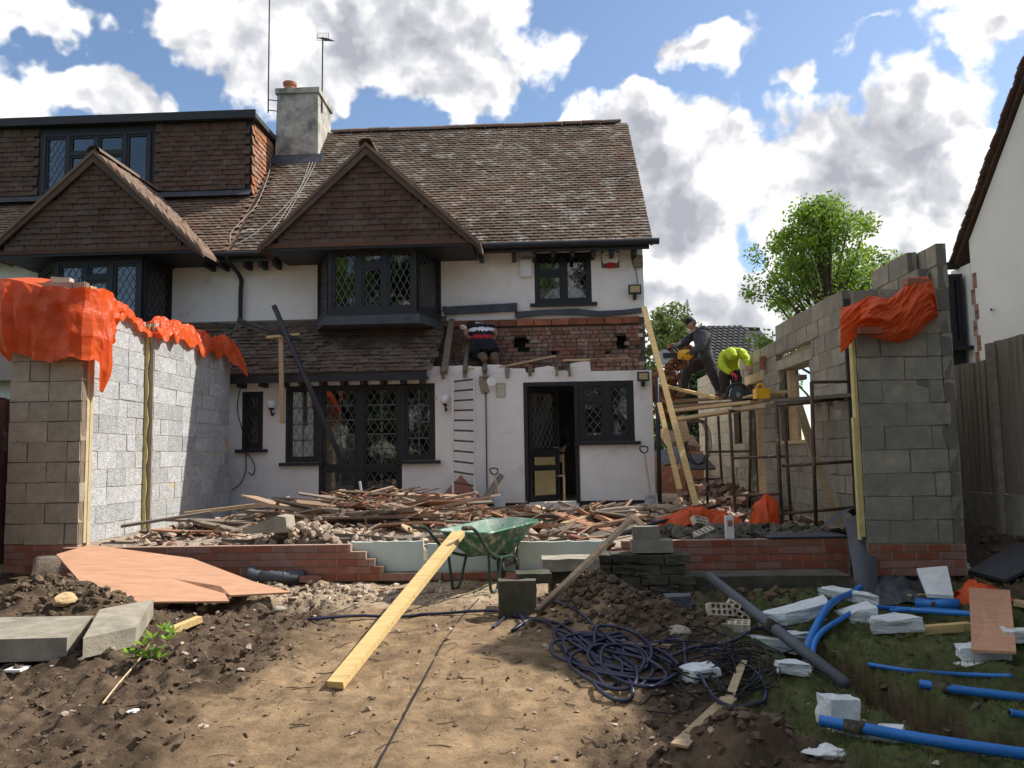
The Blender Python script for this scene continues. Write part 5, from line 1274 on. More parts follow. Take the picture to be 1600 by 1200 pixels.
# masonry pieces on the heap near the kitchen door
for i, (px, py, Y, s, mt, lab) in enumerate(((925, 795, 11.6, .13, 'brick_old', 'broken lump of brickwork in front of kitchen door plinth'), (968, 793, 11.9, .12, 'concrete', 'pale rubble lump under the kitchen window'), (880, 832, 9.4, .1, 'concrete', 'grey brick half lying above the insulation boards'), (915, 840, 9.0, .07, 'concrete', 'small pale stone near the wheelbarrow nose'))):
    solid('masonry_lump', MB().rock(atY(px, py, Y), s, s * .7, s * .6, rg, .2), mt, lab, 'rubble', 'masonry lumps')
for i in range(70):
    x, y = rg.gauss(2.65, .42), rg.gauss(12.2, .8)
    if not (2.0 < x < 3.5 and y < 14.5): continue
    z = g(x, y) + .42 * gs(x, y, 2.55, 12.6, .6, 1.0) * rg.uniform(.4, 1)
    o = link('brick_bat', bme, None, None, (x, y, z + .03)); o.scale = (rg.uniform(.45, 1), 1, 1); o.rotation_euler = (rg.uniform(-.6, .6), rg.uniform(-.6, .6), rg.uniform(0, 6)); tag(o, ('nearly whole' if o.scale.x > .82 else 'broken half' if o.scale.x > .62 else 'small broken') + (' upended' if abs(o.rotation_euler.x) > .4 else ' flat-lying') + ' red brick in the heap between house corner and block wall', 'brick', 'bricks heaped in the side passage')
for (px, py, Y, rot, mt, hol, lab) in ((1094, 815, 8.95, (.9, .2, .6), 'brick_pale', True, 'perforated brick standing askew below the orange sheet'), (1100, 833, 8.6, (.3, -.3, .35), 'brick_pale', True, 'perforated brick lying just behind the brick upstand'), (1165, 885, 7.75, (0, 0, .05), 'concrete', False, 'grey block offcut at the foot of the brick upstand'), (1186, 892, 7.6, (0, .05, -.1), 'brick_red', False, 'red brick beside the grey offcut below the upstand'), (1125, 960, 6.5, (1.2, .1, .3), 'brick_pale', True, 'perforated brick on edge in the dark earth'), (1153, 962, 6.4, (1.0, .5, -.4), 'brick_pale', True, 'second perforated brick leaning next to the grey pipe'), (1150, 985, 6.1, (.2, .0, -.3), 'brick_pale', True, 'perforated brick lying flat by the cable tangle'), (485, 910, 7.35, (0, .1, .3), 'brick_red', False, 'red brick at the mouth of the grey pipe'), (1252, 590, 11.3, (0, 0, 1.5), 'brick_old', False, 'brick resting in the window opening')):
    p = atY(px, py, Y); 
    if Y < 8.2: q = G(px, py); p = Vector((q.x, q.y, q.z + .035))
    loose_brick(p, rot, lab, mt, 'loose bricks', hol)
lb = loose_brick(atY(1192, 567, 13.1), (0, 1.57, .2), 'perforated brick perched in the lower step of the block wall', 'brick_red', 'loose bricks', True)
x0, x1, z0_, z1_ = rectY(1133, 806, 1145, 840, 8.35)
ct = thing('carton', 'tall white carton with orange patch standing on the brick upstand', 'carton', (x0, 8.3, z0_)); part(ct, 'box', MB().box(x0, x1, 8.3, 8.38, .702, z1_), 'plastic_white'); part(ct, 'print', MB().box(x0 + .015, x1 - .015, 8.296, 8.299, z0_ + .12, z0_ + .18), 'terracotta')
# rocks under the scaffold / dark earth behind the right-hand upstand
mb = MB()
for i in range(260):
    x, y = rg.uniform(1.3, 3.4), rg.uniform(8.4, 9.4); s = rg.uniform(.02, .09); mb.rock((x, y, g(x, y) + s * .5 + .08 * gs(x, y, 1.9, 8.9, .6, .4)), s * 1.4, s, s * .7, rg)
o = link('earth_clods', mb.mesh('earth_clods'), 'stone_dark'); o['kind'] = 'stuff'; o['label'] = 'dark clods behind the right-hand brick upstand'

# ------------------------------------------------------------------ scaffold trestles and boards in the side passage
def trestle(poles, rails, lab):
    b_ = atY(poles[0][2], poles[0][3], poles[0][4]); r = thing('scaffold_trestle', lab, 'scaffold', b_, 'rusty scaffold trestles')
    for (xa, ya, xb, yb, Y) in poles:
        p, q = atY(xa, ya, Y), atY(xb, yb, Y); q.z = max(.62, min(q.z, g(q.x, q.y))); part(r, 'pole', MB().tube([q, p], .022, 9), 'steel_rust', True)
        part(r, 'foot', MB().lathe([(.05, 0), (.05, .008), (.024, .012)], 10, q), 'steel_rust')
    for (xa, ya, Ya, xb, yb, Yb) in rails: part(r, 'rail', MB().tube([atY(xa, ya, Ya), atY(xb, yb, Yb)], .019, 8), 'steel_rust', True)
trestle([(1213, 632, 1222, 826, 9.6), (1225, 640, 1236, 812, 10.3), (1268, 597, 1275, 826, 9.3), (1314, 622, 1327, 808, 10.1)], [(1222, 728, 9.6, 1348, 720, 9.5), (1268, 597, 9.3, 1346, 596, 9.4), (1222, 803, 9.6, 1346, 792, 9.6), (1213, 634, 9.6, 1330, 622, 9.8)], 'rusty trestle nearest the grey end pier, braced with two rails')
trestle([(1140, 640, 1149, 798, 11.2), (1173, 640, 1171, 790, 12.0)], [(1143, 716, 11.2, 1228, 713, 10.6), (1147, 774, 11.2, 1216, 772, 10.4), (1143, 642, 11.2, 1173, 640, 12.0)], 'middle trestle of thin rusty poles under the work platform')
trestle([(1103, 650, 1105, 772, 12.6), (1122, 650, 1129, 764, 13.2), (1070, 652, 1074, 768, 13.0)], [(1105, 706, 12.6, 1173, 705, 12.1), (1072, 660, 13.0, 1104, 658, 12.6), (1074, 750, 13.0, 1129, 748, 13.2)], 'far trestle of thin poles beside the house corner')
SB = 'platform boards on the trestles'
for (a, Ya, b, Yb, w, t, mt, lab) in (((1208, 627), 9.9, (1340, 617), 9.7, .24, .045, 'wood_grey', 'weathered scaffold board at the grey end pier'), ((1196, 633), 10.4, (1338, 622), 10.2, .24, .04, 'wood_grey', 'second weathered scaffold board behind the end trestle'), ((1148, 640), 11.4, (1285, 626), 10.6, .24, .045, 'wood_board', 'pale scaffold board under the yellow bucket'), ((1056, 656), 12.6, (1220, 630), 11.0, .24, .045, 'wood_board', 'long pale scaffold board under the bending worker'), ((1050, 642), 13.6, (1180, 628), 12.2, .24, .045, 'wood_board', 'scaffold board between the two workers'), ((1044, 628), 14.5, (1150, 621), 14.2, .30, .045, 'wood_old', 'brown board under the feet of the worker with the saw'), ((1044, 636), 14.1, (1165, 628), 13.6, .30, .045, 'wood_old', 'brown board in front of the sawing worker'), ((1026, 600), 14.6, (1120, 622), 13.4, .09, .05, 'wood_new', 'fresh yellow batten slanting across the platform'), ((1160, 624), 13.9, (1215, 612), 12.0, .3, .04, 'wood_board', 'board beside the block wall under the cut-off saw')):
    solid('scaffold_board', MB().plank(atY(*a, Ya), atY(*b, Yb), w, t), mt, lab, 'board', SB)
board((1006, 480), (1088, 790), 13.5, 11.6, .09, .04, 'wood_new', 'long yellow batten leaning at the corner of the house', up=(0, -1, 0))
board((1030, 630), (1062, 765), 13.3, 12.4, .08, .04, 'wood_new', 'shorter yellow batten propped beside the house corner', up=(0, -1, 0))
board((1060, 650), (1070, 690), 12.9, 12.9, .2, .03, 'wood_board', 'short pale board standing under the platform', up=(0, -1, 0))
board((1245, 625), (1305, 810), 10.2, 10.0, .10, .04, 'wood_board', 'raking timber brace under the end trestle', up=(0, -1, 0))
solid('corner_downpipe', MB().tube([atY(1027, 590, YG - .05), atY(1031, 792, YG - .05)], .04, 10), 'steel_dark', 'black drainpipe at the right corner of the house', 'pipe', smooth=True)
def bucket():
    c = atY(1190, 625, 12.0); r = thing('yellow_bucket', 'yellow plastic carrier on the scaffold boards by the wall', 'bucket', c)
    part(r, 'body', MB().box(c.x - .10, c.x + .10, c.y - .10, c.y + .10, c.z + .02, c.z + .17), 'yellow_plastic'); part(r, 'handle', MB().tube(bez([c + Vector((-.07, 0, .17)), c + Vector((-.04, 0, .23)), c + Vector((.02, 0, .235)), c + Vector((.05, 0, .17))], 4), .015, 8), 'yellow_plastic')
bucket()

# ------------------------------------------------------------------ foreground odds and ends
def ground_plank(a, b, w, t, mt, lab, grp=None, name='plank', lift=0):
    p, q = G(*a), G(*b); p.z += t / 2 + lift; q.z += t / 2 + lift; return solid(name, MB().plank(p, q, w, t), mt, lab, 'plank', grp)
# plywood sheet leaning over the soil heap
ply = [(88, 866, 7.9), (140, 851, 8.15), (300, 872, 8.1), (395, 908, 7.75), (455, 925, 7.3), (360, 930, 7.25), (345, 916, 7.35), (358, 939, 7.1), (145, 941, 6.95), (118, 900, 7.4)]
pts = []
for (px, py, Y) in ply:
    pts.append(None)
pa, pb, pc = atY(140, 851, 8.15), atY(145, 941, 6.98), atY(455, 925, 7.3); pa.z = max(pa.z, .5); nrm_ = (pb - pa).cross(pc - pa)
pts = []
for (px, py, Y) in ply:
    d = ray(px, py); pts.append(CAM + d * ((pa - CAM).dot(nrm_) / d.dot(nrm_)))
mb = MB(); n = len(pts); cen = sum(pts, Vector()) / n
top = pts + [cen]; bot = [p - Vector((0, 0, .015)) for p in top]
mb.add(top + bot, [(i, (i + 1) % n, n) for i in range(n)] + [((i + 1) % n + n + 1, i + n + 1, 2 * n + 1) for i in range(n)] + [(i, i + n + 1, (i + 1) % n + n + 1, (i + 1) % n) for i in range(n)])
solid('plywood_sheet', mb, 'plywood', 'large torn sheet of pinkish plywood lying over the soil heap', 'plywood')
def slab(corners, th, mt, lab, name='concrete_slab'):
    # corners: pixel + lift above the ground
    top = []
    for (px, py, h) in corners:
        d = ray(px, py); t = 3.0
        while t < 12:
            p = CAM + d * t
            if p.z <= g(p.x, p.y) + h: break
            t += .02
        top.append(p)
    return solid(name, MB().prism(top, (0, 0, -th)), mt, lab, 'slab')
slab([(-40, 1000, .15), (105, 996, .14), (146, 962, .13), (-40, 965, .13)], .16, 'concrete', 'long flat concrete coping lying at the edge of the mud')
slab([(130, 997, .17), (212, 980, .17), (240, 936, .17), (156, 952, .17)], .14, 'concrete', 'square concrete coping tilted up beside the green shoot')
def chunk(px, py, sx, sy, sz, mt, lab, cat='stone', name='stone', grp=None, lift=.0, jit=.2, yaw=None, tiltx=0, box=False):
    p = G(px, py); p.z += sz * .7 + lift
    if box:
        mtx = Matrix.Translation(p) @ Euler((tiltx, rg.uniform(-.15, .15), yaw or 0)).to_matrix().to_4x4(); mb = MB(); bm = bmesh.new(); bmesh.ops.create_cube(bm, size=2); bmesh.ops.subdivide_edges(bm, edges=bm.edges, cuts=5, use_grid_fill=True); sd = rg.uniform(0, 90); tp = rg.uniform(-.25, .25); tq = rg.uniform(-.3, .3); vs = []
        for v in bm.verts:
            x_, y_, z_ = v.co; q = Vector((x_ * sx * (1 + tq * y_), y_ * sy * (1 + tp * x_), z_ * sz * .8 * (1 + .3 * tp * x_))); q += noise.noise_vector(Vector((x_, y_, z_)) * .9 + Vector((sd, 0, 0))) * sy * .35 * jit * 4 * .5 + noise.noise_vector(Vector((x_, y_, z_)) * 3.5 + Vector((sd, 5, 0))) * .007; vs.append(mtx @ q)
        mb.add(vs, [[v.index for v in f.verts] for f in bm.faces]); bm.free()
    else:
        mb = MB(); bm = bmesh.new(); bmesh.ops.create_icosphere(bm, subdivisions=3, radius=1)
        sd = rg.uniform(0, 50)
        for v in bm.verts:
            q = v.co; k = 1 + .55 * jit * 2 * noise.noise(q * 1.6 + Vector((sd, 0, 0))) + .25 * jit * noise.noise(q * 4 + Vector((sd, 3, 0))); v.co = Vector((q.x * sx, q.y * sy, q.z * sz)) * k
        mt_ = Matrix.Rotation(yaw if yaw is not None else rg.uniform(0, 6), 4, 'Z'); mb.add([mt_ @ v.co + p for v in bm.verts], [[v.index for v in f.verts] for f in bm.faces]); bm.free()
    return solid(name, mb, mt, lab, cat, grp)
for (px, py, s, mt, lab) in ((102, 945, .11, 'rock_tan', 'rusty brown stone beside the left soil heap'), (358, 884, .075, 'rock_tan', 'tan stone resting on the plywood edge'), (415, 896, .12, 'rock_tan', 'flat tan stone behind the grey pipe elbow'), (556, 905, .10, 'plastic_white', 'white flat stone below the stepped bricks'), (600, 904, .06, 'concrete', 'small grey stone below the stepped bricks'), (316, 955, .05, 'rock_tan', 'brown clod at the front edge of plywood'), (435, 957, .06, 'concrete', 'grey stone lying on the path edge'), (385, 980, .03, 'concrete', 'small pale pebble on the earth path'), (250, 950, .07, 'rock_tan', 'brown earth lump behind the tilted coping')):
    chunk(px, py, s, s * .7, s * .55, mt, lab, grp='stones on the left of the site')
chunk(1062, 995, .11, .07, .05, 'concrete', 'pale crumbly stone in the dark earth beside the cables')
for (px, py, sx, lab) in ((208, 1113, .035, 'scrap of white plastic film on the dark mud'), (1290, 1182, .09, 'pale rag at the lower edge of the grass')):
    chunk(px, py, sx, sx * .6, sx * .3, 'plastic_white', lab, 'litter', 'plastic_scrap', None, jit=.5)
c = G(27, 1048)
fr = MB()
for (a0, a1, b0, b1) in ((-.06, .06, -.06, -.03), (-.06, .06, .03, .06), (-.06, -.03, -.03, .03), (.03, .06, -.03, .03)): fr.box(c.x + a0, c.x + a1, c.y + b0, c.y + b1, c.z + .005, c.z + .02)
solid('back_box', fr, 'plastic_white', 'small square white plastic frame lying on the mud', 'frame')
# grey soil-pipe elbow
e = [G(392, 912), G(470, 912)]; z = g(e[0].x, e[0].y) + .07
pe = thing('pipe_elbow', 'short grey plastic pipe with elbow lying beside the plywood', 'pipe', e[0])
p0, p1 = e[0] + Vector((0, 0, .07)), e[1] + Vector((.04, 0, .07))
part(pe, 'barrel', MB().tube([p0 + Vector((.08, 0, 0)), p1], .058, 16), 'plastic_grey', True)
part(pe, 'elbow', MB().tube(bez([p0 + Vector((.09, 0, 0)), p0 + Vector((.01, .02, .01)), p0 + Vector((-.03, .10, .03)), p0 + Vector((-.02, .2, .04))], 6), .062, 16), 'plastic_grey', True)
for t in (.35, .6): part(pe, 'collar', MB().tube([p0.lerp(p1, t), p0.lerp(p1, t + .05)], .065, 16), 'plastic_grey', True)
part(pe, 'bore', MB().tube([p1 + Vector((.001, 0, 0)), p1 + Vector((.003, 0, 0))], .048, 16), 'cable_black')
ground_plank((268, 990), (312, 972), .07, .05, 'wood_new', 'short yellow timber offcut behind the green shoot')
ground_plank((592, 926), (640, 920), .05, .02, 'wood_old', 'broken slat lying at the barrow shadow')
# green shoot with stem
sp = G(232, 1030)
sh_ = thing('leafy_shoot', 'bright green leafy shoot growing by the tilted coping', 'plant', sp)
part(sh_, 'stem', MB().tube(bez([G(160, 1105) + Vector((0, 0, .02)), G(185, 1075) + Vector((0, 0, .03)), G(215, 1045) + Vector((0, 0, .05)), sp + Vector((0, 0, .10))], 5), [.006] * 16, 6), 'wood_board')
mb = MB()
for (px, py) in ((205, 1022), (225, 1008), (238, 998), (258, 985), (262, 1000), (245, 1018), (222, 1025), (235, 1030), (250, 1028), (268, 990), (215, 1030)):
    c = atY(px, py, sp.y + rg.uniform(-.06, .06))
    for k in range(11):
        a_ = k * .57 + rg.random(); l = rg.uniform(.06, .10); d = Vector((math.cos(a_), math.sin(a_) * .8, rg.uniform(.1, .9))).normalized(); s = d.cross(Vector((0, 0, 1))).normalized() * l * .17
        mb.add([c, c + d * l * .5 + s, c + d * l, c + d * l * .5 - s], [(0, 1, 2, 3)])
part(sh_, 'leaves', mb, 'leaf_shoot', kind='stuff')
# old mossy slabs and stack right of the path
MS = 'mossy garden masonry'
def stone_box(px0, py0, px1, py1, Y, dep, mt, lab, yaw=0, ny=1):
    x0, x1, z0_, z1_ = rectY(px0, py0, px1, py1, Y); c = Vector(((x0 + x1) / 2, Y + dep / 2, (z0_ + z1_) / 2)); hx, hz = (x1 - x0) / 2, (z1_ - z0_) / 2
    bm = bmesh.new(); bmesh.ops.create_cube(bm, size=2); bmesh.ops.subdivide_edges(bm, edges=bm.edges, cuts=3, use_grid_fill=True)
    rot = Matrix.Rotation(yaw, 3, 'Z'); mb = MB(); vs = []
    for v in bm.verts:
        q = Vector((v.co.x * hx, v.co.y * dep / 2, v.co.z * hz)); q += Vector((noise.noise(q * 9 + c), noise.noise(q * 9 + c * 2), noise.noise(q * 9 + c * 3))) * .014; vs.append(rot @ q + c)
    mb.add(vs, [[v.index for v in f.verts] for f in bm.faces]); bm.free()
    return solid('mossy_stone', mb, mt, lab, 'stone', MS)
stone_box(779, 908, 838, 966, 6.75, .12, 'stone_dark', 'upright dark mossy slab at the edge of the path', .05)
stone_box(806, 897, 860, 912, 7.0, .25, 'stone_dark', 'small flat mossy slab behind the upright one', .1)
stone_box(846, 874, 935, 892, 7.3, .35, 'concrete', 'long grey coping slab over dark mossy masonry', .06)
stone_box(858, 892, 930, 940, 7.35, .3, 'stone_dark', 'dark mossy block under the grey coping', .06)
for k in range(0): stone_box(926 - (k == 6) * 4 + rg.uniform(-3, 3), 868 + k * 15, 1074 + rg.uniform(-6, 14), 881.5 + k * 15, 7.42 - .012 * k, .3, 'stone_dark', ('topmost', 'second', 'third', 'fourth', 'fifth', 'sixth', 'lowest')[k] + ' mossy stone course of the dark stack beside the soil heap', -.03)
ms = thing('mossy_stone_stack', 'dark mossy stack of rough stone courses beside the soil heap', 'stone stack', (1.1, 7.5, .3), MS)
for k in range(7):
    px = 924 + rg.uniform(-4, 4) - (k == 6) * 5; e_ = 1076 + rg.uniform(-8, 14)
    while px < e_ - 12:
        w = rg.uniform(26, 52); w = min(w, e_ - px)
        x0, x1, z0_, z1_ = rectY(px + .8, 868 + k * 15, px + w - .8, 882 + k * 15, 7.42); dz = rg.uniform(-.006, .006); dy = rg.uniform(-.025, .025) - .012 * k
        q = MB().rock((0, 0, 0), 1, 1, 1, rg, 0); mbs = MB(); c0 = Vector(((x0 + x1) / 2, 7.56 + dy, (z0_ + z1_) / 2 + dz)); bm = bmesh.new(); bmesh.ops.create_cube(bm, size=2); bmesh.ops.subdivide_edges(bm, edges=bm.edges, cuts=2, use_grid_fill=True)
        mbs.add([c0 + Vector((v.co.x * (x1 - x0) / 2, v.co.y * .15, v.co.z * (z1_ - z0_) / 2)) + noise.noise_vector(Vector((v.co.x, v.co.y, v.co.z)) * 1.4 + c0 * 9) * .014 for v in bm.verts], [[v.index for v in f.verts] for f in bm.faces]); bm.free()
        part(ms, 'stone', mbs, 'stone_dark'); px += w
def hb(px0, py0, px1, py1, Y, lab, dep=.12):
    x0, x1, z0_, z1_ = rectY(px0, py0, px1, py1, Y); return solid('grey_block', MB().box(x0, x1, Y, Y + dep, z0_, z1_), 'block_grey', lab, 'block', 'grey blocks on the mossy stack')
hb(990, 823, 1031, 846, 7.5, 'small grey block, upper of two on the mossy stack'); hb(988, 845, 1052, 864, 7.48, 'wider grey block, lower of two on the mossy stack', .2)
# long strip of rotten kerb in front of the right upstand
stone_box(1075, 900, 1330, 925, 7.45, .35, 'stone_dark', 'long low mossy kerb in front of the right brick upstand')
chunk(1060, 950, .10, .08, .07, 'plastic_grey', 'dark slate lump at the foot of the mossy stack', 'stone', 'slate_lump', box=True)
# soil clods and litter
mb = MB(); rgc = random.Random(5)
for i in range(12000):
    x, y = rgc.uniform(-5.6, 5), 3.5 + 4.7 * rgc.random() ** .8
    p = pathness(x, y); gr = grassness(x, y)
    if rgc.random() < max(p * .82, gr * .85): continue
    s = rgc.choice((.005, .006, .008, .011, .018)) * rgc.uniform(.6, 1.4)
    if p > .5: s *= .55
    mb.rock((x, y, g(x, y) + s * .3), s * 1.2, s, s * .75, rgc, .5)
for (cx, cy, rx, ry, n) in ((-4.6, 7.15, .5, .4, 260), (-3.9, 6.9, .35, .25, 120), (.34, 6.92, .36, .28, 420), (.8, 6.5, .6, .35, 340), (.92, 4.12, .3, .2, 60), (1.95, 7.0, .3, .25, 60)):
    for i in range(n):
        x, y = rgc.gauss(cx, rx * .6), rgc.gauss(cy, ry * .6); s = rgc.uniform(.010, .042) * rgc.uniform(.5, 1); mb.rock((x, y, g(x, y) + s * .3), s * 1.2, s, s * .85, rgc, .35)
mat('clod', (.12, .083, .054), .3, 20, .95, .6, 60, orand=.35)
o = link('soil_clods', mb.mesh('soil_clods'), 'clod'); o['kind'] = 'stuff'; o['label'] = 'crumbled clods of earth strewn over the garden'
mb = MB()
for i in range(420):
    x, y = rgc.uniform(-4.5, 2.2), rgc.uniform(3.6, 8.1); s = rgc.choice((.004, .006, .01, .016)) * rgc.uniform(.7, 1.4); mb.rock((x, y, g(x, y) + s * .3), s * 1.3, s, s * .6, rgc, .3)
for i in range(260):
    x, y = rgc.uniform(-3.0, -.9), rgc.gauss(7.75, .2); s = rgc.choice((.01, .018, .03)) * rgc.uniform(.7, 1.3); mb.rock((x, y, g(x, y) + s * .3), s * 1.3, s, s * .7, rgc, .3)
o = link('stone_chips', mb.mesh('stone_chips'), 'rubble_dust'); o['kind'] = 'stuff'; o['label'] = 'pale chips of stone and mortar on the earth'
mb = MB()
for i in range(420):
    x, y = rgc.uniform(-4.5, 2.5), rgc.uniform(3.5, 7.6); a_ = rgc.uniform(0, 6.28); l = rgc.uniform(.03, .16); c1 = rgc.uniform(-.6, .6)
    p = [drop(x + math.cos(a_ + c1 * t) * l * t, y + math.sin(a_ + c1 * t) * l * t, .006) for t in (0, .5, 1)]; mb.tube(p, rgc.uniform(.0015, .0035), 4)
o = link('twigs', mb.mesh('twigs'), 'bark'); o['kind'] = 'stuff'; o['label'] = 'thin roots and twigs strewn on the earth path'
# string line and electric hoses
solid('string_line', MB().tube([G(x_, y_) + Vector((0, 0, .012)) for (x_, y_) in ((748, 938), (722, 965), (690, 1010), (662, 1065), (630, 1125), (600, 1180), (588, 1205))], .0055, 5), 'cable_black', 'straight dark cable running down the earth path', 'cable')
def hose(pl, r, mt, lab, grp, name='cable', seg=6, lift=.01, par=None):
    pts = []
    for i, (px, py) in enumerate(pl):
        q = G(px, py); pts.append(q + Vector((0, 0, lift + r + .02 * (i % 3 == 1))))
    sp_ = bez(pts, seg); sp_ = [Vector((q.x, q.y, max(q.z, g(q.x, q.y) + r))) for q in sp_]
    if par: return part(par, 'coil', MB().tube(sp_, r, 7), mt, True)
    return solid(name, MB().tube(sp_, r, 7), mt, lab, 'cable' if 'cable' in name else 'pipe', grp, True)
BC = 'blue cable tangle'
bc = thing('blue_cable', 'tangled navy blue cable looping over the dark earth', 'cable', G(930, 1020))
for pl in ([(480, 972), (560, 970), (620, 968), (700, 962), (770, 962), (800, 966), (870, 978), (915, 1012), (955, 1042), (968, 1049), (973, 1030), (977, 1015), (1000, 1009), (1019, 1022), (1010, 1046), (985, 1051), (950, 1050)],
           [(770, 985), (786, 975), (790, 962), (806, 962), (818, 980), (800, 990), (830, 972), (862, 986), (868, 1005), (895, 1035), (930, 1063), (947, 1078), (967, 1070), (972, 1050), (960, 1015), (930, 1005), (900, 1012)],
           [(864, 988), (890, 1000), (925, 1025), (958, 1048), (985, 1045), (960, 1030), (920, 1008)],
           [(928, 1072), (935, 1088), (960, 1099), (985, 1098), (988, 1085), (975, 1058), (950, 1040), (905, 1020), (868, 990), (890, 976)],
           [(845, 952), (865, 948), (900, 958), (935, 988), (960, 1013), (985, 1020), (1030, 1008), (1065, 1010), (1070, 1030), (1069, 1050), (1050, 1068), (1020, 1078), (990, 1072)],
           [(1090, 1040), (1095, 1065), (1115, 1095), (1145, 1112), (1180, 1112), (1195, 1100), (1195, 1080), (1180, 1060), (1140, 1030), (1100, 1025)],
           [(900, 1000), (940, 1003), (970, 1015), (1005, 1030), (1020, 1060), (1000, 1078)],
           [(1040, 1035), (1080, 1022), (1125, 1012), (1160, 1000), (1180, 992), (1215, 990), (1240, 1002)]):
    hose(pl, .0125, 'cable_blue', '', BC, par=bc)
rgb_ = random.Random(17)
for i in range(9):
    cx, cy, rx, ry, ph = rgb_.uniform(900, 1010), rgb_.uniform(1005, 1055), rgb_.uniform(40, 85), rgb_.uniform(16, 34), rgb_.uniform(0, 6)
    hose([(cx + rx * math.cos(ph + k * .8) + .25 * k * k, cy + ry * math.sin(ph + k * .8) + .45 * rx * math.cos(ph + k * .8) * .5 + rgb_.uniform(-3, 3)) for k in range(8)], .0125, 'cable_blue', '', BC, par=bc, lift=rgb_.uniform(.0, .04))
kc = thing('black_cable', 'thin black wires coiled in loose rings beside the blue cable', 'cable', G(1130, 1040))
rgk = random.Random(3)
for i in range(20):
    cx, cy, rx, ry = rgk.uniform(1030, 1190), rgk.uniform(1020, 1070), rgk.uniform(35, 90), rgk.uniform(14, 38); ph = rgk.uniform(0, 6); tw = rgk.uniform(.8, 1.5)
    hose([(cx + rx * math.cos(ph + k * .7 * tw) * (1 - .03 * k), cy + ry * math.sin(ph + k * .7 * tw) + rgk.uniform(-4, 4)) for k in range(9)], .0048, 'cable_black', '', '', par=kc, lift=rgk.uniform(.005, .05))
for pl in ([(1240, 1040), (1270, 1065), (1300, 1100), (1315, 1110)], [(1200, 1030), (1250, 1020), (1285, 1000), (1260, 985)], [(1250, 1050), (1280, 1060), (1310, 1080), (1330, 1095)], [(1000, 1105), (1040, 1092), (1080, 1100), (1060, 1118), (1010, 1120)]):
    hose(pl, .0048, 'cable_black', '', '', par=kc)
# broken lath strip
for (a_, b_, lab) in (((1062, 1182), (1140, 1105), 'long torn strip of pale plywood beside the cables'), ((1140, 1105), (1162, 1045), 'narrow splinter of pale wood under the black wires')):
    ground_plank(a_, b_, .09 if a_[0] < 1100 else .05, .012, 'wood_board', lab, lift=.045)
ground_plank((978, 1008), (1048, 1012), .05, .02, 'wood_old', 'short reddish batten half under the blue cable')
# grey and blue pipes
def pipe(pl, r, mt, lab, joints=(), name='pipe', lift=0):
    pts = [(atY(*p_) if len(p_) == 3 else G(*p_) + Vector((0, 0, r + lift))) for p_ in pl]; pts = bez(pts, 8) if len(pts) > 2 else pts
    rt_ = thing(name, lab, 'pipe', pts[0]); part(rt_, 'barrel', MB().tube(pts, r, 14), mt, True)
    for j in joints:
        i = int(j * (len(pts) - 1)); a_ = pts[i] if len(pts) > 2 else pts[0].lerp(pts[1], j); d = (pts[-1] - pts[0]).normalized()
        part(rt_, 'tape_joint', MB().tube([a_ - d * .05, a_ + d * .05], r * 1.12, 14), 'rubber', True)
    part(rt_, 'bore', MB().tube([pts[0] - (pts[1] - pts[0]).normalized() * .002, pts[0] - (pts[1] - pts[0]).normalized() * .001], r * .8, 12), 'cable_black')
    return rt_
pipe([(1107, 900, 7.3), (1322, 1070, 5.3)], .042, 'plastic_grey', 'long grey drain pipe sloping down to the trench', (.55,), 'drain_pipe', .03)
pipe([(1282, 1144), (1345, 1156), (1430, 1172), (1530, 1188), (1640, 1204)], .029, 'plastic_blue', 'thick blue water pipe with black joint beside the pale offcut in the trench', (.22,), 'water_pipe', .03)
pipe([(1438, 1080), (1490, 1089), (1600, 1103), (1660, 1110)], .025, 'plastic_blue', 'thick blue water pipe with black joint lying on the grass', (.28,), 'water_pipe', .02)
pipe([(1357, 1044), (1420, 1054), (1500, 1060), (1582, 1063)], .015, 'plastic_blue', 'thin blue hose lying straight on the grass', (), 'water_hose', .01)
pipe([(1578, 1122), (1605, 1127), (1640, 1130)], .02, 'plastic_blue', 'short blue pipe end next to the taped pipe', (), 'water_pipe', .01)
pipe([(1275, 1042, 5.7), (1270, 1015, 5.9), (1282, 990, 6.1), (1310, 970, 6.3), (1350, 964), (1400, 965), (1460, 970), (1525, 974)], .021, 'plastic_blue', 'blue hose arching over the white foam offcuts', (), 'water_hose', .05)
pipe([(1258, 1018, 5.9), (1272, 985, 6.15), (1298, 958), (1330, 940), (1345, 930)], .028, 'plastic_blue', 'blue pipe bending up between foam offcuts', (), 'water_pipe', .04)
pipe([(1432, 952), (1500, 953)], .045, 'plastic_blue', 'short fat blue pipe beside the plywood piece', (), 'water_pipe', .0)
pipe([(1390, 962), (1450, 960), (1500, 963)], .018, 'plastic_blue', 'thin blue hose in front of the fat blue pipe', (), 'water_hose', .02)
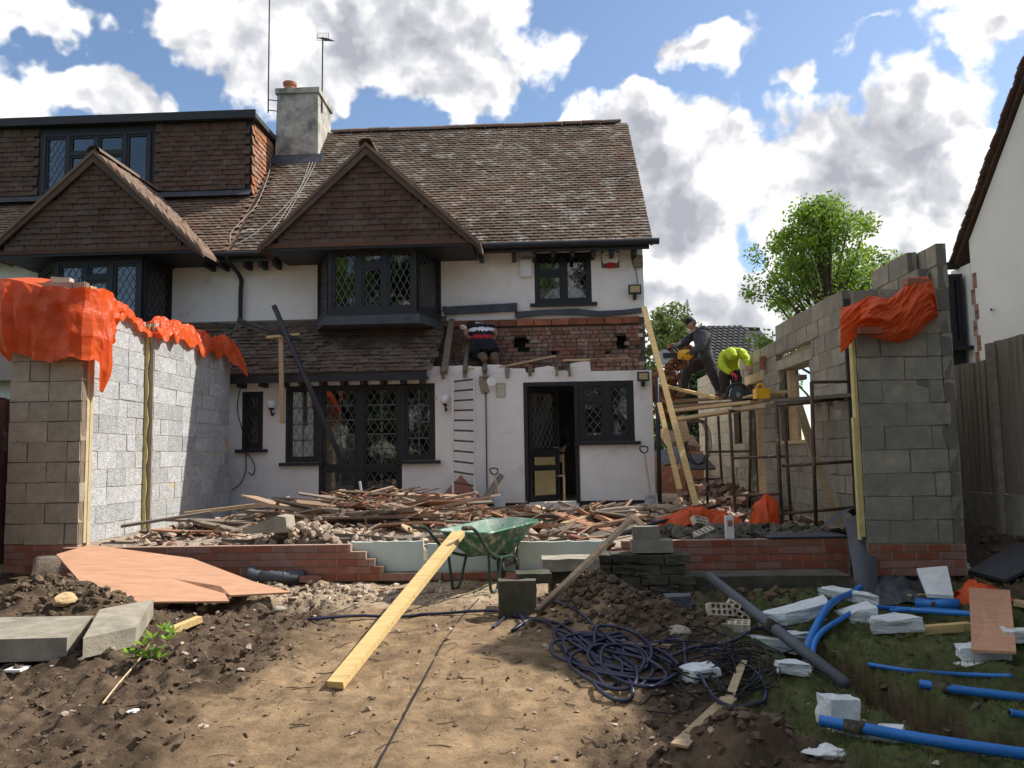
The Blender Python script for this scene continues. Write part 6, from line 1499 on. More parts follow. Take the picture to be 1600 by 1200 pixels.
# foam offcuts and boards
FO = 'white foam offcuts on the grass'
for (px, py, sx, sy, sz, yaw, lab) in ((1328, 938, .17, .07, .05, -.5, 'white foam offcut tilted beside the black felt'), (1250, 965, .24, .07, .055, .45, 'long pale foam offcut beside the grey drain pipe'), (1338, 970, .14, .07, .06, .3, 'foam offcut under the arching blue hose'), (1392, 984, .13, .08, .06, .1, 'grey-stained foam offcut right of the arching hose'), (1205, 1014, .18, .06, .05, -.1, 'white foam offcut above the black wires'), (1248, 1000, .10, .06, .04, .5, 'foam offcut tucked behind the grey pipe'), (1272, 1040, .07, .05, .05, .2, 'small foam lump at the lower hose end'), (1313, 1133, .08, .05, .09, .2, 'upright foam offcut on the lip of the trench'), (1358, 1150, .14, .06, .03, -.5, 'foam strip lying in the trench behind the taped pipe'), (1095, 1062, .09, .06, .05, .4, 'foam lump caught in the black wires'), (1235, 1050, .08, .05, .04, .2, 'foam scrap between wires and grey pipe')):
    chunk(px, py, sx * 1.18, sy * 1.25, sz * 1.1, 'foam', lab, 'foam offcut', 'foam_offcut', FO, yaw=yaw, box=True, jit=.22)
slab([(1372, 893, .09), (1574, 886, .09), (1574, 877, .09), (1372, 879, .09)], .07, 'foam', 'long white foam slab along the foot of the block pier', 'foam_slab')
slab([(1448, 928, .12), (1490, 930, .10), (1480, 884, .22), (1432, 888, .22)], .03, 'foam', 'square white foam sheet leaning by the black felt', 'foam_slab')
ground_plank((1412, 993), (1516, 985), .07, .06, 'wood_new', 'yellow sawn timber in front of the plywood piece')
ground_plank((1420, 938), (1512, 935), .06, .05, 'wood_board', 'pale timber behind the fat blue pipe')
ground_plank((1535, 905), (1630, 940), .16, .02, 'plywood', 'splintered plywood strip beside the orange scrap'); ground_plank((1585, 945), (1640, 955), .12, .04, 'wood_board', 'broken board end at the right of plywood piece')
slab([(1518, 1015, .14), (1588, 1018, .12), (1578, 922, .22), (1514, 918, .22)], .018, 'plywood', 'pinkish square plywood piece propped on the foam offcuts', 'plywood_offcut')
ground_plank((1500, 1040), (1558, 1028), .10, .008, 'plastic_white', 'small white notice board lying on the grass')
chunk(1530, 1025, .14, .09, .05, 'foam', 'grey crumbled foam under the plywood piece', 'foam offcut', 'foam_offcut', FO, box=True)
chunk(1590, 1000, .10, .07, .05, 'foam', 'foam scraps right of the plywood piece', 'foam offcut', 'foam_offcut', FO, box=True)
ground_plank((1480, 1150), (1530, 1105), .035, .03, 'bark', 'dark stick poking out of the trench edge')
# black roofing felt hanging over the upstand
def felt(u, v):
    px = 1319 + (1371 - 1319) * u + 26 * v * (1 - u) * .9; py = lerpl([(0, 812), (.2, 836), (1, 956)], v) - 8 * math.sin(u * 3.1) * (v < .4)
    Y = lerpl([(0, 8.45), (.2, 8.12), (1, 7.2)], v) - .05 * math.sin(u * math.pi) ; return tuple(atY(px, py, Y))
o = solid('roofing_felt', grid_mesh(felt, 12, 20), 'felt', 'stiff black roofing felt hanging over the low brick wall', 'felt', 'black roofing felt', True)
def felt2(u, v):
    # stiff fold standing above the upstand
    pts = [(1300, 826, 8.5), (1338, 800, 8.5), (1362, 822, 8.3), (1368, 850, 8.15)]
    a = bez([atY(*q) for q in pts], 5); p = a[min(len(a) - 1, int(u * (len(a) - 1) + .5))]; return (p.x + .03 * v, p.y + .5 * v, p.z + .05 - .10 * v * (1 - u))
solid('roofing_felt', grid_mesh(felt2, 15, 5), 'felt', 'folded peak of black felt standing on the low brick wall', 'felt', 'black roofing felt', True)
def felt3(u, v):
    px = 1362 + 105 * u; py = 900 + 52 * v - 10 * u; p = G(px, py); return (p.x, p.y, p.z + .03 + .05 * math.sin(u * 5) * (1 - v) + .03 * ridg(u * 3, v * 3))
solid('roofing_felt', grid_mesh(felt3, 16, 10), 'felt', 'black felt sheet spread flat on the grass under foam', 'felt', 'black roofing felt', True)
x0, x1, z0_, z1_ = rectY(1195, 828, 1372, 836, 8.35)
solid('roofing_felt', MB().box(x0, rp0 - .02, 8.23, 8.75, .708, .72), 'felt', 'strip of black felt laid along the right brick upstand', 'felt', 'black roofing felt')

# ------------------------------------------------------------------ people
def skin_mesh(nodes, edges, root):
    """nodes: {name: (Vector, radius)}"""
    names = list(nodes); idx = {n: i for i, n in enumerate(names)}
    me = bpy.data.meshes.new('figure'); me.from_pydata([tuple(nodes[n][0]) for n in names], [(idx[a], idx[b]) for a, b in edges], [])
    o = bpy.data.objects.new('figure', me); C.objects.link(o)
    sk = o.modifiers.new('skin', 'SKIN'); sk.use_smooth_shade = True; sk.branch_smoothing = .6
    for i, n in enumerate(names):
        r = nodes[n][1]; d = me.skin_vertices[0].data[i]; d.radius = r if isinstance(r, tuple) else (r, r); d.use_root = (n == root)
    ss = o.modifiers.new('sub', 'SUBSURF'); ss.levels = 3; ss.render_levels = 3
    dg = bpy.context.evaluated_depsgraph_get(); dg.update(); ev = o.evaluated_get(dg); res = bpy.data.meshes.new_from_object(ev)
    bpy.data.objects.remove(o); bpy.data.meshes.remove(me); return res
def person(label, J, zones, scale=1.0, bulk=1.25, wrinkle=.022, cap=None, hair=True, face=Vector((0, -1, 0)), glove=None, hood=False):
    """J: joint positions; zones: function(bone, t, p) -> material name"""
    s = scale * bulk; E = []; N = {}
    def add(n, p, r): N[n] = (Vector(p), r)
    add('pelvis', J['pelvis'], (.165 * s, .13 * s)); add('waist', Vector(J['pelvis']).lerp(Vector(J['chest']), .5), (.15 * s, .12 * s)); add('chest', J['chest'], (.18 * s, .135 * s)); add('neck', J['neck'], .06 * s)
    hd = Vector(J['head']); add('skull', Vector(J['neck']).lerp(hd, .6), .058 * scale)
    E += [('pelvis', 'waist'), ('waist', 'chest'), ('chest', 'neck'), ('neck', 'skull')]
    for q in 'LR':
        add('sh' + q, J['sh' + q], .085 * s); add('el' + q, J['el' + q], .06 * s); add('wr' + q, J['wr' + q], .036 * s)
        add('hip' + q, J['hip' + q], .105 * s); add('kn' + q, J['kn' + q], .078 * s); add('an' + q, J['an' + q], .062 * s); add('to' + q, J['to' + q], .042 * s)
        E += [('chest', 'sh' + q), ('sh' + q, 'el' + q), ('el' + q, 'wr' + q), ('pelvis', 'hip' + q), ('hip' + q, 'kn' + q), ('kn' + q, 'an' + q), ('an' + q, 'to' + q)]
    me = skin_mesh(N, E, 'pelvis'); s = scale
    mats = []; 
    base = Vector(J['anL']).lerp(Vector(J['anR']), .5); zmin = min(v.co.z for v in me.vertices); base.z = zmin
    root = thing('person', label, 'person', base)
    for p in me.polygons:
        c = p.center; best = None
        for (a, b) in E:
            A, B = N[a][0], N[b][0]; d = B - A; t = max(0, min(1, (c - A).dot(d) / max(1e-9, d.length_squared))); ra = N[a][1]; rb_ = N[b][1]
            ra = max(ra) if isinstance(ra, tuple) else ra; rb_ = max(rb_) if isinstance(rb_, tuple) else rb_
            dd = (A + d * t - c).length / (ra + (rb_ - ra) * t)
            if best is None or dd < best[0]: best = (dd, a, b, t)
        m = zones(best[1], best[2], best[3], c)
        if m not in mats: mats.append(m); 
        p.material_index = mats.index(m)
    for m in mats: me.materials.append(M[m])
    for v in me.vertices:
        q = Vector(v.co); w = noise.noise(q * 11) * .6 + (abs(noise.noise(q * 19 + Vector((3, 0, 0)))) - .25) * .9
        v.co = q + Vector(v.normal) * w * wrinkle - base
    o = bpy.data.objects.new('body', me); C.objects.link(o); o.parent = root
    # head with brow, nose, chin and ears
    f = Vector(face).normalized(); up = (hd - Vector(J['neck'])).normalized(); sd = f.cross(up).normalized(); f = up.cross(sd).normalized()
    bm = bmesh.new(); bmesh.ops.create_icosphere(bm, subdivisions=4, radius=1); mb = MB(); vs = []; 
    for v in bm.verts:
        x, y, z = v.co; k = 1.0
        q = Vector((x * .076, y * .095, z * .115))
        if z < 0: q.x *= 1 - .22 * (-z) ** 1.5; q.y *= 1 - .12 * (-z)
        if y > .6:
            q.y += .022 * math.exp(-((x) / .16) ** 2 - ((z + .18) / .22) ** 2)       # nose
            q.y -= .012 * math.exp(-((abs(x) - .38) / .18) ** 2 - ((z - .06) / .14) ** 2)  # eye sockets
            q.y += .008 * math.exp(-((x) / .3) ** 2 - ((z + .78) / .15) ** 2) - .005 * math.exp(-((x) / .25) ** 2 - ((z + .5) / .05) ** 2)
        vs.append(hd + (sd * q.x + f * q.y + up * q.z) * s)
    mb.add(vs, [[v.index for v in fc.verts] for fc in bm.faces])
    part(root, 'head', mb, 'skin', True)
    for e in (-1, 1): part(root, 'ear', MB().rock(hd + sd * e * .078 * s - up * .005, .010 * s, .02 * s, .03 * s, random.Random(1), .05), 'skin')
    if hair or cap or hood:
        mb = MB(); vs = []
        for v in bm.verts:
            x, y, z = v.co; q = Vector((x * .082, y * .10 - .004, z * .122))
            vs.append(hd + (sd * q.x + f * q.y + up * q.z) * s * (1.04 + .12 * noise.noise(v.co * 2.5) if hood else (1.05 if cap else 1.02)))
        keep = [fc for fc in bm.faces if (lambda c: c.z > (.25 if cap else .42) or (c.y < -.1 and c.z > -.45) or hood and c.y < .55)(fc.calc_center_median())]
        used = sorted({v.index for fc in keep for v in fc.verts}); im = {k: i for i, k in enumerate(used)}
        mb.add([vs[k] for k in used], [[im[v.index] for v in fc.verts] for fc in keep])
        part(root, 'cap' if cap else ('hood' if hood else 'hair'), mb, cap or (hood if hood else 'hair'), True)
        if cap:
            c0 = hd + f * .085 * s + up * .04 * s
            pk = [c0 + sd * .07 * s, c0 + sd * .06 * s + f * .06 * s - up * .01, c0 + f * .085 * s - up * .018, c0 - sd * .06 * s + f * .06 * s - up * .01, c0 - sd * .07 * s]
            part(root, 'cap_peak', MB().prism(pk, up * .008), cap)
    bm.free()
    # hands
    for q in 'LR':
        w = Vector(J['wr' + q]); d = (w - Vector(J['el' + q])).normalized(); 
        sdh = d.cross(Vector((0, 0, 1))); sdh = sdh.normalized() if sdh.length > .1 else Vector((1, 0, 0)); nn = sdh.cross(d)
        hn = {'a': (w - d * .02, .03 * s), 'b': (w + d * .045 * s, (.042 * s, .022 * s)), 'c': (w + d * .085 * s, (.042 * s, .018 * s))}
        hm = MB(); hm.prism([w - d * .01 + sdh * .028, w + d * .05 + sdh * .042, w + d * .09 + sdh * .04, w + d * .09 - sdh * .04, w + d * .05 - sdh * .042, w - d * .01 - sdh * .028], nn * .026)
        for k in range(4):
            b0 = w + d * .085 * s + sdh * (.031 - .0205 * k) * s + nn * .012; l = (.07, .078, .073, .055)[k] * s
            hm.tube([b0, b0 + d * l * .45 - nn * .006, b0 + d * l * .7 - nn * .03, b0 + d * l * .6 - nn * .055], [.0095, .009, .0085, .007], 6)
        b0 = w + d * .03 * s + sdh * .035 * s; hm.tube([b0, b0 + sdh * .03 + d * .03, b0 + sdh * .03 + d * .055 - nn * .015], [.012, .0105, .008], 6)
        part(root, 'hand', hm, (glove or {}).get(q, 'skin'), True)
    return root
def A(px, py, Y): return atY(px, py, Y)
Ym = 14.4
J1 = dict(head=A(1079, 506, Ym - .02), neck=A(1088, 520, Ym), chest=A(1096, 530, Ym), pelvis=A(1104, 562, Ym),
          shL=A(1084, 523, Ym + .17), shR=A(1103, 521, Ym - .18), elL=A(1067, 537, Ym + .15), wrL=A(1051, 544, Ym + .0), elR=A(1093, 545, Ym - .3), wrR=A(1076, 553, Ym - .22),
          hipL=A(1098, 566, Ym + .09), hipR=A(1109, 566, Ym - .09), knL=A(1072, 580, Ym + .10), knR=A(1117, 592, Ym - .10), anL=A(1069, 613, Ym + .1), anR=A(1126, 614, Ym - .12), toL=A(1059, 619, Ym + .05), toR=A(1119, 620, Ym - .2))
def z1(a, b, t, c):
    if b.startswith('to') or (b.startswith('an') and t > .9): return 'boot'
    if b == 'skull' : return 'skin' if t > .4 else 'cloth_grey'
    if a.startswith(('hip', 'kn')) or b.startswith('hip') or a == 'pelvis' and t < .12: return 'cloth_trouser'
    return 'cloth_grey'
person('worker in grey hooded top and dark cap cutting at the house corner with a saw', J1, z1, 1.0, cap='cloth_navy', face=Vector((-1, -.25, -.35)), glove={'L': 'cloth_navy', 'R': 'cloth_navy'})
hoodie = MB()
for (px, py, dy, r_) in ((1093, 516, .06, .075), (1099, 514, .0, .085), (1104, 517, -.08, .07), (1096, 519, -.1, .06)): hoodie.rock(A(px, py, Ym + dy), r_, r_, r_ * .7, random.Random(px), .12)
part([q for q in C.objects if q.name == 'person'][0], 'hood', hoodie, 'cloth_grey', True)
def saw():
    c = A(1070, 554, Ym - .15); r = thing('cut_off_saw', 'yellow power saw held by the worker in the grey top', 'saw', c)
    part(r, 'motor', MB().lathe([(.04, -.13), (.075, -.11), (.09, -.02), (.095, .06), (.07, .12), (.04, .14)], 12, c, Matrix.Rotation(math.pi / 2, 4, 'Y')), 'yellow_plastic', True)
    part(r, 'cover', MB().lathe([(.06, -.13), (.07, -.125), (.07, -.11)], 14, c + Vector((.07, 0, 0)), Matrix.Rotation(math.pi / 2, 4, 'X')), 'steel_dark')
    part(r, 'front_handle', MB().tube(bez([c + Vector((-.12, -.08, .06)), c + Vector((-.22, -.06, .14)), c + Vector((-.22, .1, .14)), c + Vector((-.12, .1, .02))], 5), .014, 8), 'steel_dark')
    part(r, 'rear_handle', MB().tube(bez([c + Vector((.14, 0, .03)), c + Vector((.22, -.02, .07)), c + Vector((.2, -.02, -.05)), c + Vector((.13, 0, -.06))], 5), .016, 8), 'steel_dark')
    d = c + Vector((-.36, .08, -.02)); part(r, 'blade', MB().tube([d, d + Vector((.003, .006, 0))], .13, 24), 'steel_galv'); part(r, 'arm', MB().box(d.x - .02, c.x - .1, c.y + .02, c.y + .06, c.z - .05, c.z + .04), 'steel_dark')
saw()
Y2 = 13.7
J2 = dict(head=A(1143, 553, Y2 - .28), neck=A(1144, 547, Y2 - .12), chest=A(1143, 548, Y2 + .05), pelvis=A(1138, 574, Y2 + .38), shL=A(1157, 549, Y2 + .0), shR=A(1129, 554, Y2 + .0),
          elL=A(1168, 563, Y2 - .1), wrL=A(1171, 574, Y2 - .22), elR=A(1128, 573, Y2 - .1), wrR=A(1143, 584, Y2 - .22), hipL=A(1147, 578, Y2 + .36), hipR=A(1131, 578, Y2 + .36), knL=A(1151, 597, Y2 + .18), knR=A(1133, 598, Y2 + .18), anL=A(1150, 617, Y2 + .28), anR=A(1132, 617, Y2 + .28), toL=A(1150, 621, Y2 + .1), toR=A(1132, 621, Y2 + .1))
def z2(a, b, t, c):
    if b.startswith('to'): return 'boot'
    if b == 'skull': return 'skin'
    if a.startswith(('hip', 'kn')) or b.startswith('hip') or a == 'pelvis' and t < .2: return 'cloth_trouser'
    return 'hivis'
person('worker in bright yellow high-visibility jacket bending down beside the block wall', J2, z2, 1.04, 1.12, .035, hood='hivis', face=Vector((0, -.5, -1)), glove={'R': 'glove_red'})
def cutoff():
    c = A(1153, 617, Y2 - .35); r = thing('bench_saw', 'cut-off saw with round blue-grey disc under the bending worker', 'saw', c)
    part(r, 'disc', MB().tube([c, c + Vector((.003, -.008, 0))], .16, 28), 'plastic_grey'); part(r, 'guard', MB().tube(bez([c + Vector((-.19, .02, .0)), c + Vector((-.13, .02, .13)), c + Vector((0, .02, .19)), c + Vector((.13, .02, .13)), c + Vector((.19, .02, 0))], 5), .03, 8), 'steel_dark', True)
    part(r, 'motor', MB().box(c.x + .1, c.x + .32, c.y - .05, c.y + .1, c.z - .12, c.z + .02), 'steel_dark'); part(r, 'hub', MB().tube([c + Vector((0, -.02, 0)), c + Vector((0, .02, 0))], .04, 14), 'steel_galv')
cutoff()
Y3 = 14.3
J3 = dict(head=A(737, 509, Y3 + .02), neck=A(742, 508, Y3 + .04), chest=A(750, 513, Y3 + .0), pelvis=A(759, 538, Y3 - .18), shL=A(737, 517, Y3 + .0), shR=A(763, 509, Y3 + .06), elL=A(733, 528, Y3 + .05), wrL=A(727, 516, Y3 - .08), elR=A(774, 520, Y3 + .18), wrR=A(768, 534, Y3 + .2),
          hipL=A(748, 542, Y3 - .18), hipR=A(770, 541, Y3 - .18), knL=A(738, 557, Y3 + .10), knR=A(771, 553, Y3 + .12), anL=A(757, 556, Y3 - .30), anR=A(773, 557, Y3 - .32), toL=A(757, 566, Y3 - .34), toR=A(773, 566, Y3 - .36))
def z3(a, b, t, c):
    if b.startswith('to') or b.startswith('an') and t > .8: return 'boot'
    if b == 'skull': return 'hair'
    if a.startswith(('hip', 'kn')) or b.startswith('hip'): return 'cloth_navy'
    if b in ('elL', 'elR') and t > .55 or b.startswith('wr'): return 'skin'
    dz = (c.z - J3['pelvis'].z) / (J3['neck'].z - J3['pelvis'].z) - .25
    if dz < .04: return 'cloth_navy'
    if dz < .20: return 'cloth_red'
    if dz < .40: return 'cloth_navy'
    if dz < .58: return 'cloth_white'
    if dz < .80: return 'cloth_navy'
    return 'cloth_white'
person('worker in navy and white striped shirt kneeling on the stripped lean-to', J3, z3, .98, face=Vector((-.6, .6, -.5)), glove={'L': 'cloth_white'})
Y4 = 15.0
b4 = A(868, 770, Y4); b4.z = Z0
def q4(dx, dy, dz): return b4 + Vector((dx, dy, dz))
J4 = dict(head=q4(.0, -.02, 1.56), neck=q4(0, .02, 1.42), chest=q4(0, .03, 1.25), pelvis=q4(0, .03, .93), shL=q4(.19, .03, 1.36), shR=q4(-.19, .03, 1.36), elL=q4(.25, .02, 1.08), wrL=q4(.18, -.18, .98), elR=q4(-.25, .02, 1.08), wrR=q4(-.16, -.18, 1.0), hipL=q4(.10, .03, .88), hipR=q4(-.10, .03, .88), knL=q4(.11, .0, .48), knR=q4(-.11, 0, .48), anL=q4(.11, .03, .09), anR=q4(-.11, .03, .09), toL=q4(.12, -.12, .04), toR=q4(-.12, -.12, .04))
person('dark-clothed person standing inside the open kitchen doorway', J4, lambda a, b, t, c: 'boot' if b.startswith('to') else ('skin' if b == 'skull' else 'cloth_navy'), 1.0, face=Vector((-.5, -1, -.2)))
st = atY(866, 760, 14.6); ch_ = thing('kitchen_chair', 'pale wooden chair just inside the kitchen doorway', 'chair', (st.x, 14.7, Z0))
for (dx, dy, h) in ((-.18, -.18, .44), (.18, -.18, .44), (-.18, .18, .85), (.18, .18, .85)): part(ch_, 'leg', MB().box(st.x + dx - .018, st.x + dx + .018, 14.7 + dy - .018, 14.7 + dy + .018, Z0, Z0 + h), 'wood_board')
part(ch_, 'seat', MB().box(st.x - .2, st.x + .2, 14.5, 14.9, Z0 + .441, Z0 + .47), 'wood_board'); part(ch_, 'backrest', MB().box(st.x - .16, st.x + .16, 14.872, 14.888, Z0 + .7, Z0 + .84), 'wood_board')

# ------------------------------------------------------------------ neighbour on the right, fence, vegetation, street beyond
XN = 6.15
lf = thing('board_fence', 'dark brown board fence left of the tan block pier', 'fence', (-6.3, 10, .4))
lfm = MB().box(-.012, .012, -.055, .055, 0, 1.9).mesh('fence_board'); lfm.materials.append(M['brick_old'])
for k in range(60): piece(lf, 'board', lfm, None, (-6.28 + rnd.uniform(-.006, .006), 7.4 + k * .115, .45 + rnd.uniform(-.01, .01)), (0, 0, rnd.gauss(0, .03)))
part(lf, 'rail', MB().box(-6.36, -6.30, 7.4, 14.2, .9, .97).box(-6.36, -6.30, 7.4, 14.2, 1.9, 1.97), 'fence_wood')
wh = thing('white_house', 'white rendered gable house behind the fence with tiled verge', 'house', (XN, 9, .5))
ZN = lambda px, py: atX(px, py, XN).z
ef = atX(1484, 408, XN - .12); up_ = atX(1600, 88, XN - .12)
kk = (up_.z - ef.z) / (ef.y - up_.y)
ya_, za_ = 8.6, ef.z + kk * (ef.y - 8.6); za_ = min(za_, 8.3)
kk2 = (za_ - ef.z) / (ef.y - ya_)
prof = [(11.5, .3), (11.5, ef.z + kk2 * (ef.y - 11.5) - .12), (ya_, za_ - .12), (7.5, za_ - 1.25), (5.2, za_ - 2.0), (-3.5, za_ - 2.1), (-3.5, .3)]
part(wh, 'gable_wall', MB().prism([(XN, y, z) for y, z in prof], (.3, 0, 0)), 'white_house')
# roof slope with a tiled verge, tile by tile along the rake
mb = MB().prism([(XN - .05, ef.y, ef.z), (XN - .05, ya_, za_), (XN + 7, ya_, za_), (XN + 7, ef.y, ef.z)], (0, 0, -.08))
mb.prism([(XN - .05, ya_, za_), (XN - .05, 7.4, za_ - 1.2), (XN - .05 + 7, 7.4, za_ - 1.2), (XN + 7, ya_, za_)], (0, 0, -.08))
mb.prism([(XN - .05, 7.4, za_ - 1.205), (XN - .05, -3.6, za_ - 2.02), (XN + 7, -3.6, za_ - 2.02), (XN + 7, 7.4, za_ - 1.205)], (0, 0, -.08))
wroof = part(wh, 'roof', mb, 'tile_hung')
vt = MB().box(0, .16, -.09, .07, -.02, .012).mesh('verge_tile'); vt.materials.append(M['tile_hung'])
L_ = math.hypot(ef.y - ya_, za_ - ef.z); n = int(L_ / .1); sl = math.atan2(za_ - ef.z, ef.y - ya_)
for i in range(n):
    t = i / n; piece(wroof, 'verge_tile', vt, None, (XN - .12 + rnd.uniform(-.012, .012), ef.y + (ya_ - ef.y) * t, ef.z + (za_ - ef.z) * t + .03 + rnd.uniform(-.01, .01)), (-sl + .12 + rnd.gauss(0, .05), 0, rnd.gauss(0, .03)))
part(wh, 'gutter', MB().tube([(XN - .25, ef.y + .05, ef.z - .06), (XN + 5, ef.y + .05, ef.z - .06)], .06, 8), 'timber_black')
# return bay with dark window beside the gable
bw = rectY(1489, 426, 1507, 540, 11.6)
part(wh, 'bay_wall', MB().box(XN + .02, XN + .25, 11.55, 12.1, .4, ef.z - .1), 'white_house')
wx0 = atY(1487, 480, 11.6).x
part(wh, 'side_bay', MB().box(wx0, XN - .025, 11.75, 12.0, .4, ef.z - .25), 'timber_black')
win(wh, (wx0 + .01, 11.7), (XN - .03, 11.7), bw[2], bw[3], [(1, [])], lead='none', curtain=.8, fw=.04)
qm = MB().box(-.04, .05, -.05, .05, -.035, .035).mesh('brick'); qm.materials.append(M['brick_old'])
for k in range(18):
    piece(wh, 'brick', qm, None, (XN + .035, 11.48 - (.06 if (k // 3) % 2 else 0), 2.75 + k * .075), (0, 0, 0))
part(wh, 'wall_tie', MB().tube([atX(1548, 484, XN) , atX(1556, 483, XN) + Vector((-.06, 0, 0))], .012, 6), 'steel_dark')
# fence: individual boards, posts, gravel boards
fx = 4.75
fe = thing('board_fence', 'weathered close-boarded fence in front of the white house', 'fence', (fx, 8, .8))
def fz(y): return (2.53 if y > 8.55 else 2.70)
y = 12.5; k = 0
fmesh = {}
while y > 4.6:
    h = fz(y) - 1.10; key = round(h, 2)
    if key not in fmesh: fmesh[key] = MB().add([(0, -.055, 0), (.008, .055, 0), (.02, .055, 0), (.024, -.055, 0), (0, -.055, h), (.008, .055, h), (.02, .055, h), (.024, -.055, h)], [(0, 3, 2, 1), (4, 5, 6, 7), (0, 1, 5, 4), (1, 2, 6, 5), (2, 3, 7, 6), (3, 0, 4, 7)]).mesh('fence_board'); fmesh[key].materials.append(M['fence_wood'])
    piece(fe, 'board', fmesh[key], None, (fx + rnd.uniform(-.006, .006), y, 1.10 + rnd.uniform(-.012, .008)), (0, rnd.gauss(0, .006), rnd.gauss(0, .03))); y -= .102
for yy in (11.4, 9.9, 8.55, 7.0, 5.4): part(fe, 'post', MB().box(fx - .07, fx - .004, yy - .04, yy + .04, .5, fz(yy) - .02), 'concrete')
ys_ = [12.5, 11.46, 9.96, 8.61, 7.06, 5.46]
for a_, b_ in zip(ys_, ys_[1:]): part(fe, 'gravel_board', MB().box(fx - .03, fx + .02, b_ - .0, a_ - .12, .55, 1.095), 'concrete')
for zz in (1.35, 2.25): part(fe, 'rail', MB().box(fx + .03, fx + .08, 4.6, 12.5, zz, zz + .07), 'fence_wood')
# soil bank at the fence foot
def bank(u, v):
    y = 4.4 + 8 * v; x = 4.02 + .75 * u; base = g(x, y); return (x, y, base - .03 + (.42 * sstep(.0, 1, u) * (1 - .2 * sstep(8, 5, y)) + .04 * fbm(x, y, 5) + .02 * fbm(x, y, 15)))
o = link('soil_bank', grid_mesh(bank, 22, 160).mesh('soil_bank', (0, 0, 0), True), 'clod'); o['kind'] = 'structure'; o['label'] = 'dark soil bank along the fence'
mb = MB()
for i in range(300):
    u, v = rnd.random(), rnd.random(); p = bank(u, v); s = rnd.uniform(.01, .05); mb.rock(p, s * 1.3, s, s * .7, rnd)
o = link('bank_clods', mb.mesh('bank_clods'), 'clod'); o['kind'] = 'stuff'; o['label'] = 'clods and roots on the soil bank'
solid('dark_panel', MB().prism([Vector(bank(u, v)) + Vector((0, 0, .06)) for u, v in ((.1, .38), (.1, .46), (.8, .47), (.8, .37))], (0, 0, .03)), 'steel_dark', 'dark flat panel lying on the soil bank by the fence', 'panel')

def leaves(mb, c, r, n, size, rg_, flat=1.0):
    for i in range(n):
        d = Vector((rg_.gauss(0, 1), rg_.gauss(0, 1), rg_.gauss(0, 1))).normalized() * r * rg_.random() ** .45; p = Vector(c) + Vector((d.x, d.y, d.z * flat))
        nrm = Vector((rg_.gauss(0, 1), rg_.gauss(0, 1), rg_.gauss(.6, 1))).normalized(); a = nrm.orthogonal().normalized(); a.rotate(Matrix.Rotation(rg_.uniform(0, 6.3), 3, nrm)); b = nrm.cross(a); s = size * rg_.uniform(.6, 1.3)
        mb.add([p - a * s, p - a * .1 * s + b * s * .55, p + a * s, p - a * .1 * s - b * s * .55], [(0, 1, 2, 3)])
def tree(name, base, h, cr, lab, mt, seed, nl=60, per=150, size=.09, spread=1.0, trunk_r=.16, cb=.35, flat=.8, grp=None):
    rg_ = random.Random(seed); base = Vector(base); r = thing(name, lab, 'tree' if h > 2.4 else 'shrub', base, grp)
    tb = MB(); tips = []
    top = base + Vector((rg_.uniform(-.2, .2), 0, h * .82))
    tb.tube(bez([base, base.lerp(top, .4) + Vector((rg_.uniform(-.12, .12), 0, 0)), top], 5), [trunk_r * (1 - .85 * k / 10) for k in range(11)], 8)
    for i in range(nl):
        t = cb + (1 - cb) * rg_.random() ** .8; s0 = base.lerp(top, max(.12, t - rg_.uniform(.1, .3))); a_ = rg_.uniform(0, 6.28)
        zc = base.z + h * t; k = (t - cb) / (1 - cb); rad = cr * math.sqrt(max(.05, 1 - (2 * k - .85) ** 2 * .85)) * rg_.uniform(.45, 1.05)
        e = Vector((base.x + math.cos(a_) * rad, base.y + math.sin(a_) * rad, zc)); m_ = s0.lerp(e, .5) + Vector((0, 0, .12 * h * rg_.uniform(-.2, .6)))
        br = bez([s0, m_, e], 4); tb.tube(br, [max(.008, trunk_r * .32 * (1 - .9 * q / 8)) for q in range(len(br))], 5); tips.append((e, m_))
    part(r, 'trunk', tb, 'bark', True)
    lb_ = MB()
    for (e, m_) in tips:
        leaves(lb_, e, cr * .2 * rg_.uniform(.7, 1.35), int(per * rg_.uniform(.5, 1.3)), size, rg_, flat); leaves(lb_, m_.lerp(e, .5), cr * .18, int(per * .35), size, rg_, flat)
    part(r, 'crown', lb_, mt); return r
tb_ = atY(1306, 640, 26)
tree('lime_tree', (tb_.x, 26, .5), 9.0, 2.7, 'round fresh-green tree behind the shaded block wall', 'leaf_lime', 11, 95, 210, .072, trunk_r=.2, cb=.36)
for (px, Y, h, cr, mt, sd, lab) in ((1048, 27, 5.9, 1.7, 'leaf_pale', 3, 'pale yellow-green tree beyond the house corner'), (1068, 24, 4.3, 1.1, 'leaf_red', 4, 'red-leaved shrub behind the worker with the saw'), (1092, 23, 3.3, .9, 'leaf_dark', 5, 'dark green shrub between the two workers'), (1108, 25, 3.2, .9, 'leaf_lime', 6, 'low green shrub below the dark tiled roof'), (1040, 25, 3.6, 1.0, 'leaf_red', 9, 'rust-coloured shrub against the house corner')):
    p = atY(px, 640, Y); tree('street_shrub', (p.x, Y, .5), h, cr, lab, mt, sd, 52, 150, .075, trunk_r=.06, cb=.12, grp='planting across the street')
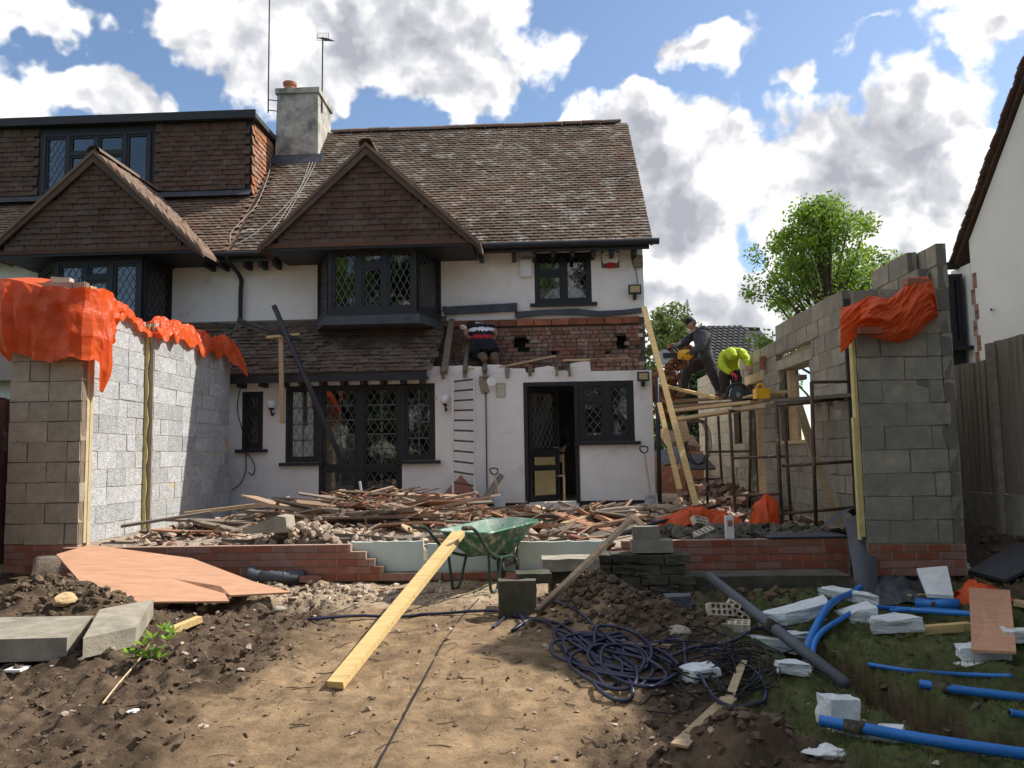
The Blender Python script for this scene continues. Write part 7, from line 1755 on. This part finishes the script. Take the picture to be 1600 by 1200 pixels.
# dark-tiled house across the street
Yh = 42
hp = [atY(px, py, Yh) for px, py in ((1128, 503), (1215, 506))]
bh = thing('hipped_house', 'distant house with dark pantiled hipped roof across the street', 'house', (hp[0].x, Yh, .4))
ez = atY(1150, 575, Yh).z; xl_, xr_ = atY(1096, 560, Yh).x, atY(1240, 560, Yh).x
part(bh, 'wall', MB().box(xl_ + .4, xr_ - .4, Yh + .3, Yh + 7, .3, ez), 'white_house')
dep = 3.5
hrf = part(bh, 'roof', MB().add([(xl_, Yh, ez), (xr_, Yh, ez), (xr_, Yh + 2 * dep, ez), (xl_, Yh + 2 * dep, ez), (hp[0].x, Yh + dep, hp[0].z + .25), (hp[1].x, Yh + dep, hp[1].z + .25)], [(0, 1, 5, 4), (1, 2, 5), (2, 3, 4, 5), (3, 0, 4), (0, 3, 2, 1)]), 'roof_dark')
vv = Vector((0, dep, hp[0].z + .25 - ez)); Ls = vv.length; vv.normalize()
pm = MB(); seg = 6; vs = []
for yy, zz in ((0, .05), (.36, .0)):
    for k in range(seg + 1): a_ = math.pi * k / seg; vs.append((-.15 + .3 * k / seg, yy, zz + .07 * math.sin(a_)))
pm.add(vs, [(k, k + 1, seg + 2 + k, seg + 1 + k) for k in range(seg)]); pme = pm.mesh('pantile'); pme.materials.append(M['roof_dark'])
rot = Matrix((Vector((1, 0, 0)), vv, Vector((1, 0, 0)).cross(vv))).transposed().to_euler(); cnt = 0
r_ = 0
while r_ * .32 < Ls:
    t = r_ * .32 / Ls; xa = xl_ + (hp[0].x - xl_) * t; xb = xr_ + (hp[1].x - xr_) * t; x = xa + .1
    while x < xb and cnt < 290:
        if x < atY(1192, 560, Yh).x: piece(hrf, 'pantile', pme, None, Vector((x, Yh, ez + .01)) + vv * r_ * .32, rot); cnt += 1
        x += .3
    r_ += 1
part(bh, 'ridge', MB().tube([hp[0] + Vector((0, dep, .27)), hp[1] + Vector((0, dep, .27))], .1, 8), 'roof_dark'); part(bh, 'vent_pipe', MB().tube([atY(1077, 505, Yh + 2), atY(1077, 468, Yh + 2)], .04, 6), 'steel_dark') if False else None
mp_ = atY(1077, 560, 30); solid('tall_mast', MB().tube([(mp_.x, 30, .4), (mp_.x, 30, atY(1077, 468, 30).z)], .035, 6), 'steel_galv', 'thin distant mast rising behind the worker in grey', 'mast')
# boundary hedge and stacked materials at the end of the passage
hg = MB(); rgh = random.Random(8)
for i in range(60): leaves(hg, (rgh.uniform(1.9, 6.0), rgh.uniform(21.3, 22.1), rgh.uniform(.5, 2.0)), .45, 70, .07, rgh)
o = thing('front_hedge', 'dark green hedge at the far end of the side passage', 'hedge', (4, 21.7, .4)); part(o, 'foliage', hg, 'leaf_dark'); part(o, 'stems', MB().box(2.0, 5.9, 21.55, 21.85, .4, 1.2), 'bark')
bwx = atY(1030, 700, 18).x
solid('garden_wall', MB().box(2.0, 3.5, 18.0, 18.2, .5, 1.6), 'brick_old', 'low red brick wall at the far end of the side passage', 'wall')
for i, (px, py, Y, w, h, mt, lab) in enumerate(((1050, 712, 15.5, .55, .03, 'lead', 'grey sheet leaning at the end of the passage'), (1085, 722, 15.0, .6, .03, 'lead', 'second grey sheet lying behind the far trestle'), (1062, 688, 16.5, .7, .12, 'brick_old', 'brown boards stacked beyond the far trestle'))):
    c = atY(px, py, Y); solid('stacked_sheet', MB().box(-w / 2, w / 2, -.3, .3, -h / 2, h / 2, 0, Matrix.Translation(c) @ Euler((.45, .2 * (i - 1), .2)).to_matrix().to_4x4()), mt, lab, 'sheet', 'materials stacked in the passage')
hs = thing('coiled_hose', 'loops of dark hose hanging under the platform at the house corner', 'hose', atY(1088, 715, 14.6))
for k in range(4):
    cc = atY(1086 + k * 3, 690, 14.6 + .05 * k); part(hs, 'loop', MB().tube([cc + Vector((.22 * math.cos(a_ * .4), .04 * k, .42 * math.sin(a_ * .4))) for a_ in range(17)], .008, 6), 'cable_black', True)
# garden trees behind the viewpoint, seen only in the window glass
for (x, y, h, cr, mt, sd, lab) in ((-5.5, -9, 13, 3.2, 'leaf_dark', 21, 'dark garden tree behind the camera on the left'), (-1, -13, 14, 3.6, 'leaf_lime', 22, 'tall garden tree behind the camera in the middle'), (4.2, -11, 12.5, 3.4, 'leaf_dark', 23, 'dark garden tree behind the camera on the right'), (-10, -12, 13, 3.6, 'leaf_lime', 24, 'broad garden tree behind the camera at far left'), (9.5, -13, 9, 3.0, 'leaf_dark', 25, 'broad garden tree behind the camera at far right')):
    tree('garden_tree', (x, y, 0), h, cr, lab, mt, sd, 60, 60, .24, trunk_r=.2, cb=.12, grp='trees at the end of the garden')
hg = MB()
for i in range(150): leaves(hg, (rgh.uniform(-14, 14), rgh.uniform(-8.6, -7.6), rgh.uniform(.2, 1.9)), .6, 40, .12, rgh)
o = thing('garden_hedge', 'clipped hedge at the end of the garden behind the camera', 'hedge', (0, -8, 0)); part(o, 'foliage', hg, 'leaf_dark'); part(o, 'stems', MB().box(-14, 14, -8.2, -8.0, 0, 1.4), 'bark')
# grass blades
mb = MB(); rgg = random.Random(12); n = 0
while n < 42000:
    x, y = rgg.uniform(.9, 4.2), 3.5 + 4.4 * rgg.random()
    if rgg.random() > grassness(x, y) * (.55 + .6 * fbm(x, y, 2.5)): 
        n += .2; continue
    z = g(x, y); h = rgg.uniform(.015, .045) * (2.0 if rgg.random() < .12 else 1); a_ = rgg.uniform(0, 6.28); lx, ly = rgg.gauss(0, .014), rgg.gauss(0, .014); w = rgg.uniform(.0012, .003)
    c_, s_ = math.cos(a_) * w, math.sin(a_) * w
    mb.v += [(x - c_, y - s_, z - .004), (x + c_, y + s_, z - .004), (x + lx, y + ly, z + h)]; b_ = len(mb.v); mb.f.append((b_ - 3, b_ - 2, b_ - 1)); mb.m.append(0); n += 1
o = link('grass', mb.mesh('grass'), 'grass_blade'); o['kind'] = 'stuff'; o['label'] = 'short rough grass on the right of the garden'
